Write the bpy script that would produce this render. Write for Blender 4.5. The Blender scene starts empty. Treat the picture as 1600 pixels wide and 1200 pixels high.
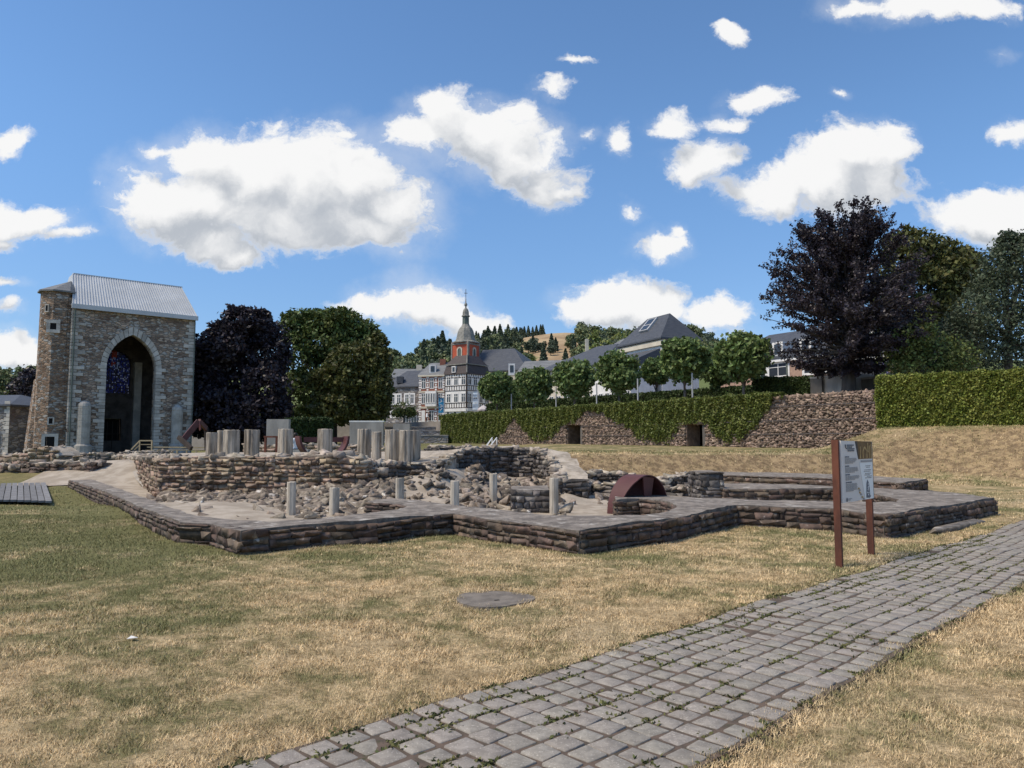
import bpy, bmesh, math, random
import numpy as np
from mathutils import Vector, Matrix, Euler

random.seed(11)
RNG = np.random.default_rng(11)
SC = bpy.context.scene
COL = SC.collection
R = math.radians

# ------------------------------------------------------------------ camera, sky, sun, exposure
EYE = 1.6
F = 1150.0                       # focal length in photo pixels (1600 wide)
PITCH = math.atan(90.0 / F)
cam_d = bpy.data.cameras.new('camera')
cam = bpy.data.objects.new('camera', cam_d)
COL.objects.link(cam)
cam.location = (0, 0, EYE)
cam.rotation_euler = (R(90) + PITCH, 0, 0)
cam_d.sensor_width = 36.0
cam_d.lens = 36.0 * F / 1600.0
cam_d.clip_start = 0.05
cam_d.clip_end = 6000
SC.camera = cam

SUN_DIR = Vector((-0.60, -0.22, 0.90)).normalized()
SUN_EL = math.asin(SUN_DIR.z)
SUN_AZ = math.atan2(SUN_DIR.x, SUN_DIR.y)
SUN_POWER, SUN_SOFT = 3.0, 18.0
SKY_STRENGTH = 0.120
CLOUD_WHITE = 0.69
EXPOSURE = 0.44

sd = bpy.data.lights.new('sun', 'SUN')
sd.energy = SUN_POWER
sd.angle = R(SUN_SOFT)
sd.color = (1.0, 0.87, 0.69)
sun = bpy.data.objects.new('sun', sd)
COL.objects.link(sun)
sun.location = (0, 0, 60)
sun.rotation_euler = (-SUN_DIR).to_track_quat('-Z', 'Y').to_euler()
vs = SC.view_settings
vs.view_transform = 'Standard'
vs.look = 'None'
vs.gamma = 1.0
vs.use_curve_mapping = False
vs.exposure = EXPOSURE


def px_dir(px, py):
    u = (px - 800.0) / F
    v = (600.0 - py) / F
    return Vector((u, math.cos(PITCH) - v * math.sin(PITCH), math.sin(PITCH) + v * math.cos(PITCH)))


def G(px, py, z=0.0):
    """where the ray of a photo pixel meets the level z"""
    d = px_dir(px, py)
    t = (z - EYE) / d.z
    return Vector((d.x * t, d.y * t, z))


def D(px, py, dist):
    """the point on a photo pixel's ray at a given distance along the view axis"""
    d = px_dir(px, py)
    t = dist / d.y
    return Vector((d.x * t, dist, EYE + d.z * t))


def zat(py, dist):
    return D(800, py, dist).z


def xat(px, dist, py=660):
    return D(px, py, dist).x


# ---- node helpers
class NT:
    def __init__(self, tree):
        self.t = tree
        self.n = tree.nodes
        self.l = tree.links

    def new(self, typ, **kw):
        nd = self.n.new(typ)
        for k, v in kw.items():
            setattr(nd, k, v)
        return nd

    def put(self, sock, v):
        if isinstance(v, bpy.types.NodeSocket):
            self.l.new(v, sock)
        elif isinstance(v, (tuple, list)) and len(v) == 3 and sock.type == 'RGBA':
            sock.default_value = (*v, 1)
        else:
            sock.default_value = v

    def math(self, op, a, b=0.0, clamp=False):
        nd = self.new('ShaderNodeMath', operation=op, use_clamp=clamp)
        self.put(nd.inputs[0], a)
        self.put(nd.inputs[1], b)
        return nd.outputs[0]

    def vmath(self, op, a, b=(0, 0, 0)):
        nd = self.new('ShaderNodeVectorMath', operation=op)
        self.put(nd.inputs[0], a)
        self.put(nd.inputs[1], b)
        return nd.outputs['Value'] if op in ('LENGTH', 'DISTANCE', 'DOT_PRODUCT') else nd.outputs[0]

    def mix(self, f, a, b):
        nd = self.new('ShaderNodeMix', data_type='RGBA')
        self.put(nd.inputs[0], f)
        self.put(nd.inputs[6], a)
        self.put(nd.inputs[7], b)
        return nd.outputs[2]

    def noise(self, vec, scale, detail=4.0, rough=0.55, col=False):
        nd = self.new('ShaderNodeTexNoise')
        if vec is not None:
            self.put(nd.inputs['Vector'], vec)
        nd.inputs['Scale'].default_value = scale
        nd.inputs['Detail'].default_value = detail
        nd.inputs['Roughness'].default_value = rough
        return nd.outputs['Color'] if col else nd.outputs['Fac']

    def step(self, v, lo, hi, smooth=True):
        nd = self.new('ShaderNodeMapRange', interpolation_type='SMOOTHSTEP' if smooth else 'LINEAR')
        self.put(nd.inputs[0], v)
        nd.inputs[1].default_value = lo
        nd.inputs[2].default_value = hi
        return nd.outputs[0]


# ---- world: Nishita sky with cumulus clouds by direction
world = bpy.data.worlds.new('World')
SC.world = world
world.use_nodes = True
w = NT(world.node_tree)
w.n.clear()
sky = w.new('ShaderNodeTexSky', sky_type='NISHITA')
sky.sun_disc = False
sky.sun_elevation = SUN_EL
sky.sun_rotation = SUN_AZ
sky.altitude = 300
sky.air_density = 1.0
sky.dust_density = 0.1
sky.ozone_density = 1.6
tc = w.new('ShaderNodeTexCoord').outputs['Generated']
sep = w.new('ShaderNodeSeparateXYZ')
w.l.new(tc, sep.inputs[0])
ay = w.math('MAXIMUM', w.math('ABSOLUTE', sep.outputs[1]), 0.08)
gx = w.math('DIVIDE', sep.outputs[0], ay)
gz = w.math('DIVIDE', sep.outputs[2], ay)
comb = w.new('ShaderNodeCombineXYZ')
w.l.new(gx, comb.inputs[0])
w.l.new(gz, comb.inputs[1])
w.l.new(w.step(sep.outputs[1], -0.05, 0.05), comb.inputs[2])
GV = comb.outputs[0]
# clouds: centre and half sizes in photo pixels (turned into directions), weight
CLOUDS = [(330, 250, 60, 50, 1), (400, 280, 110, 70, 1.1), (480, 285, 110, 75, 1.1), (560, 285, 80, 65, 1.05), (610, 325, 80, 50, 1), (300, 320, 100, 55, 1.05), (430, 345, 150, 50, 1.05), (255, 325, 55, 42, 1), (330, 385, 60, 36, .95), (375, 412, 42, 20, .8), (560, 350, 100, 40, 1),
          (700, 165, 52, 36, .9), (660, 215, 60, 34, .9), (740, 205, 85, 50, 1), (805, 240, 80, 50, 1), (850, 290, 55, 48, .9), (800, 185, 45, 30, .8), (880, 305, 40, 30, .7),
          (1330, 240, 75, 45, 1), (1380, 235, 45, 42, .95), (1290, 280, 95, 46, 1), (1210, 300, 62, 36, 1), (1360, 290, 55, 36, .95),
          (1100, 250, 65, 40, .8), (1050, 195, 55, 28, .7), (1130, 195, 45, 22, .66), (1185, 160, 55, 26, .75), (1080, 270, 50, 26, .7), (968, 222, 24, 34, .75),
          (1550, 345, 95, 46, 1), (1600, 330, 80, 48, 1), (1125, 48, 32, 26, .75), (1360, 8, 90, 20, .75), (1480, 8, 120, 30, .95), (1590, 215, 55, 28, .8), (1560, 85, 50, 26, .35),
          (1050, 385, 62, 24, .85), (1070, 365, 28, 20, .7), (950, 465, 72, 34, 1), (1020, 475, 60, 34, 1), (1125, 488, 62, 34, .95), (1060, 465, 30, 16, .5), (890, 470, 26, 14, .5),
          (600, 490, 70, 34, 1), (660, 485, 80, 42, 1.05), (720, 500, 66, 32, 1), (545, 485, 34, 14, .7), (20, 350, 80, 34, 1), (95, 374, 60, 16, .75), (15, 215, 36, 26, .85), (0, 385, 60, 24, .6),
          (255, 238, 32, 24, .7), (15, 550, 50, 24, 1), (0, 442, 55, 14, .6), (855, 142, 42, 26, .6), (1308, 145, 34, 16, .55), (548, 212, 36, 18, .6),
          (890, 98, 60, 14, .45), (980, 338, 30, 20, .5), (10, 485, 30, 20, .5), (620, 395, 20, 12, .4), (920, 215, 30, 20, .45)]
warp = w.vmath('SUBTRACT', w.noise(GV, 9.0, 8.0, 0.62, col=True), (0.5, 0.5, 0.5))
warp2 = w.vmath('SUBTRACT', w.noise(GV, 3.0, 3.0, 0.5, col=True), (0.5, 0.5, 0.5))
sc1 = w.new('ShaderNodeVectorMath', operation='SCALE')
w.l.new(warp, sc1.inputs[0])
sc1.inputs['Scale'].default_value = 0.075
sc2 = w.new('ShaderNodeVectorMath', operation='SCALE')
w.l.new(warp2, sc2.inputs[0])
sc2.inputs['Scale'].default_value = 0.06
WV = w.vmath('ADD', w.vmath('ADD', GV, sc1.outputs[0]), sc2.outputs[0])
fine = w.noise(WV, 7.5, 12.0, 0.60)


def cloud_field(vec):
    f = None
    for (cx, cy, rx, ry, wt) in CLOUDS:
        d = px_dir(cx, cy)
        u0, v0 = d.x / d.y, d.z / d.y
        q = w.vmath('MULTIPLY', w.vmath('SUBTRACT', vec, (u0, v0, 1.0)), (F / (rx * 1.3), F / (ry * 1.3), 3.0))
        e = w.math('MULTIPLY_ADD', w.vmath('LENGTH', q), -1.0)
        e.node.inputs[2].default_value = wt
        if f is None:
            f = e
        else:
            f = w.math('SMOOTH_MAX', f, e)
            f.node.inputs[2].default_value = 0.12
    return f


f0 = cloud_field(WV)
up = w.vmath('ADD', WV, (-0.016, 0.045, 0))
f1 = cloud_field(up)
gen = w.math('SUBTRACT', w.noise(GV, 1.3, 5.0, 0.55), 0.56)          # scattered clouds outside the view
away = w.math('MAXIMUM', w.math('MAXIMUM', w.step(w.math('ABSOLUTE', gx), 0.80, 1.0), w.step(gz, 0.66, 0.85)), w.step(sep.outputs[1], 0.05, -0.05))
gen = w.math('MULTIPLY', w.math('MULTIPLY', gen, 2.6), away)
base = w.math('MAXIMUM', w.math('MAXIMUM', f0, -0.8), w.math('SUBTRACT', gen, w.math('MULTIPLY', w.math('SUBTRACT', 1.0, away), 1.0)))
dens = w.math('ADD', base, w.math('MULTIPLY', w.math('SUBTRACT', fine, 0.5), 1.5))
wisp = w.noise(w.vmath('MULTIPLY', WV, (0.75, 1.25, 1.0)), 21.0, 12.0, 0.68)
dens = w.math('ADD', dens, w.math('MULTIPLY', w.math('SUBTRACT', wisp, 0.5), 1.35))
alpha = w.step(dens, 0.0, 0.44)
veil = w.noise(w.vmath('ADD', GV, sc2.outputs[0]), 4.2, 9.0, 0.62)
thin = w.math('MULTIPLY', w.step(w.math('ADD', veil, w.math('MULTIPLY', base, 0.30)), 0.46, 0.82), 0.34)   # thin veil round the clouds
alpha = w.math('MAXIMUM', alpha, thin)
slope = w.math('SUBTRACT', f0, f1)
fup = w.noise(w.vmath('ADD', WV, (-0.012, 0.026, 0)), 7.5, 12.0, 0.60)
lit = w.step(w.math('ADD', w.math('MULTIPLY', slope, 0.80), w.math('MULTIPLY', w.math('SUBTRACT', fine, fup), 1.3)), -0.40, 0.36)
edge = w.step(dens, 0.55, 0.05)
lit = w.math('MAXIMUM', lit, w.math('MULTIPLY', edge, 0.9))
ccol = w.mix(lit, (0.52, 0.56, 0.62), (1.0, 1.0, 1.0))
tint = w.new('ShaderNodeMix', data_type='RGBA', blend_type='MULTIPLY')
tint.inputs[0].default_value = 1.0
w.l.new(sky.outputs[0], tint.inputs[6])
w.put(tint.inputs[7], w.mix(w.step(sep.outputs[2], 0.03, 0.40), (0.53, 0.635, 0.79), (0.74, 0.93, 1.07)))
bg1 = w.new('ShaderNodeBackground')
w.l.new(tint.outputs[2], bg1.inputs[0])
bg1.inputs[1].default_value = SKY_STRENGTH
bg2 = w.new('ShaderNodeBackground')
w.l.new(ccol, bg2.inputs[0])
bg2.inputs[1].default_value = CLOUD_WHITE
mx = w.new('ShaderNodeMixShader')
hor = w.step(sep.outputs[2], 0.0, 0.05)
w.l.new(w.math('MULTIPLY', alpha, hor), mx.inputs[0])
w.l.new(bg1.outputs[0], mx.inputs[1])
w.l.new(bg2.outputs[0], mx.inputs[2])
wo = w.new('ShaderNodeOutputWorld')
w.l.new(mx.outputs[0], wo.inputs[0])
world.cycles.sampling_method = 'MANUAL'
world.cycles.sample_map_resolution = 512
SC.cycles.max_bounces = 6
SC.cycles.transparent_max_bounces = 6

# ------------------------------------------------------------------ materials
MATS = {}


def mat(name, c1, c2=None, scale=3.0, rough=0.85, bump=0.0, bscale=20.0, rnd=0.0, hue=0.0, spec=0.3, c3=None, c3lo=0.6, c3hi=0.75, c3scale=1.0,
        stretch=(1, 1, 1), trans=None, metal=0.0, detail=5.0, space='world'):
    if name in MATS:
        return MATS[name]
    m = bpy.data.materials.new(name)
    m.use_nodes = True
    t = NT(m.node_tree)
    bs = t.n['Principled BSDF']
    bs.inputs['Roughness'].default_value = rough
    bs.inputs['Specular IOR Level'].default_value = spec
    bs.inputs['Metallic'].default_value = metal
    geo = t.new('ShaderNodeNewGeometry')
    pos = geo.outputs['Position']
    if space == 'object':
        pos = t.new('ShaderNodeTexCoord').outputs['Object']
    pv = t.vmath('MULTIPLY', pos, stretch) if stretch != (1, 1, 1) else pos
    col = c1
    if c2 is not None:
        col = t.mix(t.step(t.noise(pv, scale, detail, 0.6), 0.36, 0.64), c1, c2)
    if c3 is not None:
        col = t.mix(t.step(t.noise(pv, c3scale, 5.0, 0.6), c3lo, c3hi), col, c3)
    if rnd or hue:
        oi = t.new('ShaderNodeObjectInfo').outputs['Random']
        s = t.math('FRACT', t.math('ADD', oi, geo.outputs['Random Per Island']))
        s2 = t.math('FRACT', t.math('MULTIPLY', s, 7.31))
        hsv = t.new('ShaderNodeHueSaturation')
        t.put(hsv.inputs['Color'], col)
        t.put(hsv.inputs['Value'], t.math('MULTIPLY_ADD', s, 2 * rnd))
        hsv.inputs['Value'].links[0].from_node.inputs[2].default_value = 1 - rnd
        t.put(hsv.inputs['Hue'], t.math('MULTIPLY_ADD', s2, 2 * hue))
        hsv.inputs['Hue'].links[0].from_node.inputs[2].default_value = 0.5 - hue
        col = hsv.outputs[0]
    t.put(bs.inputs['Base Color'], col)
    if bump:
        bn = t.new('ShaderNodeBump')
        bn.inputs['Strength'].default_value = min(1.0, bump)
        bn.inputs['Distance'].default_value = 0.6 / bscale
        t.l.new(t.noise(pv, bscale, 6.0, 0.65), bn.inputs['Height'])
        t.l.new(bn.outputs[0], bs.inputs['Normal'])
    if trans:
        tr = t.new('ShaderNodeBsdfTranslucent')
        t.put(tr.inputs[0], col)
        ms = t.new('ShaderNodeMixShader')
        ms.inputs[0].default_value = trans
        t.l.new(bs.outputs[0], ms.inputs[1])
        t.l.new(tr.outputs[0], ms.inputs[2])
        t.l.new(ms.outputs[0], t.n['Material Output'].inputs[0])
    MATS[name] = m
    return m


def grass_colour(t, pos, isl=None):
    """dry summer lawn: straw, brown and green patches, greener to the west and in the hollow before the wall"""
    sp = t.new('ShaderNodeSeparateXYZ')
    t.l.new(pos, sp.inputs[0])
    flat = t.new('ShaderNodeCombineXYZ')
    t.l.new(sp.outputs[0], flat.inputs[0])
    t.l.new(sp.outputs[1], flat.inputs[1])
    p = flat.outputs[0]
    n1 = t.noise(p, 0.55, 5.0, 0.62)
    n2 = t.noise(p, 2.6, 5.0, 0.65)
    n3 = t.noise(p, 0.23, 3.0, 0.5)
    west = t.math('MULTIPLY', t.step(sp.outputs[0], 0.0, -6.5), t.step(sp.outputs[1], 4.0, 8.5))
    far = t.step(sp.outputs[1], 6.0, 10.5)
    near_r = t.step(t.math('SUBTRACT', sp.outputs[0], sp.outputs[1]), -3.0, 0.5)
    g = t.math('ADD', t.math('MULTIPLY', n1, 0.85), t.math('MULTIPLY', n2, 0.35))
    g = t.math('ADD', g, t.math('MULTIPLY', west, 0.17))
    g = t.math('ADD', g, t.math('MULTIPLY', far, 0.05))
    g = t.math('SUBTRACT', g, t.math('MULTIPLY', near_r, 0.10))
    n4 = t.noise(p, 7.5, 4.0, 0.7)
    g = t.math('ADD', g, t.math('MULTIPLY', t.math('SUBTRACT', n4, 0.5), 0.30))
    g = t.math('ADD', g, t.math('MULTIPLY', t.step(sp.outputs[1], 30.0, 34.0), 0.07))
    if isl is not None:
        g = t.math('ADD', g, t.math('MULTIPLY', t.math('SUBTRACT', isl, 0.5), 0.16))
    green = t.step(g, 0.55, 0.80)
    straw = t.mix(t.step(t.math('ADD', t.math('MULTIPLY', n2, 0.5), t.math('MULTIPLY', n4, 0.5)), 0.40, 0.60), (0.66, 0.505, 0.295), (0.40, 0.295, 0.165))
    straw = t.mix(t.step(n3, 0.52, 0.68), straw, (0.53, 0.415, 0.255))
    return t.mix(green, straw, (0.18, 0.178, 0.075))


def ground_mat():
    m = bpy.data.materials.new('dry_lawn')
    m.use_nodes = True
    t = NT(m.node_tree)
    bs = t.n['Principled BSDF']
    bs.inputs['Roughness'].default_value = 0.95
    bs.inputs['Specular IOR Level'].default_value = 0.1
    geo = t.new('ShaderNodeNewGeometry')
    pos = geo.outputs['Position']
    col = grass_colour(t, pos)
    sp = t.new('ShaderNodeSeparateXYZ')
    t.l.new(pos, sp.inputs[0])
    fn = t.noise(pos, 34.0, 4.0, 0.7)
    col = t.mix(t.step(fn, 0.36, 0.62), t.mix(0.55, col, (0.10, 0.075, 0.04)), col)
    # brown bare earth in the bank (steep ground)
    nz = t.new('ShaderNodeSeparateXYZ')
    t.l.new(geo.outputs['Normal'], nz.inputs[0])
    steep = t.step(nz.outputs[2], 0.985, 0.93)
    soil = t.mix(t.step(t.noise(pos, 3.0, 8.0, 0.75), 0.40, 0.60), (0.165, 0.115, 0.07), (0.38, 0.275, 0.155))
    col = t.mix(t.math('MULTIPLY', steep, 0.9), col, soil)
    t.put(bs.inputs['Base Color'], col)
    bn = t.new('ShaderNodeBump')
    bn.inputs['Strength'].default_value = 0.7
    bn.inputs['Distance'].default_value = 0.05
    t.l.new(t.noise(pos, 18.0, 7.0, 0.75), bn.inputs['Height'])
    t.l.new(bn.outputs[0], bs.inputs['Normal'])
    return m


def blade_mat():
    m = bpy.data.materials.new('grass_blades')
    m.use_nodes = True
    t = NT(m.node_tree)
    bs = t.n['Principled BSDF']
    bs.inputs['Roughness'].default_value = 0.7
    bs.inputs['Specular IOR Level'].default_value = 0.2
    geo = t.new('ShaderNodeNewGeometry')
    isl = geo.outputs['Random Per Island']
    col = grass_colour(t, geo.outputs['Position'], isl)
    hsv = t.new('ShaderNodeHueSaturation')
    t.put(hsv.inputs['Color'], col)
    t.put(hsv.inputs['Value'], t.math('MULTIPLY_ADD', t.math('FRACT', t.math('MULTIPLY', isl, 13.7)), 1.15))
    hsv.inputs['Value'].links[0].from_node.inputs[2].default_value = 0.55
    t.put(bs.inputs['Base Color'], hsv.outputs[0])
    return m


def rubble_wall_mat(name, dark, light, sc=2.2):
    """coursed rubble too small to pick apart: cells of stone in pale mortar, with relief"""
    m = bpy.data.materials.new(name)
    m.use_nodes = True
    t = NT(m.node_tree)
    bs = t.n['Principled BSDF']
    bs.inputs['Roughness'].default_value = 0.9
    bs.inputs['Specular IOR Level'].default_value = 0.2
    pos = t.new('ShaderNodeNewGeometry').outputs['Position']
    wob = t.vmath('ADD', t.vmath('MULTIPLY', pos, (1, 1, 2.1)), t.vmath('MULTIPLY', t.noise(pos, 3.0, 2.0, 0.5, col=True), (0.35, 0.35, 0.35)))
    v1 = t.new('ShaderNodeTexVoronoi')
    t.put(v1.inputs['Vector'], wob)
    v1.inputs['Scale'].default_value = sc
    v2 = t.new('ShaderNodeTexVoronoi', feature='DISTANCE_TO_EDGE')
    t.put(v2.inputs['Vector'], wob)
    v2.inputs['Scale'].default_value = sc
    cs = t.new('ShaderNodeSeparateColor')
    t.l.new(v1.outputs['Color'], cs.inputs[0])
    stone = t.mix(cs.outputs[0], dark, light)
    stone = t.mix(t.step(cs.outputs[1], 0.72, 0.80), stone, (0.42, 0.40, 0.37))
    stone = t.mix(t.step(t.noise(pos, 0.35, 4.0, 0.6), 0.45, 0.7), stone, t.mix(0.5, stone, (0.16, 0.09, 0.06)))
    col = t.mix(t.step(v2.outputs['Distance'], 0.10, 0.02), stone, (0.20, 0.175, 0.145))
    t.put(bs.inputs['Base Color'], col)
    bn = t.new('ShaderNodeBump')
    bn.inputs['Strength'].default_value = 0.9
    bn.inputs['Distance'].default_value = 0.06
    t.l.new(t.step(v2.outputs['Distance'], 0.0, 0.16), bn.inputs['Height'])
    t.l.new(bn.outputs[0], bs.inputs['Normal'])
    MATS[name] = m
    return m


M_GROUND = ground_mat()
M_BLADE = blade_mat()
M_TOWER = rubble_wall_mat('tower_rubble', (0.15, 0.105, 0.082), (0.54, 0.425, 0.335), 2.3)
M_TURRET = rubble_wall_mat('turret_rubble', (0.14, 0.09, 0.062), (0.46, 0.32, 0.22), 2.6)
M_GREYSTONE = rubble_wall_mat('grey_rubble', (0.13, 0.135, 0.145), (0.30, 0.305, 0.31), 1.6)
M_LIME = mat('pale_limestone', (0.52, 0.49, 0.44), (0.35, 0.33, 0.295), 1.2, 0.85, 0.4, 14, rnd=0.22)
M_WALLSTONE = mat('dark_wall_stone', (0.145, 0.105, 0.080), (0.072, 0.056, 0.046), 5.0, 0.85, 0.6, 26, rnd=0.42, hue=0.02,
                  c3=(0.30, 0.275, 0.25), c3lo=0.60, c3hi=0.72, c3scale=7.0)
M_MORTAR = mat('wall_mortar', (0.21, 0.18, 0.15), (0.11, 0.092, 0.076), 8.0, 0.95, 0.6, 30)
M_CAP = mat('wall_cap', (0.29, 0.255, 0.22), (0.15, 0.131, 0.113), 4.5, 0.95, 1.0, 11, c3=(0.46, 0.43, 0.385), c3lo=0.57, c3hi=0.68, c3scale=3.2, detail=9.0)
M_PITSTONE = mat('pit_wall_stone', (0.33, 0.255, 0.19), (0.20, 0.145, 0.105), 4.0, 0.88, 0.6, 24, rnd=0.45, hue=0.02,
                 c3=(0.46, 0.42, 0.36), c3lo=0.60, c3hi=0.72, c3scale=5.0)
M_PITMORTAR = mat('pit_wall_mortar', (0.27, 0.225, 0.175), (0.16, 0.125, 0.10), 6.0, 0.95, 0.6, 24)
M_DARKSTONE = mat('apse_wall_stone', (0.16, 0.145, 0.135), (0.085, 0.075, 0.07), 4.0, 0.9, 0.6, 24, rnd=0.5, hue=0.015,
                  c3=(0.38, 0.35, 0.31), c3lo=0.62, c3hi=0.74, c3scale=5.0)
M_PALEMORTAR = mat('pale_mortar_top', (0.48, 0.42, 0.345), (0.30, 0.255, 0.20), 3.0, 0.95, 0.7, 16, c3=(0.22, 0.19, 0.16), c3lo=0.58, c3hi=0.68, c3scale=6.0)
M_SAND = mat('pale_sand', (0.43, 0.375, 0.305), (0.31, 0.262, 0.205), 2.0, 0.97, 0.6, 22, c3=(0.30, 0.25, 0.20), c3lo=0.60, c3hi=0.70, c3scale=4.5)
M_GRAVEL = mat('pale_gravel', (0.40, 0.365, 0.32), (0.32, 0.29, 0.25), 1.5, 0.97, 0.5, 60)
M_RUBBLE = mat('loose_rubble', (0.30, 0.25, 0.198), (0.13, 0.105, 0.082), 6.0, 0.9, 0.8, 22, rnd=0.55, hue=0.012, c3=(0.60, 0.56, 0.50), c3lo=0.6, c3hi=0.7, c3scale=4.0)
M_PILLAR = mat('streaked_concrete', (0.47, 0.415, 0.34), (0.19, 0.163, 0.13), 8.0, 0.92, 0.6, 14, rnd=0.12, stretch=(1, 1, 0.13), c3=(0.13, 0.115, 0.10), c3lo=0.58, c3hi=0.72, c3scale=9.0)
M_POST = mat('pale_concrete', (0.50, 0.45, 0.375), (0.33, 0.29, 0.235), 9.0, 0.92, 0.4, 20, rnd=0.12, stretch=(1, 1, 0.2), c3=(0.25, 0.22, 0.19), c3lo=0.6, c3hi=0.75, c3scale=10.0)
M_CORTEN = mat('red_brown_steel', (0.115, 0.040, 0.038), (0.085, 0.030, 0.028), 2.0, 0.6, 0.15, 30, spec=0.4)
M_RUST = mat('rusty_steel', (0.155, 0.055, 0.032), (0.085, 0.033, 0.022), 5.0, 0.75, 0.3, 30, stretch=(1, 1, 0.4))
M_SETT = mat('grey_sett', (0.30, 0.272, 0.235), (0.225, 0.203, 0.176), 14.0, 0.9, 0.55, 90, rnd=0.11, hue=0.012, c3=(0.42, 0.385, 0.335), c3lo=0.58, c3hi=0.66, c3scale=75.0)
M_JOINT = mat('joint_earth', (0.135, 0.098, 0.075), (0.085, 0.068, 0.052), 9.0, 0.97, 0.6, 60, c3=(0.055, 0.06, 0.028), c3lo=0.58, c3hi=0.68, c3scale=5.0)
M_MOSS = mat('joint_weeds', (0.085, 0.10, 0.035), (0.14, 0.13, 0.05), 8.0, 0.9, rnd=0.35)
M_CONC = mat('grey_concrete', (0.37, 0.35, 0.32), (0.26, 0.245, 0.225), 1.2, 0.9, 0.3, 18, stretch=(1, 1, 0.35))
M_CONCDARK = mat('dark_concrete', (0.15, 0.138, 0.125), (0.09, 0.083, 0.075), 1.2, 0.9, 0.3, 18, stretch=(1, 1, 0.3))
M_COVER = mat('cover_concrete', (0.215, 0.188, 0.158), (0.14, 0.122, 0.103), 6.0, 0.9, 0.5, 40)
M_GABION = mat('gabion_stone', (0.295, 0.22, 0.172), (0.16, 0.118, 0.09), 3.0, 0.9, 0.5, 20, rnd=0.5, hue=0.01)
M_WIRE = mat('dark_wire', (0.10, 0.085, 0.08), rough=0.6)
M_IVY = mat('ivy_leaf', (0.115, 0.142, 0.030), (0.155, 0.178, 0.044), 0.9, 0.55, rnd=0.5, hue=0.02, trans=0.15, spec=0.35)
M_HEDGE = mat('hedge_leaf', (0.155, 0.188, 0.034), (0.205, 0.225, 0.048), 1.2, 0.6, rnd=0.5, hue=0.02, trans=0.18)
M_HEDGEDK = mat('dark_hedge_leaf', (0.040, 0.062, 0.018), (0.055, 0.085, 0.024), 1.2, 0.6, rnd=0.5, hue=0.02, trans=0.12)
M_LEAF_AV = mat('plane_leaf', (0.115, 0.172, 0.052), (0.16, 0.215, 0.075), 1.0, 0.55, rnd=0.5, hue=0.02, trans=0.2, spec=0.35)
M_LEAF_PURP = mat('copper_beech_leaf', (0.024, 0.019, 0.027), (0.036, 0.027, 0.037), 0.8, 0.5, rnd=0.55, hue=0.03, trans=0.12, spec=0.45)
M_LEAF_GRN = mat('dark_green_leaf', (0.085, 0.122, 0.034), (0.12, 0.15, 0.046), 0.5, 0.55, rnd=0.55, hue=0.03, trans=0.18)
M_LEAF_OLV = mat('olive_leaf', (0.078, 0.092, 0.027), (0.108, 0.108, 0.034), 0.5, 0.55, rnd=0.5, hue=0.03, trans=0.18)
M_LEAF_BLU = mat('grey_green_leaf', (0.065, 0.090, 0.055), (0.095, 0.120, 0.070), 0.7, 0.55, rnd=0.5, hue=0.03, trans=0.18)
M_HILL_A = mat('hill_tree_leaf', (0.125, 0.155, 0.075), (0.18, 0.205, 0.095), 0.05, 0.7, rnd=0.45, hue=0.04)  # albedo raised to stand in for distance haze
M_HILL_B = mat('hill_conifer_needle', (0.080, 0.105, 0.070), (0.11, 0.135, 0.085), 0.05, 0.7, rnd=0.4, hue=0.02)  # needles lightened too, so haze over the far conifers is in the colour
M_HILL_C = mat('hill_bush_leaf', (0.16, 0.20, 0.055), (0.22, 0.25, 0.075), 0.05, 0.7, rnd=0.4, hue=0.03)
M_BARK = mat('tree_bark', (0.17, 0.145, 0.12), (0.095, 0.08, 0.066), 6.0, 0.9, 0.6, 16, stretch=(1, 1, 0.25))
M_BARKDK = mat('dark_bark', (0.085, 0.075, 0.065), (0.05, 0.043, 0.038), 4.0, 0.9, 0.6, 12, stretch=(1, 1, 0.25))
M_SLATE = mat('slate_roof', (0.060, 0.066, 0.078), (0.082, 0.088, 0.10), 1.4, 0.55, 0.35, 6, stretch=(1, 1, 5))
M_SLATEBR = mat('brown_slate', (0.075, 0.058, 0.055), (0.055, 0.045, 0.044), 1.4, 0.6, 0.35, 6, stretch=(1, 1, 5))
M_SLATEGR = mat('grey_slate', (0.20, 0.205, 0.205), (0.14, 0.145, 0.148), 1.0, 0.6, 0.3, 6, stretch=(1, 1, 4))
M_ZINC = mat('grey_zinc', (0.54, 0.56, 0.575), (0.47, 0.49, 0.505), 0.5, 0.5, 0.1, 5, spec=0.5)
M_WHITE = mat('white_paint', (0.76, 0.75, 0.72), (0.66, 0.65, 0.63), 1.5, 0.8)
M_CREAM = mat('cream_render', (0.62, 0.57, 0.46), (0.52, 0.47, 0.38), 0.8, 0.9)
M_TIMBER = mat('black_timber', (0.045, 0.034, 0.030), (0.065, 0.05, 0.042), 3.0, 0.85)
M_BRICK = mat('red_brick', (0.30, 0.115, 0.075), (0.24, 0.10, 0.07), 3.0, 0.9, 0.4, 14)
M_BRICKPALE = mat('pale_brick', (0.40, 0.27, 0.20), (0.32, 0.21, 0.16), 3.0, 0.9, 0.4, 14)
M_REDPAINT = mat('red_render', (0.50, 0.105, 0.055), (0.43, 0.095, 0.05), 1.5, 0.85)
M_GLASS = mat('window_glass', (0.035, 0.042, 0.052), rough=0.12, spec=0.6)
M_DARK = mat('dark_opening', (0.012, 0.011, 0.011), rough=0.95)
M_LEAD = mat('weathered_lead', (0.26, 0.25, 0.22), (0.17, 0.17, 0.15), 2.2, 0.7, 0.2, 6, c3=(0.40, 0.38, 0.34), c3lo=0.6, c3hi=0.7, c3scale=2.0)
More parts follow.
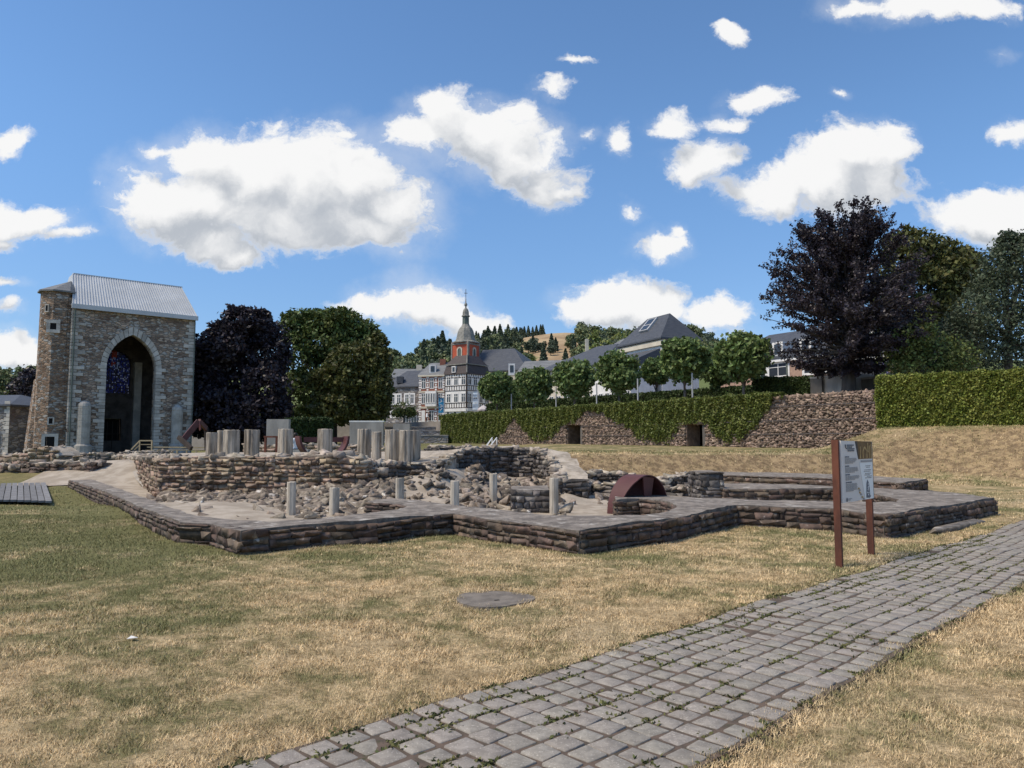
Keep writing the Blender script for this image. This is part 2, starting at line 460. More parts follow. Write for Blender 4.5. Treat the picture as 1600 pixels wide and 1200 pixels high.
M_COPPER = mat('green_copper', (0.12, 0.15, 0.13), (0.09, 0.11, 0.10), 2.2, 0.7)
M_WOOD = mat('pale_wood', (0.44, 0.35, 0.22), (0.34, 0.27, 0.17), 6.0, 0.85, rnd=0.15)
M_DECK = mat('weathered_deck', (0.225, 0.225, 0.225), (0.155, 0.15, 0.15), 5.0, 0.85, 0.3, 25, rnd=0.2)
M_METAL = mat('galvanised_steel', (0.42, 0.43, 0.44), (0.36, 0.37, 0.38), 3.0, 0.5, spec=0.5)
M_ROAD = mat('street_paving', (0.34, 0.31, 0.28), (0.27, 0.245, 0.22), 0.7, 0.9)
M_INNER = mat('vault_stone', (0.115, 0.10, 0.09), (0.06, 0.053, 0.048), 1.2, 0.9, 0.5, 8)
M_MEADOW = mat('hill_meadow', (0.115, 0.145, 0.045), (0.17, 0.20, 0.065), 0.03, 0.95)
_t = NT(M_MEADOW.node_tree)
_bs = _t.n['Principled BSDF']
_old = _bs.inputs['Base Color'].links[0].from_socket
_sp = _t.new('ShaderNodeSeparateXYZ')
_p = _t.new('ShaderNodeNewGeometry').outputs['Position']
_t.l.new(_p, _sp.inputs[0])
_nz = _t.math('MULTIPLY', _t.math('SUBTRACT', _t.noise(_p, 0.03, 4.0, 0.6), 0.5), 40.0)
_xx = _t.math('ADD', _sp.outputs[0], _nz)
_dry = _t.math('MULTIPLY', _t.math('MULTIPLY', _t.step(_xx, 2.0, 8.0), _t.step(_xx, 56.0, 48.0)), _t.step(_t.math('ADD', _sp.outputs[1], _nz), 285.0, 305.0))
_tan = _t.mix(_t.step(_t.noise(_p, 0.06, 5.0, 0.6), 0.4, 0.62), (0.42, 0.315, 0.185), (0.30, 0.21, 0.12))
_t.put(_bs.inputs['Base Color'], _t.mix(_dry, _old, _tan))


# ------------------------------------------------------------------ geometry helpers
ORG = {}


def origin(o):
    return ORG.get(o.name, Vector((0, 0, 0)))


def meshdata(name, v, f, mats, mi=None, smooth=False):
    me = bpy.data.meshes.new(name)
    v = np.asarray(v, dtype=np.float32).reshape(-1, 3)
    if isinstance(f, np.ndarray):
        n, k = f.shape
        me.vertices.add(len(v))
        me.vertices.foreach_set('co', v.ravel())
        me.loops.add(n * k)
        me.loops.foreach_set('vertex_index', f.astype(np.int32).ravel())
        me.polygons.add(n)
        me.polygons.foreach_set('loop_start', np.arange(0, n * k, k, dtype=np.int32))
        me.polygons.foreach_set('loop_total', np.full(n, k, dtype=np.int32))
        me.update(calc_edges=True)
    else:
        me.from_pydata(v.tolist(), [], f)
    for m in (mats if isinstance(mats, (list, tuple)) else [mats]):
        me.materials.append(m)
    if mi is not None:
        me.polygons.foreach_set('material_index', np.asarray(mi, dtype=np.int32))
    if smooth:
        me.polygons.foreach_set('use_smooth', np.ones(len(me.polygons), dtype=bool))
    me.validate()
    return me


def tag(o, label=None, cat=None, group=None, kind=None):
    if label:
        o['label'] = label
    if cat:
        o['category'] = cat
    if group:
        o['group'] = group
    if kind:
        o['kind'] = kind
    return o


def link(name, data, parent=None, loc=None):
    o = bpy.data.objects.new(name, data)
    COL.objects.link(o)
    if parent is not None:
        o.parent = parent
    if loc is not None:
        o.location = loc
    return o


def thing(name, label, cat, loc=(0, 0, 0), group=None):
    o = link(name, None)
    o.location = loc
    o.empty_display_size = 0.2
    ORG[o.name] = Vector(loc)
    return tag(o, label, cat, group)


def part(name, v, f, mats, parent=None, mi=None, smooth=False, kind=None):
    """a mesh given in world coordinates, hung on its thing (or on one of its parts)"""
    v = np.asarray(v, dtype=np.float64).reshape(-1, 3)
    og = origin(parent) if parent is not None else Vector((0, 0, 0))
    me = meshdata(name, v - np.array(og), f, mats, mi, smooth)
    o = link(name, me, parent)
    ORG[o.name] = og
    if kind:
        o['kind'] = kind
    return o


class MB:
    def __init__(self):
        self.v, self.f, self.mi, self.cur = [], [], [], 0

    def add(self, v, f):
        b = len(self.v)
        self.v += [tuple(p) for p in v]
        self.f += [[i + b for i in q] for q in f]
        self.mi += [self.cur] * len(f)
        return self

    def box(self, c, s, rz=0.0, M=None):
        x, y, z = s[0] / 2, s[1] / 2, s[2] / 2
        pts = [Vector(p) for p in ((-x, -y, -z), (x, -y, -z), (x, y, -z), (-x, y, -z), (-x, -y, z), (x, -y, z), (x, y, z), (-x, y, z))]
        m = M if M is not None else Matrix.Rotation(rz, 3, 'Z')
        pts = [m @ p + Vector(c) for p in pts]
        return self.add(pts, [(0, 3, 2, 1), (4, 5, 6, 7), (0, 1, 5, 4), (1, 2, 6, 5), (2, 3, 7, 6), (3, 0, 4, 7)])

    def bar(self, a, b, wd, th, up=(0, 0, 1)):
        a, b = Vector(a), Vector(b)
        d = (b - a)
        L = d.length
        d.normalize()
        s = d.cross(Vector(up))
        if s.length < 1e-4:
            s = d.cross(Vector((1, 0, 0)))
        s.normalize()
        u = s.cross(d)
        m = Matrix((s, d, u)).transposed()
        return self.box((a + b) / 2, (wd, L, th), M=m)

    def tube(self, pts, rad, seg=8, cap=True):
        pts = [Vector(p) for p in pts]
        if not isinstance(rad, (list, tuple)):
            rad = [rad] * len(pts)
        vs_, fs = [], []
        for i, p in enumerate(pts):
            d = (pts[min(i + 1, len(pts) - 1)] - pts[max(i - 1, 0)]).normalized()
            s = d.cross(Vector((0.13, 0.97, 0.2))).normalized()
            u = s.cross(d)
            for k in range(seg):
                a = 2 * math.pi * k / seg
                vs_.append(p + (s * math.cos(a) + u * math.sin(a)) * rad[i])
        for i in range(len(pts) - 1):
            for k in range(seg):
                k2 = (k + 1) % seg
                fs.append((i * seg + k, i * seg + k2, (i + 1) * seg + k2, (i + 1) * seg + k))
        if cap:
            fs.append(tuple(range(seg))[::-1])
            fs.append(tuple((len(pts) - 1) * seg + k for k in range(seg)))
        return self.add(vs_, fs)

    def lathe(self, c, prof, seg=16, rot=0.0, cap=True):
        vs_, fs = [], []
        for (r, z) in prof:
            for k in range(seg):
                a = rot + 2 * math.pi * k / seg
                vs_.append((c[0] + r * math.cos(a), c[1] + r * math.sin(a), c[2] + z))
        n = len(prof)
        for i in range(n - 1):
            for k in range(seg):
                k2 = (k + 1) % seg
                fs.append((i * seg + k, i * seg + k2, (i + 1) * seg + k2, (i + 1) * seg + k))
        if cap:
            fs.append(tuple(range(seg))[::-1])
            fs.append(tuple((n - 1) * seg + k for k in range(seg)))
        return self.add(vs_, fs)

    def prism(self, poly, z0, z1):
        n = len(poly)
        vs_ = [(p[0], p[1], z0) for p in poly] + [(p[0], p[1], z1) for p in poly]
        fs = [tuple(range(n))[::-1], tuple(range(n, 2 * n))] + [(i, (i + 1) % n, n + (i + 1) % n, n + i) for i in range(n)]
        return self.add(vs_, fs)

    def xf(self, fn):
        self.v = [tuple(fn(p)) for p in self.v]
        return self

    def build(self, name, mats, parent=None, smooth=False, kind=None):
        return part(name, self.v, self.f, mats, parent, self.mi if isinstance(mats, (list, tuple)) else None, smooth, kind)


def smooth01(x, a, b):
    t = np.clip((x - a) / (b - a), 0, 1)
    return t * t * (3 - 2 * t)


# ---- irregular stones, shared mesh data
def hull_stone(rng, blocky=0.75, cut=0.16, fl=1.0):
    bm = bmesh.new()
    for sx in (-1, 1):
        for sy in (-1, 1):
            for sz in (-1, 1):
                p = Vector((sx, sy, sz)) * 0.5
                p += Vector((rng.uniform(-1, 1), rng.uniform(-1, 1) * fl, rng.uniform(-1, 1))) * (0.14 * (1.3 - blocky))
                for ax in range(3):
                    q = p.copy()
                    q[ax] -= math.copysign(cut * rng.uniform(0.5, 1.4), q[ax])
                    bm.verts.new(q)
    bmesh.ops.convex_hull(bm, input=bm.verts)
    loose = [x for x in bm.verts if not x.link_faces]
    bmesh.ops.delete(bm, geom=loose, context='VERTS')
    bmesh.ops.dissolve_limit(bm, angle_limit=R(9), verts=bm.verts, edges=bm.edges)
    bmesh.ops.triangulate(bm, faces=bm.faces)
    bm.verts.index_update()
    v = np.array([x.co[:] for x in bm.verts])
    f = np.array([[q.index for q in x.verts] for x in bm.faces])
    bm.free()
    return v, f


_rs = random.Random(5)
STONES = [hull_stone(_rs, 0.35, 0.04, 0.16) for _ in range(9)]
BOULDERS = [hull_stone(_rs, -0.75, 0.13) for _ in range(9)]
STONE_DATA = {}


def stone_me(kind, i, m):
    k = (kind, i, m.name)
    if k not in STONE_DATA:
        v, f = (STONES if kind == 's' else BOULDERS)[i]
        STONE_DATA[k] = meshdata('stone', v, f, m)
    return STONE_DATA[k]


def put_stones(lst, m, parent, limit=300, kind='s', name='stone'):
    """lst of (pos, euler, size): the largest in view become parts, the rest one part"""
    lst = sorted(lst, key=lambda s: -(s[2][0] * s[2][2]) / max(1.0, (s[0] - Vector((0, 0, EYE))).length) ** 2)
    og = origin(parent)
    for i, (p, e, s) in enumerate(lst[:limit]):
        o = bpy.data.objects.new(name, stone_me(kind, i % 9, m))
        COL.objects.link(o)
        o.parent = parent
        o.location = p - og
        o.rotation_euler = e
        o.scale = s
    rest = lst[limit:]
    if rest:
        vs_, fs, b = [], [], 0
        for i, (p, e, s) in enumerate(rest):
            v, f = (STONES if kind == 's' else BOULDERS)[i % 9]
            m3 = np.array(Euler(e).to_matrix())
            vv = (v * np.array(s)) @ m3.T + np.array(p)
            vs_.append(vv)
            fs.append(f + b)
            b += len(vv)
        part('stone_filling', np.vstack(vs_), np.vstack(fs), m, parent, kind='stuff')


def face_stones(a, b, z0, z1, side, rng, ln=(0.2, 0.5), hh=(0.09, 0.17), depth=0.2, proud=0.025, gap=0.016, tilt=0.04):
    """stones of one straight wall face from a to b (xy), z0/z1 numbers or functions of t in 0..1; side = outward normal (xy)"""
    out = []
    a, b = Vector((a[0], a[1])), Vector((b[0], b[1]))
    L = (b - a).length
    if L < 0.05:
        return out
    ang = math.atan2(b.y - a.y, b.x - a.x)
    fz0 = z0 if callable(z0) else (lambda t: z0)
    fz1 = z1 if callable(z1) else (lambda t: z1)
    zmin = min(fz0(k / 8) for k in range(9))
    zmax = max(fz1(k / 8) for k in range(9))
    z = zmin
    while z < zmax - 0.03:
        h = rng.uniform(*hh)
        x = -rng.uniform(0, ln[0] * 0.5)
        while x < L:
            l = rng.uniform(*ln)
            if x + l > L - 0.06:
                l = L - x + 0.01
            xa, xb = max(0.0, x), x + l
            lc = xb - xa
            t = (xa + xb) / 2 / L
            lo, hi = fz0(t), fz1(t)
            zz, hs = z, h
            if zz + hs > hi:
                hs = hi - zz
            if hs > 0.035 and zz + hs > lo and lc > 0.05:
                c = a + (b - a) * t
                pr = rng.uniform(-proud, proud)
                c3 = Vector((c.x + side[0] * (pr - depth / 2 + 0.045), c.y + side[1] * (pr - depth / 2 + 0.045), zz + hs / 2 + rng.uniform(-.008, .008)))
                flip = math.pi if rng.random() < 0.5 else 0.0
                out.append((c3, (rng.uniform(-tilt, tilt), rng.uniform(-tilt, tilt), ang + flip + rng.uniform(-tilt, tilt)),
                            (lc - gap, depth, hs - gap * rng.uniform(0.6, 1.2))))
            x += l
        z += h
    return out


def poly_fill(loop_pts, name, mats, parent, z_top, z_bot, seg=0.25, jit=0.02, rng=random, zj=0.012):
    """solid with an irregular outline: flat-ish top, vertical sides"""
    pts = []
    n = len(loop_pts)
    for i in range(n):
        a, b = Vector(loop_pts[i][:2]), Vector(loop_pts[(i + 1) % n][:2])
        k = max(1, int((b - a).length / seg))
        for j in range(k):
            p = a + (b - a) * (j / k)
            pts.append(p + Vector((rng.uniform(-jit, jit), rng.uniform(-jit, jit))))
    ft = z_top if callable(z_top) else (lambda x, y: z_top)
    bm = bmesh.new()
    top = [bm.verts.new((p.x, p.y, ft(p.x, p.y) + rng.uniform(-zj, zj))) for p in pts]
    bot = [bm.verts.new((p.x, p.y, z_bot)) for p in pts]
    f = bm.faces.new(top)
    f.normal_update()
    m = len(pts)
    for i in range(m):
        q = bm.faces.new((bot[i], bot[(i + 1) % m], top[(i + 1) % m], top[i]))
        q.material_index = 1 if isinstance(mats, (list, tuple)) and len(mats) > 1 else 0
    bmesh.ops.triangulate(bm, faces=[f])
    bmesh.ops.recalc_face_normals(bm, faces=bm.faces)
    bm.verts.index_update()
    v = [x.co[:] for x in bm.verts]
    fs = [[q.index for q in x.verts] for x in bm.faces]
    mi = [x.material_index for x in bm.faces]
    bm.free()
    return part(name, v, fs, mats, parent, mi if isinstance(mats, (list, tuple)) else None)


def face_loop(loop_pts, z0, z1, rng, **kw):
    """stones on every side of a closed outline that turns to the camera"""
    pts = [Vector((p[0], p[1])) for p in loop_pts]
    area = sum(pts[i].x * pts[(i + 1) % len(pts)].y - pts[(i + 1) % len(pts)].x * pts[i].y for i in range(len(pts)))
    out = []
    for i in range(len(pts)):
        a, b = pts[i], pts[(i + 1) % len(pts)]
        d = (b - a)
        if d.length < 0.08:
            continue
        d.normalize()
        nrm = Vector((d.y, -d.x)) if area > 0 else Vector((-d.y, d.x))
        c = (a + b) / 2
        if nrm.dot(-c) > 0.0 * c.length:
            out += face_stones(a, b, z0, z1, nrm, rng, **kw)
    return out


# ---- leaves
def leaf_quads(c, size, rng, asp=0.6, flat=0.0, upb=0.0):
    """one folded-diamond face per centre, random orientation"""
    n = len(c)
    a = rng.normal(size=(n, 3))
    a[:, 2] *= (1 - flat)
    a /= np.linalg.norm(a, axis=1)[:, None]
    b = rng.normal(size=(n, 3))
    b = np.cross(a, b)
    b /= np.linalg.norm(b, axis=1)[:, None]
    s = size * rng.uniform(0.6, 1.25, n)[:, None]
    v = np.empty((n, 4, 3))
    v[:, 0] = c - a * s / 2
    v[:, 1] = c + b * s * asp / 2 + a * s * 0.08
    v[:, 2] = c + a * s / 2
    v[:, 3] = c - b * s * asp / 2 + a * s * 0.08
    return v.reshape(-1, 3), np.arange(4 * n).reshape(-1, 4)


def blob_points(blobs, rng, clumps=40, per=30, spread=0.2, inner=0.55):
    """leaf positions: clumps through the outer shell of each lobe"""
    out = []
    for bl in blobs:
        cx, cy, cz, rx, ry, rz = bl[:6]
        k = int(clumps * (bl[6] if len(bl) > 6 else 1))
        d = rng.normal(size=(k, 3))
        d /= np.linalg.norm(d, axis=1)[:, None]
        rr = rng.uniform(inner, 1.04, k) ** 0.8
        cc = np.array([cx, cy, cz]) + d * rr[:, None] * np.array([rx, ry, rz])
        sp = rng.normal(size=(k, per, 3)) * spread * np.array([rx, ry, rz * 0.8])
        out.append((cc[:, None, :] + sp).reshape(-1, 3))
    return np.vstack(out)


def limb(m, a, b, r0, r1, rng, seg=6, wob=0.06, n=5):
    a, b = Vector(a), Vector(b)
    L = (b - a).length
    pts = []
    for i in range(n + 1):
        t = i / n
        p = a.lerp(b, t) + Vector((rng.uniform(-1, 1), rng.uniform(-1, 1), rng.uniform(-.4, .4))) * wob * L * (0 if i == 0 else t)
        p.z += 0.06 * L * math.sin(math.pi * t)
        pts.append(p)
    m.tube(pts, [r0 + (r1 - r0) * i / n for i in range(n + 1)], seg)
    return pts


def make_tree(name, label, cat, loc, trunk_h, trunk_r, blobs, leaf, lmat, bmat, group=None, clumps=40, per=30, spread=0.2, seed=1, asp=0.6, inner=0.55, lean=0.0):
    """blobs relative to the tree's foot: (x, y, z, rx, ry, rz[, weight])"""
    rng = random.Random(seed)
    nr = np.random.default_rng(seed)
    t = thing(name, label, cat, loc, group)
    og = Vector(loc)
    m = MB()
    top = og + Vector((lean, 0, trunk_h))
    m.tube([og + Vector((0, 0, -0.3)), og + Vector((0, 0, 0.1)), og.lerp(top, 0.5) + Vector((0.05 * trunk_h * rng.uniform(-.5, .5), 0, 0)), top], [trunk_r * 1.5, trunk_r * 1.15, trunk_r * 0.9, trunk_r * 0.7], 9)
    for bl in blobs:
        limb(m, top - Vector((0, 0, trunk_h * rng.uniform(0, .35))), og + Vector(bl[:3]), trunk_r * 0.5, trunk_r * 0.12, rng)
        for _ in range(4):
            d = Vector((rng.gauss(0, 1), rng.gauss(0, 1), rng.gauss(0.3, .8))).normalized()
            limb(m, og + Vector(bl[:3]) * 1.0, og + Vector(bl[:3]) + Vector((d.x * bl[3], d.y * bl[4], d.z * bl[5])) * 0.85, trunk_r * 0.16, trunk_r * 0.04, rng, 5)
    m.build('trunk', bmat, t, smooth=True)
    pts = blob_points(blobs, nr, clumps, per, spread, inner) + np.array(og)
    v, f = leaf_quads(pts, leaf, nr, asp)
    part('crown', v, f, lmat, t)
    return t


def copy_thing(o, loc, label=None, group=None, rz=0.0, s=1.0):
    c = o.copy()
    COL.objects.link(c)
    c.location = loc
    c.rotation_euler = (0, 0, rz)
    c.scale = (s, s, s)
    ORG[c.name] = Vector(loc)
    if label:
        c['label'] = label
    if group:
        c['group'] = group
    for ch in list(o.children):
        d = ch.copy()
        COL.objects.link(d)
        d.parent = c
        for g in list(ch.children):
            e = g.copy()
            COL.objects.link(e)
            e.parent = d
    return c

# ------------------------------------------------------------------ layout of the site
WALL_Z = 0.37
# outer top edge of the long foundation wall, from far left to far right (photo pixels, at the level of its top)
OUT_PX = [(109, 750), (165, 769), (222, 794), (282, 816), (332, 818), (376, 828), (420, 823.5), (500, 817.5), (588, 813), (640, 806), (675, 804), (708, 801),
          (765, 810), (830, 818), (904, 828), (960, 821), (1030, 812.5), (1090, 801), (1150, 789), (1225, 791), (1300, 793.5), (1381, 804), (1440, 795), (1499, 786), (1554, 778)]
IN_PX = [(1536, 775.2), (1499, 769.5), (1447, 766), (1399, 763.3), (1360, 761), (1250, 756.5), (1130, 756), (1130, 763.5), (1200, 763.5), (1300, 763.5), (1360, 770.5), (1403, 779),
         (1401, 783), (1360, 785.5), (1300, 784), (1210, 781.5), (1150, 778.5), (1090, 776.5), (1050, 774), (1000, 771), (975, 772), (960, 776), (963, 781), (1000, 779.5),
         (1036, 783), (1052, 787), (1057, 792), (1040, 799), (1006, 804), (949, 807), (900, 807), (860, 806), (810, 801), (765, 795), (708, 789), (680, 785.5),
         (650, 781), (612, 777.5), (588, 779), (571, 784), (595, 785), (622, 787), (635, 790), (622, 795), (590, 799.5), (540, 807), (480, 812), (420, 813), (376, 812),
         (345, 810), (298, 803), (255, 789), (211, 773), (143, 749.5)]
OUT = [G(x, y, WALL_Z) for x, y in OUT_PX]
INN = [G(x, y, WALL_Z) for x, y in IN_PX]
OX = np.array([p.x for p in OUT])
OY = np.array([p.y for p in OUT])

# foot of that wall as seen in the photo: the lawn dips and rises a little along it
FOOT = [(109, 750, 760), (200, 785, 797), (282, 816, 853), (376, 828, 858), (500, 817.5, 851), (588, 813, 846), (708, 801, 842), (765, 810, 847), (904, 828, 865),
        (1030, 812.5, 846), (1150, 789, 829), (1300, 793.5, 831), (1381, 804, 836), (1554, 778, 803)]
CTRL = []
for (x, yt, yb) in FOOT:
    p = G(x, yt, WALL_Z)
    CTRL.append((p.x, p.y, D(x, yb, p.y).z))
for (x, y) in ((-3, 4), (0, 4), (3, 4), (0, 7), (4, 8), (-5, 6), (8, 11), (11, 13)):
    CTRL.append((x, y, 0.0))
CTRL = np.array(CTRL)

# retaining wall
W0, W1 = Vector((-7.5, 82.0)), Vector((19.6, 39.0))
WU = (W1 - W0).normalized()
WN = Vector((WU.y, -WU.x))             # towards the camera
WLEN = (W1 - W0).length


def h(x, y):
    x = np.asarray(x, dtype=float)
    y = np.asarray(y, dtype=float)
    num = np.zeros_like(x)
    den = np.full_like(x, 0.25)
    for (cx, cy, cz) in CTRL:
        wgt = np.exp(-((x - cx) ** 2 + (y - cy) ** 2) / (2 * 1.9 ** 2))
        num += wgt * cz
        den += wgt
    z = num / den
    z = z + 0.025 * np.sin(x * 0.9 + 1.3) * np.sin(y * 0.8) + 0.012 * np.sin(x * 2.7 + y * 1.9)
    # bank and upper lawn, in front of the retaining wall
    yb = 27.6 + 0.16 * np.clip(x, 0, 40)
    lawn = 0.95 * smooth01(y, yb, yb + 2.3) + 0.16 * smooth01(y, yb - 5, yb) + 0.40 * np.clip((y - 32) / 45, 0, 1)
    right = smooth01(x, 0.2, 3.0)
    z = np.where(y > 17, z + lawn * right, z)
    # ground behind the crypt, rising slowly to the street
    back = smooth01(y, 24.5, 28.0) * (0.85 + 0.55 * smooth01(y, 35, 80)) * smooth01(x, -26, -14) * (1 - right)
    z = z + back
    z = z + smooth01(y, 88, 106) * 2.85 * smooth01(x, -40, -16) + smooth01(x, -16, -40) * 3.4 * smooth01(y, 96, 150)
    # slope under the clipped hedge, which runs obliquely towards the camera
    hs_ = (x - 17.9) * -0.74 + (y - 35.8) * -0.67
    ha_ = (x - 17.9) * 0.67 + (y - 35.8) * -0.74
    sf_ = smooth01(hs_, 5.2, -0.2) * smooth01(ha_ + 0.25 * hs_, -1.8, 0.6)
    z = z + (2.32 - z) * sf_
    return z


def hz(x, y):
    return float(h(np.array([x]), np.array([y]))[0])


# path: straight strip of setts
PA, PB = Vector((-1.55, 3.60)), Vector((10.25, 14.95))      # its far (left) edge
PU = (PB - PA).normalized()
PN = Vector((PU.y, -PU.x))                                # across, to the near (right) edge
PW = 1.58


def pathd(x, y):
    return (x - PA.x) * PN.x + (y - PA.y) * PN.y


# ------------------------------------------------------------------ ground sheet
def axis(lo, hi, st, ext):
    core = np.arange(lo, hi + 1e-6, st)
    left = lo - np.array(ext)[::-1]
    right = hi + np.array(ext)
    return np.concatenate([left, core, right])


gxs = axis(-24, 26, 0.25, [0.6, 1.4, 2.6, 4, 6, 9, 13, 18, 26, 40, 70, 130, 300, 700, 1600])
gys = np.concatenate([np.array([-60, -20, -8, -3]), np.arange(0, 42, 0.25), np.arange(42, 70, 1.0), np.arange(70, 124, 3.0), np.array([130, 150, 200, 300, 600, 1200, 2600])])
GX, GY = np.meshgrid(gxs, gys)
GZ = h(GX, GY)
GZ += RNG.normal(size=GZ.shape) * 0.006
inpath = (pathd(GX, GY) > -0.12) & (pathd(GX, GY) < PW + 0.12)
GZ = np.where(inpath, GZ - 0.05, GZ)
_cv = G(772, 938, 0)
GZ = np.where((GX - _cv.x) ** 2 + (GY - _cv.y) ** 2 < 0.36 ** 2, GZ - 0.03, GZ)
nx, ny = len(gxs), len(gys)
idx = np.arange(nx * ny).reshape(ny, nx)
quads = np.stack([idx[:-1, :-1], idx[:-1, 1:], idx[1:, 1:], idx[1:, :-1]], axis=-1).reshape(-1, 4)
part('ground', np.stack([GX, GY, GZ], -1).reshape(-1, 3), quads, M_GROUND, smooth=True, kind='structure')

# excavated floor inside the ruin: pale gravel with a sandy heap
PITX0, PITX1 = -10.5, 9.0


def mound(x, y):
    x = np.asarray(x, dtype=float)
    y = np.asarray(y, dtype=float)
    front = np.interp(x, [-9.7, -3.5, -2.0, -1.5, -0.7, 0.9, 1.4], [20.3, 18.7, 20.3, 21.8, 23.5, 23.5, 20.5])
    dd = front - y
    m = (0.12 + 0.26 * smooth01(x, -8, -4)) * smooth01(dd, 2.4, -0.1) * smooth01(x, -10.5, -9.0) * (1 - smooth01(x, 1.0, 2.4))
    c = 0.42 * np.exp(-((x + 1.9) / 1.3) ** 2) * smooth01(y, 15.6, 20.0)
    return m + c + 0.02 + 0.02 * np.sin(3.1 * x + y) + 0.015 * np.sin(5.3 * y - x) + 0.02 * np.sin(7.7 * x + 3 * y)


inner = [(p.x, p.y) for p in INN]
pxs = np.arange(-16.8, 7.2, 0.2)
pys = np.arange(12.0, 28.2, 0.2)
PX, PY = np.meshgrid(pxs, pys)
PZ = h(PX, PY) * 0 + mound(PX, PY)
wall_y = np.interp(PX, OX, OY)
# keep the floor inside the wall's footprint
inside = (PY > wall_y + 0.55)
keep_q = []
idx = np.arange(len(pxs) * len(pys)).reshape(len(pys), len(pxs))
q = np.stack([idx[:-1, :-1], idx[:-1, 1:], idx[1:, 1:], idx[1:, :-1]], axis=-1).reshape(-1, 4)
ok = inside.ravel()[q].all(axis=1)
PZ = np.maximum(PZ, h(PX, PY) + 0.03)
part('crypt_floor', np.stack([PX, PY, PZ], -1).reshape(-1, 3), q[ok], M_SAND, smooth=True, kind='structure')

# pale path on the left between the walls
pp = [G(142, 727, 0.05), G(222, 727, 0.05), G(250, 783, 0.05), G(300, 800, 0.05), G(211, 776, 0.05), G(143, 753, 0.05)]
nq = 14
va, fa = [], []
for i in range(nq + 1):
    t = i / nq
    a = G(143 + (300 - 143) * t ** 1.2, 731 + (801 - 731) * t ** 1.2, 0.04)
    b = G(187 + (252 - 187) * t, 731 + (783 - 731) * t, 0.04)
    a.z = hz(a.x, a.y) + 0.05
    b.z = hz(b.x, b.y) + 0.05
    va += [a, b]
for i in range(nq):
    fa.append((2 * i, 2 * i + 1, 2 * i + 3, 2 * i + 2))
part('gravel_path', va, fa, M_GRAVEL, kind='structure')

# ------------------------------------------------------------------ path of setts
rng = random.Random(3)
path_m = MB()
npts = 60
vp, fp = [], []
for i in range(npts + 1):
    c = PA + PU * (-4.5 + 24.0 * i / npts)
    for wv in (-0.02, PW / 2, PW + 0.02):
        p = c + PN * wv
        vp.append((p.x, p.y, hz(p.x, p.y) + 0.004))
for i in range(npts):
    for k in range(2):
        a = i * 3 + k
        fp.append((a, a + 1, a + 4, a + 3))
path = part('path', vp, fp, M_JOINT, kind='structure')
PITCHW, PITCHL = 0.1755, 0.178
setts = []
nrow = int(round(PW / PITCHW))
cols, s = [], -4.4
while s < 19.2:                          # cross joints run nearly straight over the path
    l = PITCHL * rng.uniform(0.94, 1.06)
    cols.append((s, l))
    s += l
for r in range(nrow):
    off = rng.uniform(-0.022, 0.022)
    for (s, l) in cols:
        jl = rng.uniform(-.006, .006)
        c = PA + PU * (s + l / 2 + off + jl) + PN * (PITCHW * (r + 0.5) + rng.uniform(-.008, .008))
        drop = rng.random() < (0.05 if r in (0, nrow - 1) else 0.0)
        if drop or c.y < 0.5:
            continue
        z = hz(c.x, c.y)
        setts.append((Vector((c.x, c.y, z - 0.034 + rng.uniform(-.003, .003))), (rng.uniform(-.012, .012), rng.uniform(-.012, .012), math.atan2(PU.y, PU.x) + rng.uniform(-.05, .05)),
                      (l - rng.uniform(0.022, 0.034), PITCHW - rng.uniform(0.020, 0.032), 0.09)))


def in_view(p, m=40):
    d = Vector(p) - Vector((0, 0, EYE))
    fw = Vector((0, math.cos(PITCH), math.sin(PITCH)))
    upv = Vector((0, -math.sin(PITCH), math.cos(PITCH)))
    dep = d.dot(fw)
    if dep < 0.3:
        return False
    X = 800 + F * d.x / dep
    Y = 600 - F * d.dot(upv) / dep
    return -m < X < 1600 + m and -m < Y < 1200 + m


seen = [s_ for s_ in setts if in_view(s_[0], 12)]
unseen = [s_ for s_ in setts if not in_view(s_[0], 12)]


def sett_shape(rng):
    """flat topped worn cube: bottom, shoulder and top rings"""
    cs_ = [(sx * 0.5 + rng.uniform(-.05, .05), sy * 0.5 + rng.uniform(-.05, .05)) for (sx, sy) in ((-1, -1), (1, -1), (1, 1), (-1, 1))]
    out_ = []
    for i in range(4):                      # each corner chipped into two
        p, q_, o_ = cs_[i], cs_[(i + 1) % 4], cs_[i - 1]
        k1, k2 = rng.uniform(.02, .065), rng.uniform(.02, .065)
        out_.append((p[0] + (o_[0] - p[0]) * k1, p[1] + (o_[1] - p[1]) * k1))
        out_.append((p[0] + (q_[0] - p[0]) * k2, p[1] + (q_[1] - p[1]) * k2))
    v, f = [], []
    for (zz, ins) in ((-0.5, 1.0), (0.40, 1.0), (0.47, .985), (0.5, .955)):
        for (x, y) in out_:
            v.append((x * ins, y * ins, zz + (rng.uniform(-.025, .025) if zz > .45 else 0)))
    for r_ in range(3):
        for k in range(8):
            a, b_ = r_ * 8 + k, r_ * 8 + (k + 1) % 8
            f += [(a, b_, b_ + 8), (a, b_ + 8, a + 8)]
    n = len(v)
    v.append((0, 0, 0.5))
    f += [(24 + k, 24 + (k + 1) % 8, n) for k in range(8)]
    return np.array(v), np.array(f)


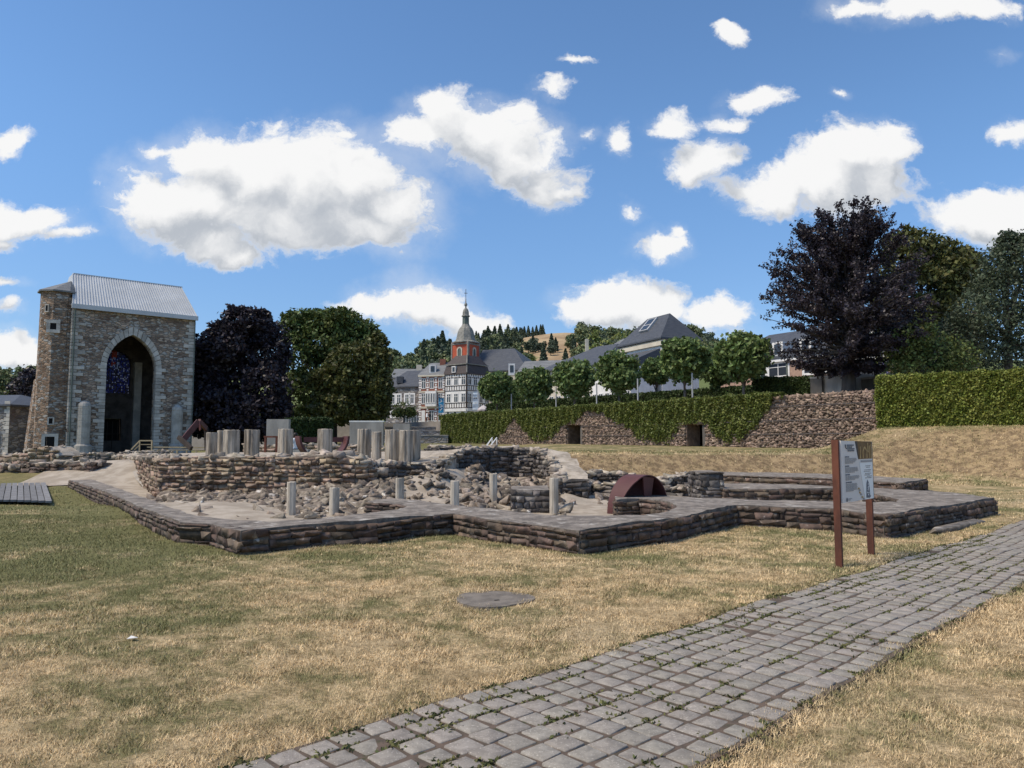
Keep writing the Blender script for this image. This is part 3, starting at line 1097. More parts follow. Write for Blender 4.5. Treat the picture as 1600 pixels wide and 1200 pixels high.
SETTS = []
for i in range(7):
    SETTS.append(sett_shape(rng))
seen.sort(key=lambda s_: s_[0].length)
sett_me = [meshdata('sett', v, f, M_SETT) for v, f in SETTS]
for i, (p, e, s_) in enumerate(seen[:300]):
    o = link('sett', sett_me[i % 7], path, p)
    o.rotation_euler = e
    o.scale = s_
vs_, fs_, b = [], [], 0
for i, (p, e, s_) in enumerate(seen[300:] + unseen):
    v, f = SETTS[i % 7]
    vv = (v * np.array(s_)) @ np.array(Euler(e).to_matrix()).T + np.array(p)
    vs_.append(vv)
    fs_.append(f + b)
    b += len(vv)
part('sett_paving', np.vstack(vs_), np.vstack(fs_), M_SETT, path, kind='stuff')

# ------------------------------------------------------------------ grass blades
def blades(n, pts_fn, length, wid, rng, name, mats=None, lean=(0.25, 1.15)):
    p = pts_fn(n)
    n = len(p)
    z = h(p[:, 0], p[:, 1]) - 0.004
    az = rng.uniform(0, 2 * np.pi, n)
    el = rng.uniform(lean[0], lean[1], n)
    L = length * rng.uniform(0.5, 1.35, n)
    d = np.stack([np.cos(az) * np.cos(el), np.sin(az) * np.cos(el), np.sin(el)], -1)
    s = np.stack([-np.sin(az), np.cos(az), np.zeros(n)], -1)
    # broad side to the sky and sides alike
    base = np.stack([p[:, 0], p[:, 1], z], -1)
    w_ = wid * rng.uniform(0.7, 1.3, n)[:, None]
    v = np.empty((n, 3, 3))
    v[:, 0] = base - s * w_
    v[:, 1] = base + s * w_
    v[:, 2] = base + d * L[:, None]
    return v.reshape(-1, 3), np.arange(3 * n).reshape(-1, 3)


nr = np.random.default_rng(8)


def lawn_pts(dmin, dmax):
    def fn(n):
        yy = np.sqrt(nr.uniform(dmin ** 2, dmax ** 2, n))
        xx = nr.uniform(-0.80, 0.80, n) * (yy + 0.6)
        pd = pathd(xx, yy) + 0.045 * np.sin(xx * 5.1) + 0.03 * np.sin(xx * 13.7) + nr.normal(size=n) * 0.035
        front = np.interp(xx, OX, OY, left=30, right=40)
        ok_ = ((pd < 0.03) | (pd > PW - 0.05)) & (yy < front - 0.02)
        cov = ((xx - COVER.x) / 0.42) ** 2 + ((yy - COVER.y) / 0.40) ** 2
        ok_ &= cov > 0.68 + 0.22 * np.sin(np.arctan2(yy - COVER.y, xx - COVER.x) * 5 + 1)
        # thinner where the drought wore the lawn
        return np.stack([xx, yy], -1)[ok_]
    return fn


COVER = G(772, 938, 0)
gv, gf, gb = [], [], 0
for (n, a, b_, L, wd) in ((230000, 2.6, 5.5, 0.034, 0.0021), (260000, 5.5, 9.0, 0.038, 0.0030), (230000, 9.0, 14.5, 0.042, 0.0046), (60000, 14.5, 24.0, 0.05, 0.008)):
    v, f = blades(n, lawn_pts(a, b_), L, wd, nr, 'grass')
    gv.append(v)
    gf.append(f + gb)
    gb += len(v)


def bank_pts(n):
    yy = nr.uniform(26.5, 37, n)
    xx = nr.uniform(0.8, 27, n)
    return np.stack([xx, yy], -1)[(yy < 36)]


v, f = blades(38000, bank_pts, 0.10, 0.012, nr, 'grass')
gv.append(v)
gf.append(f + gb)
gb += len(v)
part('grass', np.vstack(gv), np.vstack(gf), M_BLADE, kind='stuff')

# weeds in the path's joints
wv_ = []
for _ in range(420):
    r = rng.randrange(0, nrow + 1) if rng.random() < 0.7 else rng.choice([0, 1, 2])
    s = rng.uniform(-0.5, 13.5)
    for k in range(rng.randrange(6, 40)):
        if rng.random() < 0.6:
            c = PA + PU * (s + rng.gauss(0, .07)) + PN * (PITCHW * r + rng.gauss(0, .008))
        else:
            c = PA + PU * (s + rng.gauss(0, .010)) + PN * (PITCHW * r + rng.uniform(-.08, .08))
        wv_.append((c.x, c.y, hz(c.x, c.y) + 0.012))
v, f = leaf_quads(np.array(wv_), 0.034, nr, 0.5)
part('joint_weeds', v, f, M_MOSS, kind='stuff')

# ------------------------------------------------------------------ round cover in the lawn, scrap of paper
t = thing('manhole_cover', 'flat grey concrete cover sunk in the dry grass before the path', 'manhole cover', (COVER.x, COVER.y, hz(COVER.x, COVER.y)))
m = MB()
prof = []
rr = random.Random(4)
vs_ = []
for k in range(30):
    a = 2 * math.pi * k / 30
    rad = 0.38 + 0.03 * math.sin(3 * a + 1) + rr.uniform(-.012, .012)
    vs_.append((rad * math.cos(a) * 1.05, rad * math.sin(a) * 0.98))
cz = hz(COVER.x, COVER.y)
m.prism([(COVER.x + a, COVER.y + b_) for a, b_ in vs_], cz - 0.08, cz + 0.004)
m.build('slab', M_COVER, t)
m = MB()
m.box((COVER.x + 0.03, COVER.y - 0.1, cz + 0.0045), (0.05, 0.025, 0.006), 0.3)
m.build('lifting_slot', M_DARK, t)

lp = G(205, 1008, 0)
m = MB()
zz = hz(lp.x, lp.y) + 0.022
m.add([(lp.x - .035, lp.y, zz), (lp.x + .03, lp.y - .02, zz + .012), (lp.x + .04, lp.y + .02, zz + .004), (lp.x - .02, lp.y + .035, zz + .015),
       (lp.x - .035, lp.y, zz - .004), (lp.x + .03, lp.y - .02, zz + .008), (lp.x + .04, lp.y + .02, zz), (lp.x - .02, lp.y + .035, zz + .011)],
      [(0, 1, 2), (0, 2, 3), (4, 6, 5), (4, 7, 6), (0, 4, 5, 1), (1, 5, 6, 2), (2, 6, 7, 3), (3, 7, 4, 0)])
tag(m.build('paper_scrap', M_WHITE), 'small white paper scrap lying in the grass on the left', 'litter')

# ------------------------------------------------------------------ long foundation wall in front
rng = random.Random(21)
fw = thing('foundation_wall', 'long low foundation wall of dark stones with wide grey cap, zigzagging across the lawn', 'wall', (0.9, 10.3, 0))
loop = [(p.x, p.y) for p in OUT] + [(p.x, p.y) for p in INN]


def wall_top(x, y):
    return WALL_Z + 0.015 * math.sin(1.7 * x + y) + 0.0


poly_fill(loop, 'cap', [M_CAP, M_MORTAR], fw, wall_top, -0.35, seg=0.22, jit=0.022, rng=rng, zj=0.010)
st = []
n_out = len(OUT)
for i in range(len(loop)):
    a, b_ = Vector(loop[i]), Vector(loop[(i + 1) % len(loop)])
    d = b_ - a
    if d.length < 0.1:
        continue
    nrm = Vector((d.y, -d.x)).normalized()            # outline runs left to right along the near side: outward is to the right of travel
    if nrm.dot(-(a + b_) / 2) <= 0.02 * (a + b_).length:
        continue
    if i < n_out - 1:
        za, zb = hz(a.x, a.y) - 0.08, hz(b_.x, b_.y) - 0.08
    else:
        za = zb = -0.05
    st += face_stones(a, b_, lambda tt, za=za, zb=zb: za + (zb - za) * tt, WALL_Z - 0.012, nrm, rng, ln=(0.13, 0.44), hh=(0.055, 0.14), depth=0.18, proud=0.016, gap=0.018)
put_stones(st, M_WALLSTONE, fw)

# flat slabs lying at its foot
for (px, py, L, wd, rz, lab) in ((322, 853, 0.75, 0.16, 2.6, 'narrow flat stone slab leaning at the wall foot on the left corner'),
                                 (1500, 822, 2.6, 0.22, 0.72, 'long flat kerb slab at the wall foot beside the path')):
    p = G(px, py, 0.0)
    zz = hz(p.x, p.y)
    v, f = STONES[2 if px < 800 else 5]
    M3 = np.array(Matrix.Rotation(rz, 3, 'Z'))
    vv = (v * np.array((L, wd, 0.10))) @ M3.T + np.array((p.x, p.y, zz + 0.02))
    tag(part('stone_slab', vv, f, M_CAP), lab, 'stone slab')

# ------------------------------------------------------------------ second wall on the right, pier, low walls behind
R1 = [G(1126, 743.5, .37), G(1300, 748.5, .37), G(1355, 753, .37), G(1408, 756, .37), G(1448, 749.5, .37), G(1359, 745, .37), G(1250, 740, .37), G(1126, 738.5, .37)]
t = thing('stone_wall', 'low straight wall of dark stones at the foot of the dry bank, right of the stone pier', 'wall', (R1[1].x, R1[1].y, 0))
poly_fill([(p.x, p.y) for p in R1], 'cap', [M_CAP, M_MORTAR], t, 0.40, -0.3, seg=0.35, jit=0.025, rng=rng)
put_stones(face_loop([(p.x, p.y) for p in R1], -0.06, 0.385, rng, ln=(0.22, 0.55), hh=(0.09, 0.17), depth=0.18, proud=0.02), M_WALLSTONE, t)


def block(name, label, cat, cx, cy, sx, sy, z0, z1, rz, m_st, m_cap, ln=(0.14, 0.34), hh=(0.09, 0.17), group=None):
    t = thing(name, label, cat, (cx, cy, z0), group)
    ca, sa = math.cos(rz), math.sin(rz)
    lp_ = [(cx + ca * x - sa * y, cy + sa * x + ca * y) for x, y in ((-sx / 2, -sy / 2), (sx / 2, -sy / 2), (sx / 2, sy / 2), (-sx / 2, sy / 2))]
    poly_fill(lp_, 'cap', m_cap, t, z1, z0 - 0.2, seg=0.2, jit=0.02, rng=rng)
    put_stones(face_loop(lp_, z0, z1 - 0.01, rng, ln=ln, hh=hh, depth=0.14, proud=0.03), m_st, t)
    return t


p = G(1109, 777, 0.12)
block('stone_pier', 'square pier of pale grey stones standing between the low walls on the right', 'pier', p.x, p.y + .35, 0.66, 0.8, 0.08, zat(737, p.y), 0.1, M_DARKSTONE, [M_CAP, M_MORTAR])
p = G(829, 803, 0.0)
block('masonry_block', 'squat square block of dark stones on the pit floor beside a slim post', 'pier', p.x, p.y + .8, 0.86, 1.5, 0.0, 0.53, 0.0, M_DARKSTONE, [M_CAP, M_MORTAR], ln=(0.12, 0.26), hh=(0.08, 0.14))


def ruin_wall(name, label, px_tops, thick, m_st, m_cap, zb=0.0, ln=(0.18, 0.42), hh=(0.09, 0.18), jag=0.06, limit=300, seed=1, bulge=0.0, depth=0.24, proud=0.05, cat='wall'):
    """a broken wall: px_tops = (px, py of the crest, distance); its front face is stones, its crest pale mortar with loose stones"""
    rg = random.Random(seed)
    pts = [D(px, py, d) for (px, py, d) in px_tops]
    t = thing(name, label, cat, (pts[0].x, pts[0].y, zb))
    # core: strip with thickness
    fine_ = []
    for i in range(len(pts) - 1):
        k = max(1, int((pts[i + 1] - pts[i]).length / 0.3))
        for j in range(k):
            q_ = pts[i].lerp(pts[i + 1], j / k)
            q_.z += rg.uniform(-jag, jag)
            fine_.append(q_)
    fine_.append(pts[-1])
    v, f, mi = [], [], []
    n = len(fine_)
    for i, q_ in enumerate(fine_):
        a = fine_[max(0, i - 1)]
        b_ = fine_[min(n - 1, i + 1)]
        d = Vector((b_.x - a.x, b_.y - a.y)).normalized()
        nb = Vector((-d.y, d.x))
        w2 = thick * (1 + rg.uniform(-.08, .08))
        v += [(q_.x + nb.x * .02, q_.y + nb.y * .02, zb - 0.3), (q_.x + nb.x * .02, q_.y + nb.y * .02, q_.z - .02),
              (q_.x + nb.x * w2 * .35, q_.y + nb.y * w2 * .35, q_.z + bulge + rg.uniform(-.02, .04)), (q_.x + nb.x * w2, q_.y + nb.y * w2, q_.z - 0.01 + rg.uniform(-.03, .03)),
              (q_.x + nb.x * w2, q_.y + nb.y * w2, zb - 0.3)]
    for i in range(n - 1):
        for k in range(4):
            a = i * 5 + k
            f.append((a, a + 5, a + 6, a + 1))
            mi.append(1 if k in (0, 3) else 0)
    f.append((0, 1, 2, 3, 4))
    f.append(tuple((n - 1) * 5 + k for k in (4, 3, 2, 1, 0)))
    mi += [1, 1]
    part('core', v, f, m_cap, t, mi)
    st_ = []
    for i in range(len(pts) - 1):
        a, b_ = pts[i], pts[i + 1]
        d = Vector((b_.x - a.x, b_.y - a.y)).normalized()
        nrm = Vector((d.y, -d.x))
        st_ += face_stones(a, b_, zb - 0.02, lambda tt, a=a, b_=b_: a.z + (b_.z - a.z) * tt + rg.uniform(-jag, jag) * 0.5, nrm, rg, ln=ln, hh=hh, depth=depth, proud=proud, gap=0.02, tilt=0.09)
    # right end face
    a = pts[-1]
    d = Vector((pts[-1].x - pts[-2].x, pts[-1].y - pts[-2].y)).normalized()
    nb = Vector((-d.y, d.x))
    e = Vector((a.x + nb.x * thick, a.y + nb.y * thick, a.z))
    if d.dot(Vector((-a.x, -a.y))) > 0 or True:
        st_ += face_stones(a, e, zb - 0.02, a.z - .02, d, rg, ln=ln, hh=hh, depth=depth, proud=proud, gap=0.02, tilt=0.09)
    put_stones(st_, m_st, t, limit)
    # loose stones bedded in the crest
    st2 = []
    for i in range(int(n * 4.5)):
        q_ = fine_[rg.randrange(n)]
        i0 = max(0, fine_.index(q_) - 1)
        st2.append((Vector((q_.x, q_.y, q_.z - .01)) + Vector((rg.uniform(-.15, .15), rg.uniform(0, thick * .8), 0)), (rg.uniform(-.3, .3), rg.uniform(-.3, .3), rg.uniform(0, 6)),
                    (rg.uniform(.10, .30), rg.uniform(.10, .24), rg.uniform(.07, .16))))
    put_stones(st2, M_PALEST, t, 0, 'b')
    return t


M_PALEST = mat('crest_stone', (0.44, 0.385, 0.315), (0.22, 0.18, 0.14), 4.0, 0.92, 0.6, 22, rnd=0.4, hue=0.015)
PCAP = [M_PALEMORTAR, M_PITMORTAR]
DCAP = [M_PALEMORTAR, M_MORTAR]

# crypt wall: big front face and its long left return, carrying the pillar platform
A_PTS = [(183, 713, 36.8), (205, 713.5, 30.0), (230, 715, 23.5), (249, 717, 20.2), (300, 714.5, 19.9), (360, 714, 19.6), (430, 713.5, 19.2), (500, 713, 18.9), (556, 713, 18.7), (575, 720, 18.7), (587, 736, 18.9)]
ruin_wall('crypt_wall', 'broad brown rubble wall of the crypt carrying the row of big pillars', A_PTS, 1.2, M_PITSTONE, PCAP, zb=0.0, ln=(0.13, 0.36), hh=(0.075, 0.15), seed=4, depth=0.3, proud=0.05)
plat = [D(186, 713, 36.8), D(250, 716, 20.9), D(556, 712.5, 19.3), D(590, 722, 19.8), D(660, 722, 20.9), D(700, 716, 21.2), D(720, 707, 23.2), D(700, 703, 26.5), D(560, 706, 27.0), D(330, 706, 27.5), D(220, 710, 38)]
bmv = [(p.x, p.y, p.z - 0.015) for p in plat]
cen = (-6.5, 23.0, 1.14)
vv = bmv + [cen, (-2.9, 22.4, 1.03)]
nb_ = len(bmv)
m = MB()
m.add(bmv + [(p.x, p.y, -0.2) for p in plat], [tuple(range(nb_))] + [(nb_ + i, nb_ + (i + 1) % nb_, (i + 1) % nb_, i) for i in range(nb_)])
bm = bmesh.new()
vsb = [bm.verts.new(p) for p in m.v]
for q_ in m.f:
    bm.faces.new([vsb[i] for i in q_])
bm.normal_update()
bmesh.ops.triangulate(bm, faces=bm.faces)
bm.verts.index_update()
part('crypt_platform', [x.co[:] for x in bm.verts], [[k.index for k in x.verts] for x in bm.faces], M_PALEMORTAR, kind='structure')
bm.free()

# ledge under the right pillars, dark curved apse wall, low rubble walls beyond
ruin_wall('ledge_wall', 'low dark ledge of stones under the right group of pillars', [(584, 725, 19.6), (620, 726, 20.1), (660, 726, 20.4), (694, 722, 20.9)], 0.5, M_DARKSTONE, DCAP, zb=0.35, ln=(0.14, 0.34), hh=(0.08, 0.13), seed=6, depth=0.16)
ruin_wall('apse_wall', 'curved dark wall of the ruined apse with pale broken crest stepping down at its right end', [(672, 728, 20.6), (690, 720, 21.2), (712, 709, 22.6), (735, 702, 23.6), (765, 699.5, 24.4), (800, 699.5, 24.8), (835, 701, 24.4), (853, 709, 23.2), (864, 722, 22.0), (873, 737, 20.9), (879, 750, 19.8)],
          0.75, M_DARKSTONE, DCAP, zb=0.15, ln=(0.14, 0.40), hh=(0.08, 0.16), seed=9, depth=0.22, proud=0.06)
ruin_wall('rubble_wall', 'low pale rubble wall behind the right group of pillars', [(655, 704, 27.5), (675, 699, 27.3), (700, 698, 27.2), (730, 698.5, 27.0)], 0.6, M_DARKSTONE, DCAP, zb=0.6, ln=(0.14, 0.3), hh=(0.08, 0.15), seed=12, limit=60)
ruin_wall('curved_wall', 'low curved ruin wall of grey stones just left of the steel arch', [(868, 757, 23.5), (885, 748, 24.5), (905, 742, 25.2), (930, 738, 25.6), (955, 739, 25.6), (985, 742, 25.4)], 0.7, M_DARKSTONE, DCAP, zb=0.0, seed=14, limit=150)
ruin_wall('curved_wall', 'thin lower course of stones on the pit floor in front of the curved wall', [(898, 754.5, 22.4), (925, 756, 22.0), (955, 760, 21.6), (985, 762, 21.5)], 0.4, M_DARKSTONE, DCAP, zb=0.0, seed=15, limit=80)
ruin_wall('curved_wall', 'low broken wall of grey stones between the steel arch and the stone pier', [(1035, 753, 23.6), (1050, 745, 24.2), (1070, 742, 24.5), (1095, 744, 24.3)], 0.6, M_DARKSTONE, DCAP, zb=0.0, seed=16, limit=80)
ruin_wall('curved_wall', 'short low wall of pale stones at the foot of the stone pier', [(1040, 762, 21.5), (1068, 763, 21.2), (1092, 766, 21.0)], 0.4, M_DARKSTONE, DCAP, zb=0.0, seed=17, limit=60)

# ruins on the far left
ruin_wall('ruin_wall', 'dark red brown broken wall behind the wooden deck on the far left', [(-60, 727, 27.5), (0, 727, 27.0), (25, 729, 26.8), (48, 724, 26.7), (80, 724, 26.6), (104, 725, 26.5), (122, 723, 26.4), (143, 723.5, 26.2)], 0.9, M_WALLSTONE, DCAP, zb=0.05, ln=(0.22, 0.55), hh=(0.11, 0.22), seed=18, limit=200, jag=.08)
ruin_wall('ruin_wall', 'heaped pale rubble wall below the stair turret on the far left', [(-40, 716, 38), (0, 714, 37.5), (20, 710, 37.3), (45, 702, 37), (60, 697, 37), (78, 696, 37), (84, 712, 36.8)], 1.4, M_PITSTONE, DCAP, zb=0.2, ln=(0.25, 0.6), hh=(0.14, 0.26), seed=19, limit=120, jag=.12)
ruin_wall('ruin_wall', 'low dark wall in front of the tower left half', [(100, 711, 47), (150, 710, 47), (205, 706, 47.5), (262, 706, 48)], 0.8, M_DARKSTONE, DCAP, zb=0.0, ln=(0.25, 0.6), hh=(0.14, 0.26), seed=20, limit=60, jag=.08)
ruin_wall('ruin_wall', 'long low wall of mixed rubble beyond the platform pillars', [(380, 697, 43), (430, 698, 42), (480, 696, 42), (530, 697, 42), (600, 700, 41)], 0.8, M_PITSTONE, DCAP, zb=0.7, ln=(0.25, 0.6), hh=(0.14, 0.26), seed=22, limit=60, jag=.1)


# rubble heaps on the pit floor
def heap(name, label, n, xf, yf, smin, smax, seed, m_=None):
    rg = random.Random(seed)
    lst = []
    for _ in range(n):
        x, y = xf(rg), None
        y = yf(rg, x)
        fr = float(np.interp(x, OX, OY)) + 1.3
        if y < fr:
            continue
        s = smin + (smax - smin) * rg.random() ** 2.2
        z = float(mound(np.array([x]), np.array([y]))[0])
        lst.append((Vector((x, y, z + s * rg.uniform(0.05, 0.3))), (rg.uniform(-.6, .6), rg.uniform(-.6, .6), rg.uniform(0, 6.3)), (s * rg.uniform(.9, 1.5), s * rg.uniform(.7, 1.1), s * rg.uniform(.4, .8))))
    c = lst[0][0]
    t = thing(name, label, 'rubble', (c.x, c.y, 0), 'rubble heaps in the crypt pit')
    put_stones(lst, m_ or M_RUBBLE, t, 300, 'b')


heap('rubble_heap', 'long heap of loose stones along the foot of the broad crypt wall', 2300, lambda r: -9.3 + 6.4 * r.random() ** .8,
     lambda r, x: float(np.interp(x, [-9.7, -3.4], [20.0, 18.5])) - abs(r.gauss(0, .8 + .12 * (x + 9.7))), 0.06, 0.26, 31)
heap('rubble_heap', 'scattered stones on the pale sandy slope below the ledge', 420, lambda r: r.gauss(-1.9, 1.1), lambda r, x: r.uniform(15.0, 20.4), 0.05, 0.24, 32)
heap('rubble_heap', 'heap of grey stones at the foot of the curved apse wall', 700, lambda r: r.uniform(-1.3, 1.3), lambda r, x: 22.8 - abs(r.gauss(0, 2.1)), 0.06, 0.28, 33)
heap('rubble_heap', 'thin scatter of small stones on the pale floor behind the low wall at left', 260, lambda r: r.uniform(-9.2, -3.6), lambda r, x: 19.2 - abs(r.gauss(0, 2.6)), 0.05, 0.22, 36)
heap('rubble_heap', 'few scattered stones on the floor near the slim right post', 130, lambda r: r.uniform(1.2, 4.0), lambda r, x: r.uniform(18.5, 24.0), 0.05, 0.2, 34)


# ------------------------------------------------------------------ pillars
def pillar(name, label, group, base, rad, height, m_, flutes, seed):
    rg = random.Random(seed)
    t = thing(name, label, 'pillar', base, group)
    seg = flutes * 3
    v, f = [], []
    rows = [(-0.15, 1.0), (0.02, 1.0), (height * .33, 1.0), (height * .66, 1.0), (height - 0.015, 1.0), (height, 0.95)]
    amp = [rg.uniform(-.03, .05) for _ in range(seg)]
    for (z, s) in rows:
        for k in range(seg):
            a = 2 * math.pi * k / seg
            r_ = rad * s * (1 + (0.03 if k % 3 else -0.045) + amp[k] + rg.uniform(-.008, .008))
            v.append((base[0] + r_ * math.cos(a), base[1] + r_ * math.sin(a), base[2] + z + (rg.uniform(-.012, .012) if z > height * .9 else 0)))
    for i in range(len(rows) - 1):
        for k in range(seg):
            k2 = (k + 1) % seg
            f.append((i * seg + k, i * seg + k2, (i + 1) * seg + k2, (i + 1) * seg + k))
    me_ = part('shaft', v, f, m_, t)
    v2 = v[-seg:]
    part('top', v2, [tuple(range(seg))], m_, t)
    return t


PILL = [(330, 16, 676, 711.5, 21.9, 'streaked concrete pillar at the left end of the crypt platform row'),
        (347, 15, 673, 711, 22.6, 'streaked pillar second from the left end of the platform row'),
        (361, 24, 672, 711.5, 21.6, 'broad streaked pillar third from the left, touching its two left neighbours'),
        (393, 22, 671.5, 710, 22.6, 'streaked pillar standing alone right of the three touching ones'),
        (445.5, 22, 670.5, 708.5, 24.0, 'streaked pillar between the small rust frame and the person in white'),
        (507.5, 22, 670.5, 708.5, 24.0, 'streaked pillar standing in front of the dark red steel bowl'),
        (569, 20, 670.5, 712, 21.8, 'streaked pillar just right of the dark red steel bowl'),
        (588, 15, 675, 720.5, 21.5, 'slim pale pillar on the ledge, shorter than the pillars beside it'),
        (613, 22, 671.5, 722, 21.4, 'streaked pillar on the ledge in the right group, left of the fluted pair'),
        (634, 21, 672.5, 723, 21.2, 'pale fluted pillar on the ledge, left one of the touching pair'),
        (648, 18, 672.5, 722, 21.8, 'grey fluted pillar on the ledge, rightmost of the big pillars')]
for i, (px, wd, yt, yb, d, lab) in enumerate(PILL):
    b_ = D(px, yb, d)
    pillar('concrete_pillar', lab, 'big concrete pillars of the crypt', (b_.x, b_.y, b_.z), wd / 2 / F * d, zat(yt, d) - b_.z, M_PILLAR, 9 if wd > 18 else 6, 40 + i)
POSTS = [(454.5, 13, 753, 811, 15.4, 'slim pale post on the pit floor, leftmost of the small posts'),
         (522, 15, 762, 809, 15.6, 'slim pale post on the pit floor, second small post from the left, lowest of them'),
         (624.5, 13, 747, 786, 17.0, 'slim post standing on the pale sandy slope by the round niche'),
         (710.5, 14, 751, 795, 16.0, 'slim post at the foot of the sandy slope, behind the wall bend'),
         (771, 12, 740, 788, 18.2, 'slim post by the stone heap under the dark apse wall'),
         (866, 14, 747, 804, 16.2, 'slim pale post beside the square masonry block')]
for i, (px, wd, yt, yb, d, lab) in enumerate(POSTS):
    b_ = D(px, yb, d)
    pillar('concrete_post', lab, 'small concrete posts in the pit', (b_.x, b_.y, max(0.0, b_.z)), wd / 2 / F * d, zat(yt, d) - max(0.0, b_.z), M_POST, 5, 60 + i)


# ------------------------------------------------------------------ steel sculptures
def shell(name, parent, path2, wfn, c, ax, sx, th, m_):
    """a curved steel strip: path2(phi)->(s, z) in the cross-section, wfn(phi)->(w0, w1) along the axis"""
    v, f = [], []
    N = len(path2)
    for i, (s, z, s2, z2) in enumerate(path2):
        w0, w1 = wfn(i / (N - 1))
        for (ss, zz_) in ((s, z), (s2, z2)):
            for w_ in (w0, w1):
                v.append((c[0] + sx[0] * ss + ax[0] * w_, c[1] + sx[1] * ss + ax[1] * w_, c[2] + zz_))
    for i in range(N - 1):
        a, b_ = i * 4, i * 4 + 4
        f += [(a, b_, b_ + 1, a + 1), (a + 2, a + 3, b_ + 3, b_ + 2), (a, a + 2, b_ + 2, b_), (a + 1, b_ + 1, b_ + 3, a + 3)]
    f += [(0, 1, 3, 2), ((N - 1) * 4, (N - 1) * 4 + 2, (N - 1) * 4 + 3, (N - 1) * 4 + 1)]
    return part(name, v, f, m_, parent)


def arc(r, th, a0, a1, n=28, zs=1.0):
    return [((r) * math.cos(a), r * zs * math.sin(a), (r - th) * math.cos(a), (r * zs - th) * math.sin(a)) for a in [a0 + (a1 - a0) * i / n for i in range(n + 1)]]


cS = (3.02, 16.6, 0.0)
aph = R(-38)                                    # the open end looks to the right of the camera
axv = Vector((-math.cos(aph) * 0.72, math.sin(-aph) * 1.12)).normalized()
axv = Vector((-0.66, 0.75))                     # from the open end into the barrel
sx = Vector((0.75, 0.66))
t = thing('steel_arch_sculpture', 'dark red steel half barrel arch sculpture standing on the pit floor', 'sculpture', cS)
shell('arch_plate', t, arc(0.78, 0.025, math.pi, 0.0, 36, 1.10), lambda q_: (0.20 * max(0.0, 1 - q_ * 3.0) - 0.04 * math.sin(math.pi * q_), 0.50), cS, axv, sx, 0.025, M_CORTEN)
# second plate: a cone strip standing in the mouth, narrow at its foot
v = []
off = Vector((axv.x, axv.y, 0)) * 0.03
mid = Vector((cS[0], cS[1], 0))


def inarch(s_, w_, z_):
    return Vector((cS[0] + sx.x * s_ + axv.x * w_, cS[1] + sx.y * s_ + axv.y * w_, z_))


q4_ = [inarch(-.13, .0, .82), inarch(.26, .0, .79), inarch(.16, .08, 0.0), inarch(0.04, .08, 0.0)]
v = q4_ + [p + off for p in q4_]
part('wedge_plate', v, [(0, 1, 2, 3), (7, 6, 5, 4), (0, 4, 5, 1), (1, 5, 6, 2), (2, 6, 7, 3), (3, 7, 4, 0)], M_CORTEN, t)
# closed far end
ea = arc(0.76, 0.02, math.pi, 0.0, 20, 1.10)
part('end_plate', [inarch(p[0], .49, p[1]) for p in ea] + [inarch(p[0], .46, p[1]) for p in ea],
     [tuple(range(21)), tuple(range(21, 42))[::-1]] + [(i, i + 21, i + 22, i + 1) for i in range(20)], M_CORTEN, t)

cB = D(506, 709, 29.5)
gzB = hz(cB.x, cB.y)
t = thing('steel_bowl_sculpture', 'dark red steel bowl shaped half ring standing behind the platform pillars', 'sculpture', (cB.x, cB.y, gzB))
arcB = arc(1.02, 0.08, math.pi, 2 * math.pi, 30, 0.98)
shell('ring_plate', t, arcB, lambda q_: (-0.12, 0.55), (cB.x, cB.y, gzB + 1.0), Vector((-0.52, 0.854)), Vector((0.854, 0.52)), 0.07, M_CORTEN)
m = MB()
zt = gzB + 0.86
m.bar((cB.x - 1.0 * .93, cB.y + .40, zt), (cB.x + 0.68, cB.y + 0.85, zt), 0.03, 0.20)
m.build('cross_plate', M_CORTEN, t)

fr = D(422, 709, 27.0)
gz = hz(fr.x, fr.y)
t = thing('rust_frame', 'small upright rust red frame standing behind the platform, left of a pillar', 'sculpture', (fr.x, fr.y, gz))
m = MB()
for px in (414.5, 432):
    a = D(px, 708, 27.0)
    m.box((a.x, a.y, (gz + zat(683.5, 27)) / 2), (0.07, 0.10, zat(683.5, 27) - gz))
m.build('upright', M_RUST, t)
m = MB()
m.bar(D(412.8, 682.5, 27.0), D(433.6, 682.5, 27.0), 0.10, 0.06)
m.build('crossbar', M_RUST, t)

ts = D(306, 700, 40)
gz = hz(ts.x, ts.y)
t = thing('steel_roof_sculpture', 'angular dark red steel sculpture like a leaning gable beside the tower', 'sculpture', (ts.x, ts.y, gz))
m = MB()
m.bar(D(284, 690, 40), D(311, 658, 40.5), 0.16, 0.30)
m.build('left_plate', M_CORTEN, t)
m = MB()
m.bar(D(311, 658, 40.5), D(322.5, 670, 41.5), 0.14, 0.26)
m.bar(D(310.5, 659, 40.5), D(313, 672, 40.3), 0.05, 0.18)
m.build('right_plate', M_CORTEN, t)
m = MB()
m.bar(D(279, 683, 40), D(299, 701, 39.5), 0.16, 0.22)
m.bar(D(322, 668, 41.5), D(323, 704, 41.5), 0.12, 0.2)
m.build('base_plate', M_TIMBER, t, kind='stuff')

# ------------------------------------------------------------------ the tower (local frame: u along the front, v into the depth, z up)
TO = Vector((-41.0, 68.0, 0.0))
TU = Vector((0.768, 0.640, 0.0))
TV = Vector((-0.640, 0.768, 0.0))
TW, TH = 10.93, 14.1
T_UA, T_UB, T_SPR, T_APX = 2.95, 7.40, 8.7, 12.05


def TL(p):
    return TO + TU * p[0] + TV * p[1] + Vector((0, 0, p[2]))


tower = thing('church_tower', 'tall square rubble stone tower with open pointed arch and grey metal roof', 'tower', TO)


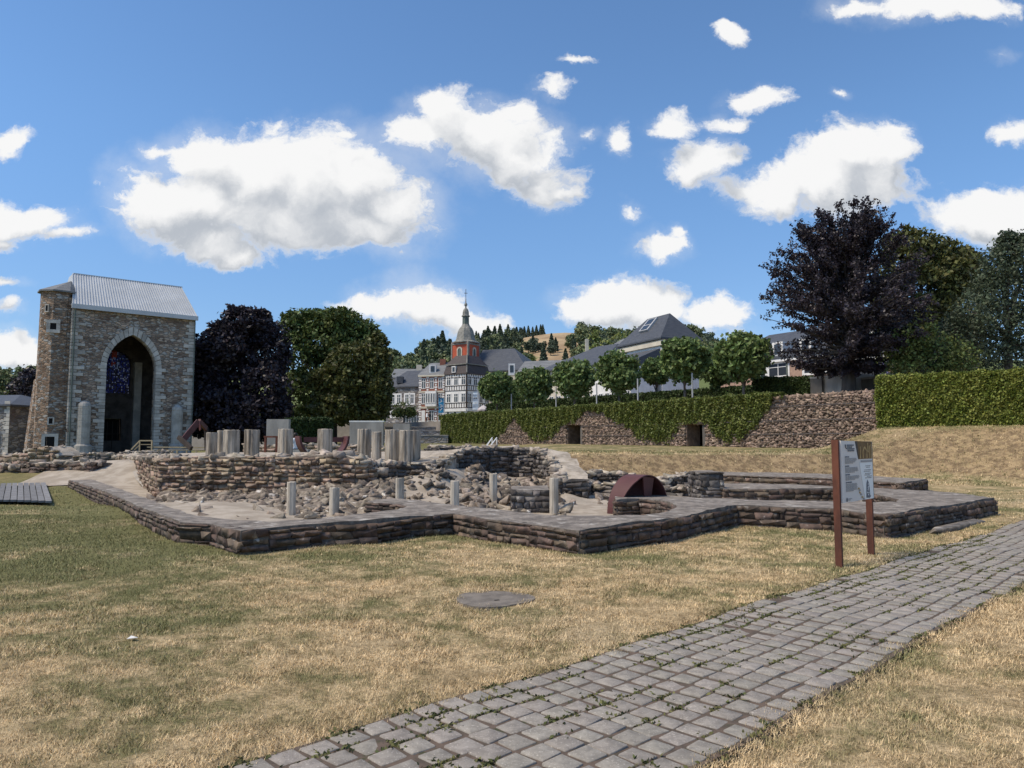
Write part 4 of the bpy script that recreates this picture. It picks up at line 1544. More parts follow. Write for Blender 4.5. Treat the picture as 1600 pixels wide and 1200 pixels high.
def arch_pts(ua, ub, spr, apx, n=10):
    a = (ub - ua) / 2
    rise = apx - spr
    Rr = (rise * rise + a * a) / (2 * a)
    out = []
    for i in range(n + 1):
        th = math.acos((Rr - a) / Rr) * i / n
        out.append((ua + Rr - Rr * math.cos(th), spr + Rr * math.sin(th)))
    right = [(ua + ub - x, z) for x, z in out[:-1]][::-1]
    return out + right


AP = arch_pts(T_UA, T_UB, T_SPR, T_APX)


def slab_uz(poly, v0, v1, name, m_, parent):
    """upright slab: outline in (u, z), between depths v0 and v1"""
    bm = bmesh.new()
    fr_ = [bm.verts.new(TL((u, v0, z))) for u, z in poly]
    bk = [bm.verts.new(TL((u, v1, z))) for u, z in poly]
    f1 = bm.faces.new(fr_)
    f2 = bm.faces.new(bk[::-1])
    bm.normal_update()
    n = len(poly)
    for i in range(n):
        bm.faces.new((fr_[i], bk[i], bk[(i + 1) % n], fr_[(i + 1) % n]))
    bmesh.ops.triangulate(bm, faces=[f1, f2])
    bmesh.ops.recalc_face_normals(bm, faces=bm.faces)
    bm.verts.index_update()
    v = [x.co[:] for x in bm.verts]
    f = [[k.index for k in x.verts] for x in bm.faces]
    bm.free()
    return part(name, v, f, m_, parent)


slab_uz([(0, -.5), (T_UA, -.5)] + AP + [(T_UB, -.5), (TW, -.5), (TW, TH), (0, TH)], 0, 1.15, 'front_wall', M_TOWER, tower)
m = MB()
for (u0, u1, v0, v1) in ((0, 1.0, 1.15, 8.6), (TW - 1.0, TW, 1.15, 8.6)):
    c = ((u0 + u1) / 2, (v0 + v1) / 2, TH / 2 - .25)
    m.box(c, (u1 - u0, v1 - v0, TH + .5))
m.xf(TL)
m.build('side_wall', M_TOWER, tower)
WA, WB, WS, WX = 3.55, 6.75, 9.9, 11.25
DAp = arch_pts(3.7, 6.0, 2.6, 3.9, 6)
# back wall with a window and a low arch
bw = MB()
bw.box(((1.0 + WA) / 2, 8.0, TH / 2), (WA - 1.0, .9, TH))
bw.box(((TW - 1 + WB) / 2, 8.0, TH / 2), (TW - 1 - WB, .9, TH))
bw.box(((WA + WB) / 2, 8.0, (6.7 + 4.0) / 2), (WB - WA, .9, 2.7))
bw.box(((WA + WB) / 2, 8.0, (WX + TH) / 2 + .1), (WB - WA, .9, TH - WX - .2))
bw.box((3.62, 8.0, 2.0), (.14, .9, 4.0))
bw.box((6.4, 8.0, 2.0), (.7, .9, 4.0))
for i in range(7):                      # round head of the window
    t0, t1 = i / 7, (i + 1) / 7
    for sgn in (-1, 1):
        um = (WA + WB) / 2
        half = (WB - WA) / 2
        uu = um + sgn * half * (1 - (i + .5) / 7 * 1.0)
        zc = WS + (WX - WS) * math.sqrt(max(0, 1 - (1 - (i + .5) / 7) ** 2))
        bw.box((uu, 8.0, (zc + WX + .1) / 2 + .0), (half / 7, .88, WX - zc + .2))
bw.xf(TL)
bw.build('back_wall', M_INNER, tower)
m = MB()
m.box((TW / 2, 4.7, TH - .4), (TW - 2.0, 7.1, .5)).xf(TL)
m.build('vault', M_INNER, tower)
m = MB()
m.box((7.35, 7.2, 5.0), (0.7, .7, 10)).box((8.9, 4.2, 4.2), (.7, .5, 8.4)).xf(TL)
m.build('inner_pilaster', M_LIME, tower)
m = MB()
for i in range(5):
    m.box((3.75 + .5 * i, 7.62, 1.9), (.05, .05, 3.6))
m.box((4.85, 7.62, 2.4), (2.4, .05, .06)).xf(TL)
m.build('grille', M_TIMBER, tower)
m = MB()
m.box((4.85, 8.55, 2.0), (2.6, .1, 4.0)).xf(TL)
m.build('door_shade_sheet', M_DARK, tower)  # near-black sheet painting the deep shade of the door opening behind the grille
m = MB()
m.box((4.3, 7.35, 0.85), (1.6, .35, 1.7)).box((5.6, 7.35, .85), (.9, .35, 1.7)).xf(TL)
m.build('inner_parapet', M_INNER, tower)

# stained glass: small panes, too small to pick apart
rng = random.Random(78)
gm = []
for nm, c in (('glass_blue', (0.010, 0.017, 0.10)), ('glass_deep_blue', (0.004, 0.005, 0.025)), ('glass_pale', (0.15, 0.165, 0.23)), ('glass_red', (0.17, 0.02, 0.01)), ('glass_dark', (0.012, 0.012, 0.02))):
    g_ = bpy.data.materials.new(nm)
    g_.use_nodes = True
    nt_ = NT(g_.node_tree)
    tr = nt_.new('ShaderNodeBsdfTranslucent')
    tr.inputs[0].default_value = (*c, 1)
    nt_.l.new(tr.outputs[0], g_.node_tree.nodes['Material Output'].inputs[0])
    gm.append(g_)
v, f, mi = [], [], []
nu, nz = 25, 30
for i in range(nu):
    for j in range(nz):
        u0 = WA + (WB - WA) * i / nu
        z0 = 6.7 + (WX - 6.7) * j / nz
        du, dz = (WB - WA) / nu, (WX - 6.7) / nz
        b_ = len(v)
        gp = 0.018
        v += [TL((u0 + gp, 8.0, z0 + gp)), TL((u0 + du - gp, 8.0, z0 + gp)), TL((u0 + du - gp, 8.0, z0 + dz - gp)), TL((u0 + gp, 8.0, z0 + dz - gp))]
        f.append((b_, b_ + 1, b_ + 2, b_ + 3))
        r_ = rng.random()
        k = 0 if r_ < .32 else 1 if r_ < .55 else 2 if r_ < .70 else 4
        uc, zc = (i + .5) / nu - .5, (j + .5) / nz
        if abs(uc) < .06 and zc > .6:
            k = rng.choice([2, 2, 3, 0])
        if abs(uc) < .08 and zc > .84:
            k = 3
        mi.append(k)
win_ = part('stained_window', [TL((WA, 8.06, 6.7)), TL((WA + .02, 8.06, 6.7)), TL((WA + .02, 8.06, WX)), TL((WA, 8.06, WX))], [(0, 1, 2, 3)], M_TIMBER, tower)
part('glass_panes', v, f, gm, win_, mi, kind='stuff')
m = MB()
for i in range(nu + 1):
    u0 = WA + (WB - WA) * i / nu
    m.box((u0, 7.99, (6.7 + WX) / 2), (.035, .03, WX - 6.7))
for j in range(nz + 1):
    m.box(((WA + WB) / 2, 7.985, 6.7 + (WX - 6.7) * j / nz), (WB - WA, .03, .035))
m.xf(TL)
m.build('lead_cames', M_TIMBER, win_)

# white dressed stone: voussoirs, jambs, corner quoins, half columns
AO = arch_pts(T_UA - .48, T_UB + .48, T_SPR, T_APX + .75, 10)
for i in range(len(AP) - 1):
    m = MB()
    a, b_, c, d = AP[i], AP[i + 1], AO[i + 1], AO[i]
    g_ = 0.06
    lerp2 = lambda p, q_, t_: (p[0] + (q_[0] - p[0]) * t_, p[1] + (q_[1] - p[1]) * t_)
    a, b_ = lerp2(a, b_, g_), lerp2(a, b_, 1 - g_)
    d, c = lerp2(d, c, g_), lerp2(d, c, 1 - g_)
    ins = 0.06
    ctr = ((T_UA + T_UB) / 2, T_SPR)
    sh = lambda p: (p[0] + (ctr[0] - p[0]) * 0.012, p[1] + (ctr[1] - p[1]) * 0.012)
    v = []
    pr = -0.07 - 0.03 * ((i * 7) % 3) / 3
    for vv_ in (pr, 0.55):
        v += [TL((sh(a)[0], vv_, sh(a)[1])), TL((sh(b_)[0], vv_, sh(b_)[1])), TL((c[0], vv_, c[1])), TL((d[0], vv_, d[1]))]
    part('voussoir', v, [(0, 1, 2, 3), (7, 6, 5, 4), (0, 4, 5, 1), (1, 5, 6, 2), (2, 6, 7, 3), (3, 7, 4, 0)], M_LIME, tower)
m = MB()
z = 0.0
k = 0
while z < T_SPR - .1:
    hh_ = rng.uniform(.26, .40)
    for (u, sg) in ((T_UA, -1), (T_UB, 1)):
        wd = (0.85 if (k % 2) else 0.5) * rng.uniform(.8, 1.15)
        m.box((u + sg * (wd / 2 - 0.03), 0.22, z + hh_ / 2), (wd, 0.62, hh_ - .035))
    z += hh_
    k += 1
m.xf(TL)
m.build('jamb_stones', M_LIME, tower, kind='stuff')
m = MB()
z, k = 0.0, 0
while z < TH - .4:
    hh_ = rng.uniform(.28, .46)
    for (u, sg) in ((0, 1), (TW, -1)):
        wd = (1.05 if k % 2 else 0.6) * rng.uniform(.85, 1.15)
        if rng.random() < 0.93:
            m.box((u + sg * (wd / 2 - .05), 0.3, z + hh_ / 2), (wd, 0.74, hh_ - .04))
    z += hh_
    k += 1
m.xf(TL)
m.build('quoins', M_LIME, tower, kind='stuff')
for (u, zt, rad) in ((1.25, 4.9, .56), (9.45, 4.75, .52)):
    m = MB()
    c = TL((u, -0.25, 0))
    prof = [(rad * 1.5, -.3), (rad * 1.5, .55), (rad * 1.38, .6), (rad * 1.32, 1.2), (rad * 1.05, 1.35)]
    z = 1.35
    while z < zt:
        prof += [(rad, z + .02), (rad, min(zt, z + .55) - .03), (rad * .965, min(zt, z + .55) - .015)]
        z += .55
    prof += [(rad * 1.02, zt), (rad * .9, zt + .25), (rad * .3, zt + .5)]
    m.lathe(c, prof, 14)
    m.build('half_column', M_LIME, tower)
m = MB()
m.box((TW / 2, -.02, .3), (TW + .3, .5, .9)).xf(TL)

# roof: metal slope with standing ribs, gables, fascia
rf = MB()
EZ, RZ = TH + .25, 17.95
ridge_v = 3.4
rf.add([TL((-.1, -.35, EZ)), TL((TW + .1, -.35, EZ)), TL((TW - .55, ridge_v, RZ)), TL((.35, ridge_v, RZ)), TL((TW + .1, 8.9, EZ)), TL((-.1, 8.9, EZ)),
        TL((TW - .55, ridge_v + 2, RZ)), TL((.35, ridge_v + 2, RZ))],
       [(0, 1, 2, 3), (1, 4, 6, 2), (3, 2, 6, 7), (4, 5, 7, 6), (5, 0, 3, 7), (0, 5, 4, 1)])
roof = rf.build('roof', M_ZINC, tower)
m = MB()
n = 46
for i in range(n + 1):
    t_ = i / n
    a = TL((-.1 + (TW + .2) * t_, -.36, EZ + .03))
    b_ = TL((.35 + (TW - .9) * t_, ridge_v, RZ + .03))
    m.bar(a, b_, 0.05, 0.07, up=(-TV.x, -TV.y, .9))
m.build('roof_ribs', M_ZINC, roof, kind='stuff')
m = MB()
m.box((TW / 2, -.36, TH + .10), (TW + .35, .22, .42)).box((TW / 2, ridge_v + 1, RZ + .04), (TW - .85, 2.1, .1)).xf(TL)
m.build('fascia', M_ZINC, tower)
m = MB()
a, b_ = TL((.15, -.2, 0)), TL((.15, -.2, TH))
m.tube([a, b_], .07, 6)
a, b_ = TL((TW - .05, -.2, 0)), TL((TW - .05, -.2, TH))
m.tube([a, b_], .05, 6)
m.build('downpipe', M_COPPER, tower, kind='stuff')

# stair turret
tc_ = TL((-.92, 2.05, 0))
m = MB()
m.lathe(tc_, [(1.60, -.5), (1.59, 3.5), (1.56, 8), (1.52, 12), (1.50, 15.6)], 8, R(39.8 + 22.5))
m.box((0.0, 1.9, 7.5), (1.2, 3.4, 15.6), M=Matrix.Rotation(R(39.8), 3, 'Z')) if False else None
tur = m.build('stair_turret', M_TURRET, tower)
m = MB()
rp_ = [(tc_.x + 1.78 * math.cos(R(39.8 + 22.5 + 45 * k)), tc_.y + 1.78 * math.sin(R(39.8 + 22.5 + 45 * k)), 15.55) for k in range(8)]
ap_ = TL((0.1, 2.3, 17.0))
m.add(rp_ + [(x, y, z + .14) for x, y, z in rp_] + [ap_], [tuple(range(8))[::-1]] + [(k, (k + 1) % 8, 8 + (k + 1) % 8, 8 + k) for k in range(8)] + [(8 + k, 8 + (k + 1) % 8, 16) for k in range(8)])
m.build('turret_roof', M_SLATEGR, tur)


def turret_open(u, v, z, w_, h_, name, frame=0.2):
    """a small opening set in the turret's camera side"""
    c = TL((u, v, z))
    d = Vector((-c.x * .0 + (c.x - tc_.x), c.y - tc_.y, 0)).normalized()
    s = Vector((-d.y, d.x, 0))
    M3 = Matrix((s, d, Vector((0, 0, 1)))).transposed()
    m_ = MB()
    fw_ = w_ + 2 * frame
    m_.box(c + d * .02 + Vector((0, 0, h_ / 2 + frame / 2)), (fw_, .16, frame), M=M3)
    m_.box(c + d * .02 - Vector((0, 0, h_ / 2 + frame / 2)), (fw_, .16, frame), M=M3)
    m_.box(c + d * .02 + s * (w_ / 2 + frame / 2), (frame, .16, h_), M=M3)
    m_.box(c + d * .02 - s * (w_ / 2 + frame / 2), (frame, .16, h_), M=M3)
    o_ = m_.build(name, M_LIME, tur)
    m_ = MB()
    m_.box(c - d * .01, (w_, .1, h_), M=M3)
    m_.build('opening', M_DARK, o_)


def on_turret(px, z, r_=1.5):
    best = None
    for k in range(720):
        a = R(k / 2)
        apo = r_ * math.cos(R(22.5)) / math.cos(((a - R(39.8)) + R(22.5)) % R(45) - R(22.5))
        p = Vector((tc_.x + apo * math.cos(a), tc_.y + apo * math.sin(a), z))
        if (p - tc_).dot(Vector((-tc_.x, -tc_.y, 0))) < 0:
            continue
        X = 800 + F * p.x / p.y
        if best is None or abs(X - px) < best[0]:
            best = (abs(X - px), p)
    q_ = best[1] - TO
    return (q_.dot(TU), q_.dot(TV))


for (px, py, w_, h_, fr_) in ((77, 511, .5, .6, .3), (80, 658, .3, .5, .12), (66, 483, .2, .55, .1)):
    z = zat(py, 68)
    uv = on_turret(px, z, 1.54 if z > 8 else 1.60)
    turret_open(uv[0], uv[1], z, w_, h_, 'turret_window', fr_)
uv = on_turret(80, 1.2, 1.61)
turret_open(uv[0], uv[1], 1.0, .75, 2.1, 'turret_door', .28)
# side link between turret and tower, sloped buttress at the left
m = MB()
m.box((.25, 2.2, 7.4), (1.1, 3.2, 15.4)).xf(TL)
m.build('turret_link', M_TURRET, tower)
m = MB()
b0 = TL((-2.2, 3.0, 0))
m.add([TL((-2.95, 2.2, -.4)), TL((-1.6, 1.6, -.4)), TL((-1.6, 4.2, -.4)), TL((-2.95, 4.2, -.4)), TL((-2.35, 2.4, 7.4)), TL((-1.6, 1.9, 8.2)), TL((-1.6, 4.0, 8.2)), TL((-2.35, 4.0, 7.4))],
      [(0, 3, 2, 1), (4, 5, 6, 7), (0, 1, 5, 4), (1, 2, 6, 5), (2, 3, 7, 6), (3, 0, 4, 7)])
m.build('buttress', M_TURRET, tower)

# boardwalk with rail at the tower's foot, small railings
bwk = D(215, 706, 58)
t = thing('boardwalk', 'pale wooden boardwalk with a handrail at the foot of the tower', 'boardwalk', (bwk.x, bwk.y, 0.2))
for i in range(16):
    a = D(236 + i * 5.5, 698, 56)
    m = MB()
    m.box((a.x, a.y, .95), (.24, 1.4, .06))
    m.build('plank', M_WOOD, t)
m = MB()
for i in range(7):
    a = D(232 + i * 15, 700, 55.3)
    m.box((a.x, a.y, .45), (.10, .1, 1.0))
m.bar(D(230, 698.5, 55.25), D(328, 699.5, 55.25), .05, .10)
m.build('edge_posts', M_WOOD, t, kind='stuff')
m = MB()
pts = [D(205, 702.5, 55.2), D(218.5, 688.5, 55.2), D(237.5, 688.5, 55.2)]
for a, b_ in zip(pts, pts[1:]):
    m.bar(a, b_, .06, .09)
pts = [D(210, 703, 55.2), D(219, 694.5, 55.2), D(237.5, 694.5, 55.2)]
for a, b_ in zip(pts, pts[1:]):
    m.bar(a, b_, .05, .06)
for px in (218.5, 237.5):
    a = D(px, 688, 55.2)
    m.box((a.x, a.y, (a.z + .2) / 2), (.08, .08, a.z - .2))
m.build('handrail', M_WOOD, t, kind='stuff')
rl = D(95, 708, 44)
t = thing('metal_railing', 'thin grey metal railing before the tower left corner', 'railing', (rl.x, rl.y, 0.1))
m = MB()
for i in range(8):
    a = D(86 + i * 3.6, 708, 44)
    m.box((a.x, a.y, .62), (.03, .03, 1.1))
m.bar(D(86, 697.8, 44), D(111.5, 697.8, 44), .04, .04)
m.bar(D(86, 704, 44), D(111.5, 704, 44), .03, .03)
m.build('rails', M_METAL, t, kind='stuff')

# ------------------------------------------------------------------ wooden deck on the left
dk = G(36, 771, 0.05)
t = thing('wooden_deck', 'weathered grey plank deck lying in the grass on the far left', 'deck', (dk.x, dk.y, 0))
for i in range(16):
    x_top = 67 - i * 8.8
    x_bot = 76 - i * 11.0
    a, b_ = G(x_top, 759.5, .12), G(x_bot, 783.5, .12)
    zg = max(hz(a.x, a.y), hz(b_.x, b_.y))
    a.z = hz(a.x, a.y) + .10
    b_.z = hz(b_.x, b_.y) + .10
    m = MB()
    gapw = (G(67 - 8.8, 759.5, .12) - G(67, 759.5, .12)).length
    m.bar(a, b_, gapw * .70, .05)
    m.build('plank', M_DECK, t)
m = MB()
a, b_ = G(24, 783.5, .05), G(58, 780, .05)
m.bar(a + Vector((0, 0, .04)), b_ + Vector((0, 0, .04)), .25, .12)
m.build('dark_step', M_TIMBER, t)

# ------------------------------------------------------------------ terrace behind the retaining wall, wall, ivy
TZ = 4.15
def wl(t_, s=0.0):
    p = W0 + WU * t_ - WN * s
    return Vector((p.x, p.y))


tp = [wl(0, 3.0), wl(WLEN, 3.0), Vector((24.0, 34.5)), Vector((70, 26)), Vector((160, 60)), Vector((160, 170)), Vector((-60, 170)), Vector((-60, 112)), Vector((-16, 100)), Vector((-9.5, 92))]
m = MB()
m.prism(tp, -1.0, TZ - .03)
bm = bmesh.new()
vsb = [bm.verts.new(p) for p in m.v]
for q_ in m.f:
    bm.faces.new([vsb[i] for i in q_])
bm.normal_update()
bmesh.ops.triangulate(bm, faces=bm.faces)
bm.verts.index_update()
part('terrace', [x.co[:] for x in bm.verts], [[k.index for k in x.verts] for x in bm.faces], M_ROAD, kind='structure')
bm.free()


m = MB()
m.prism([wl(0, 1.32), wl(WLEN, 1.32), wl(WLEN, 2.99), wl(0, 2.99)], TZ - .25, TZ - .035)
m.build('terrace_edge', M_ROAD, None, kind='structure')


def w_top(t_):
    return 4.62 - 0.02 * t_ / WLEN + 0.0


def on_wall(px, py):
    """photo pixel -> (t along the retaining wall, z) on its front face"""
    d = px_dir(px, py)
    n3 = Vector((WN.x, WN.y, 0))
    p0 = Vector((W0.x, W0.y, 0))
    c = Vector((0, 0, EYE))
    k = (p0 - c).dot(n3) / d.dot(n3)
    p = c + d * k
    return ((Vector((p.x, p.y)) - W0).dot(WU), p.z)


rw = thing('gabion_wall', 'long high retaining wall of small red grey stones in wire baskets, partly under ivy', 'retaining wall', (wl(WLEN * .7).x, wl(WLEN * .7).y, 1.3))
nic = []
for (pa, pb, pyt) in ((887, 910, 664), (1073, 1103, 662)):
    ta, tb = on_wall(pa, 690)[0], on_wall(pb, 690)[0]
    nic.append((ta, tb, on_wall((pa + pb) / 2, pyt)[1]))


def wbase(t_):
    p = wl(t_, -.1)
    return hz(p.x, p.y)


# wall core, with gaps for the two niches
segs = []
cur = 0.0
for (ta, tb, zt) in nic:
    segs.append((cur, ta, None))
    segs.append((ta, tb, zt))
    cur = tb
segs.append((cur, WLEN + .8, None))
m = MB()
for (ta, tb, zt) in segs:
    z0 = 0.0 if zt is None else zt
    a, b_, c, d = wl(ta, .04), wl(tb, .04), wl(tb, 1.3), wl(ta, 1.3)
    m.prism([a, b_, c, d], z0, 4.24)
m.build('core', M_GABION, rw)
m = MB()
for (ta, tb, zt) in nic:
    a, b_, c, d = wl(ta + .01, 2.6), wl(tb - .01, 2.6), wl(tb - .01, 2.8), wl(ta + .01, 2.8)
    m.prism([a, b_, c, d], 0, zt + .2)
    a, b_, c, d = wl(ta + .01, 1.25), wl(tb - .01, 1.25), wl(tb - .01, 2.6), wl(ta + .01, 2.6)
    m.prism([a, b_, c, d], zt, zt + .2)
    a, b_, c, d = wl(tb - .35, .06), wl(tb - .02, .06), wl(tb - .02, 1.9), wl(tb - .35, 1.9)
    m.prism([a, b_, c, d], 0, zt - .02)
m.build('niche_lining', M_CONCDARK, rw)
nr = np.random.default_rng(55)
rg = random.Random(55)
lst = []
t_ = 0.0
IVY_PX = [(690, 698), (772, 694), (780, 686), (806, 655), (826, 682), (838, 692), (858, 692), (872, 676), (888, 665), (900, 660), (913, 650), (919, 640), (924, 639), (938, 645), (952, 652), (975, 668),
          (988, 676), (1005, 690), (1018, 694), (1042, 694), (1058, 682), (1070, 668), (1080, 664), (1102, 664), (1108, 672), (1118, 684), (1135, 694), (1160, 694), (1172, 684), (1186, 664), (1200, 645), (1213, 627), (1222, 622)]
IV = [on_wall(x, y) for x, y in IVY_PX]
IVT = np.array([q_[0] for q_ in IV])
IVZ = np.array([q_[1] for q_ in IV])
vs_, fs_, b = [], [], 0
cellw = 0.26
cellw = 0.17
for t_ in np.arange(0.1, WLEN + .8, cellw):
    zb = wbase(t_)
    for z in np.arange(zb - .05, 4.26, 0.125):
        if z < float(np.interp(t_, IVT, IVZ, right=9)) - 0 and False:
            continue
        if z > float(np.interp(t_, IVT, IVZ, left=0, right=9)) + .5:
            continue
        if any(ta - .05 < t_ < tb + .05 and z < zt for (ta, tb, zt) in nic):
            continue
        p = wl(t_ + rg.uniform(-.06, .06), rg.uniform(-.03, .05))
        v, f = BOULDERS[rg.randrange(9)]
        s = np.array((rg.uniform(.12, .24), rg.uniform(.12, .2), rg.uniform(.09, .16)))
        m3 = np.array(Euler((rg.uniform(-.5, .5), rg.uniform(-.5, .5), rg.uniform(0, 6.3))).to_matrix())
        vs_.append((v * s) @ m3.T + np.array((p.x, p.y, z + rg.uniform(-.03, .03))))
        fs_.append(f + b)
        b += len(v)
for t_ in np.arange(IVT[-1] - 1, WLEN + .8, .3):      # stones along the open crest
    for s_ in (0.15, .45, .75, 1.05):
        p = wl(t_ + rg.uniform(-.1, .1), s_ + rg.uniform(-.1, .1))
        v, f = BOULDERS[rg.randrange(9)]
        m3 = np.array(Euler((rg.uniform(-.5, .5), rg.uniform(-.5, .5), rg.uniform(0, 6.3))).to_matrix())
        vs_.append((v * np.array((.26, .26, .16))) @ m3.T + np.array((p.x, p.y, 4.26)))
        fs_.append(f + b)
        b += len(v)
part('basket_stones', np.vstack(vs_), np.vstack(fs_), M_GABION, rw, kind='stuff')
m = MB()
for z in (2.05, 2.85, 3.7):
    for (ta, tb, zt) in segs:
        if zt is None or z > zt:
            a, b_ = wl(ta, -.13), wl(tb, -.13)
            m.bar((a.x, a.y, z), (b_.x, b_.y, z), .03, .05)
m.build('basket_wire', M_WIRE, rw, kind='stuff')

# ivy: leaves on the face down to its lower edge, and a rounded crest
ivy = thing('ivy', 'dense green ivy hanging over the gabion wall in pointed drapes', 'ivy', (wl(20).x, wl(20).y, 2))
N = 80000
tt = nr.uniform(-.6, IVT[-1] + .3, N)
zl = np.interp(tt, IVT, IVZ)
zl = zl + .28 + nr.normal(size=N) * .15 + .12 * np.sin(tt * 2.3) + .1 * np.sin(tt * 5.7)
zz = zl + (4.52 - zl) * nr.uniform(0, 1, N) ** .9
ok = (4.52 > zl)
for (ta, tb, zt) in nic:
    ok &= ~((tt > ta) & (tt < tb) & (zz < zt))
tt, zz = tt[ok], zz[ok]
bulg = .12 + .16 * np.clip((zz - 3.4) / 1.2, 0, 1) + .06 * np.sin(tt * 3.1 + zz * 2) + .05 * np.sin(tt * 7.3 - zz * 3)
ss = -bulg - np.abs(nr.normal(size=len(tt))) * .06
px_ = W0.x + WU.x * tt - WN.x * ss
py_ = W0.y + WU.y * tt - WN.y * ss
c1 = np.stack([px_, py_, zz], -1)
N2 = 36000
tt = nr.uniform(-.5, IVT[-1] - .6, N2)
s2 = nr.uniform(-.25, 1.6, N2)
zt_ = 4.38 + .17 * np.sin(np.clip((s2 + .25) / 1.85, 0, 1) * np.pi) + .08 * np.sin(tt * 2.7) + .05 * np.sin(tt * 6.1 + s2 * 4) + nr.normal(size=N2) * .05
c2 = np.stack([W0.x + WU.x * tt - WN.x * s2, W0.y + WU.y * tt - WN.y * s2, zt_], -1)
tt = nr.uniform(-.75, -.3, 5000)                       # its far end
s2 = nr.uniform(-.2, 1.5, 5000)
c3 = np.stack([W0.x + WU.x * tt - WN.x * s2, W0.y + WU.y * tt - WN.y * s2, nr.uniform(1.4, 4.45, 5000)], -1)
v, f = leaf_quads(np.vstack([c1, c2, c3]), 0.16, nr, .75)
part('leaves', v, f, M_IVY, ivy)


# ------------------------------------------------------------------ clipped hedges
def hedge(name, label, a, b_, thick, z0, z1, n, leaf, m_, seed, back=True, za=None):
    """clipped hedge between two points (front edge); za: top height at the b end"""
    rr = np.random.default_rng(seed)
    a, b_ = Vector(a[:2]), Vector(b_[:2])
    d = (b_ - a)
    L = d.length
    d.normalize()
    nb = Vector((-d.y, d.x))
    if nb.dot(a) < 0:
        nb = -nb
    t = thing(name, label, 'hedge', (a.x, a.y, z0))
    z1b = z1 if za is None else za
    # woody core, sunk well below the leaves
    q0, q1, q2, q3 = [a + nb * .18 + d * .15, b_ + nb * .18 - d * .15, b_ + nb * (thick - .18) - d * .15, a + nb * (thick - .18) + d * .15]
    m_b = MB()
    m_b.add([(p.x, p.y, z0 - .4) for p in (q0, q1, q2, q3)] + [(q0.x, q0.y, z1 - .2), (q1.x, q1.y, z1b - .2), (q2.x, q2.y, z1b - .2), (q3.x, q3.y, z1 - .2)],
            [(0, 3, 2, 1), (4, 5, 6, 7), (0, 1, 5, 4), (1, 2, 6, 5), (2, 3, 7, 6), (3, 0, 4, 7)])
    m_b.build('stems', M_BARKDK, t)
    k = n
    u = rr.uniform(0, L, k)
    face = rr.random(k)
    zt = z1 + (z1b - z1) * u / L
    s = np.where(face < .60, 0.0, rr.uniform(0, thick, k))
    z = np.where(face < .60, z0 + (zt - z0) * rr.uniform(0, 1, k), zt)
    endf = face > .93
    u = np.where(endf, np.where(rr.random(k) < .5, 0, L), u)
    z = np.where(endf, z0 + (zt - z0) * rr.uniform(0, 1, k), z)
    lump = .03 * np.sin(u * 4.3 + z * 3) + .025 * np.sin(u * 9.1 - z * 7)
    off = rr.normal(size=k) * .05 + lump
    s = np.where(face < .60, s + off, s)
    z = np.where((face >= .60) & ~endf, z + off, z)
    u = np.where(endf, u + off, u)
    c = np.stack([a.x + d.x * u + nb.x * s, a.y + d.y * u + nb.y * s, z], -1)
    v, f = leaf_quads(c, leaf, rr, .7)
    part('leaves', v, f, m_, t)
    return t


ha = D(1371, 668, 35.8)
hb = D(1720, 661, 29.5)
hedge('clipped_hedge', 'tall clipped yellow green hedge on top of the dry slope at right', ha, hb, 1.3, ha.z - .05, zat(590, 35.8), 62000, .115, M_HEDGE, 71, za=zat(574, 29.5))
a, b_ = wl(WLEN - 6.0, 5.0), wl(WLEN - 22.0, 7.0)
p1, p2 = D(1268, 600, 49.5), D(1176, 600, 53)
hedge('dark_hedge', 'dark clipped hedge behind the last round tree, near the concrete shelter', p1, p2, 1.2, TZ - .1, zat(590.5, 49.5), 12000, .16, M_HEDGEDK, 72, za=zat(591, 53))
p1, p2 = D(1172, 600, 57), D(760, 600, 88)
hedge('dark_hedge', 'long dark hedge behind the row of round trees on the terrace', p1, p2, 1.5, TZ - .1, TZ + 1.75, 30000, .2, M_HEDGEDK, 73, za=TZ + 1.9)
p1, p2 = D(452, 668, 52), D(521, 668, 54)
hedge('dark_hedge', 'short dark hedge under the green trees, between the concrete slabs', p1, p2, 1.0, hz(p1.x, p1.y), zat(654.5, 52), 9000, .15, M_HEDGEDK, 74, za=zat(654.5, 54))

# ------------------------------------------------------------------ houses
def facade_frame(A, B):
    A, B = Vector((A[0], A[1], 0)), Vector((B[0], B[1], 0))
    d = (B - A).normalized()
    n = Vector((d.y, -d.x, 0))
    if n.dot(-(A + B)) < 0:
        n = -n
    return A, d, n, (B - A).length


def fbox(m, fr_, u0, u1, z0, z1, out0, out1):
    A, d, n, L = fr_
    M3 = Matrix((d, n, Vector((0, 0, 1)))).transposed()
    c = A + d * ((u0 + u1) / 2) + n * ((out0 + out1) / 2) + Vector((0, 0, (z0 + z1) / 2))
    m.box(c, (abs(u1 - u0), abs(out1 - out0), z1 - z0), M=M3)
    return m


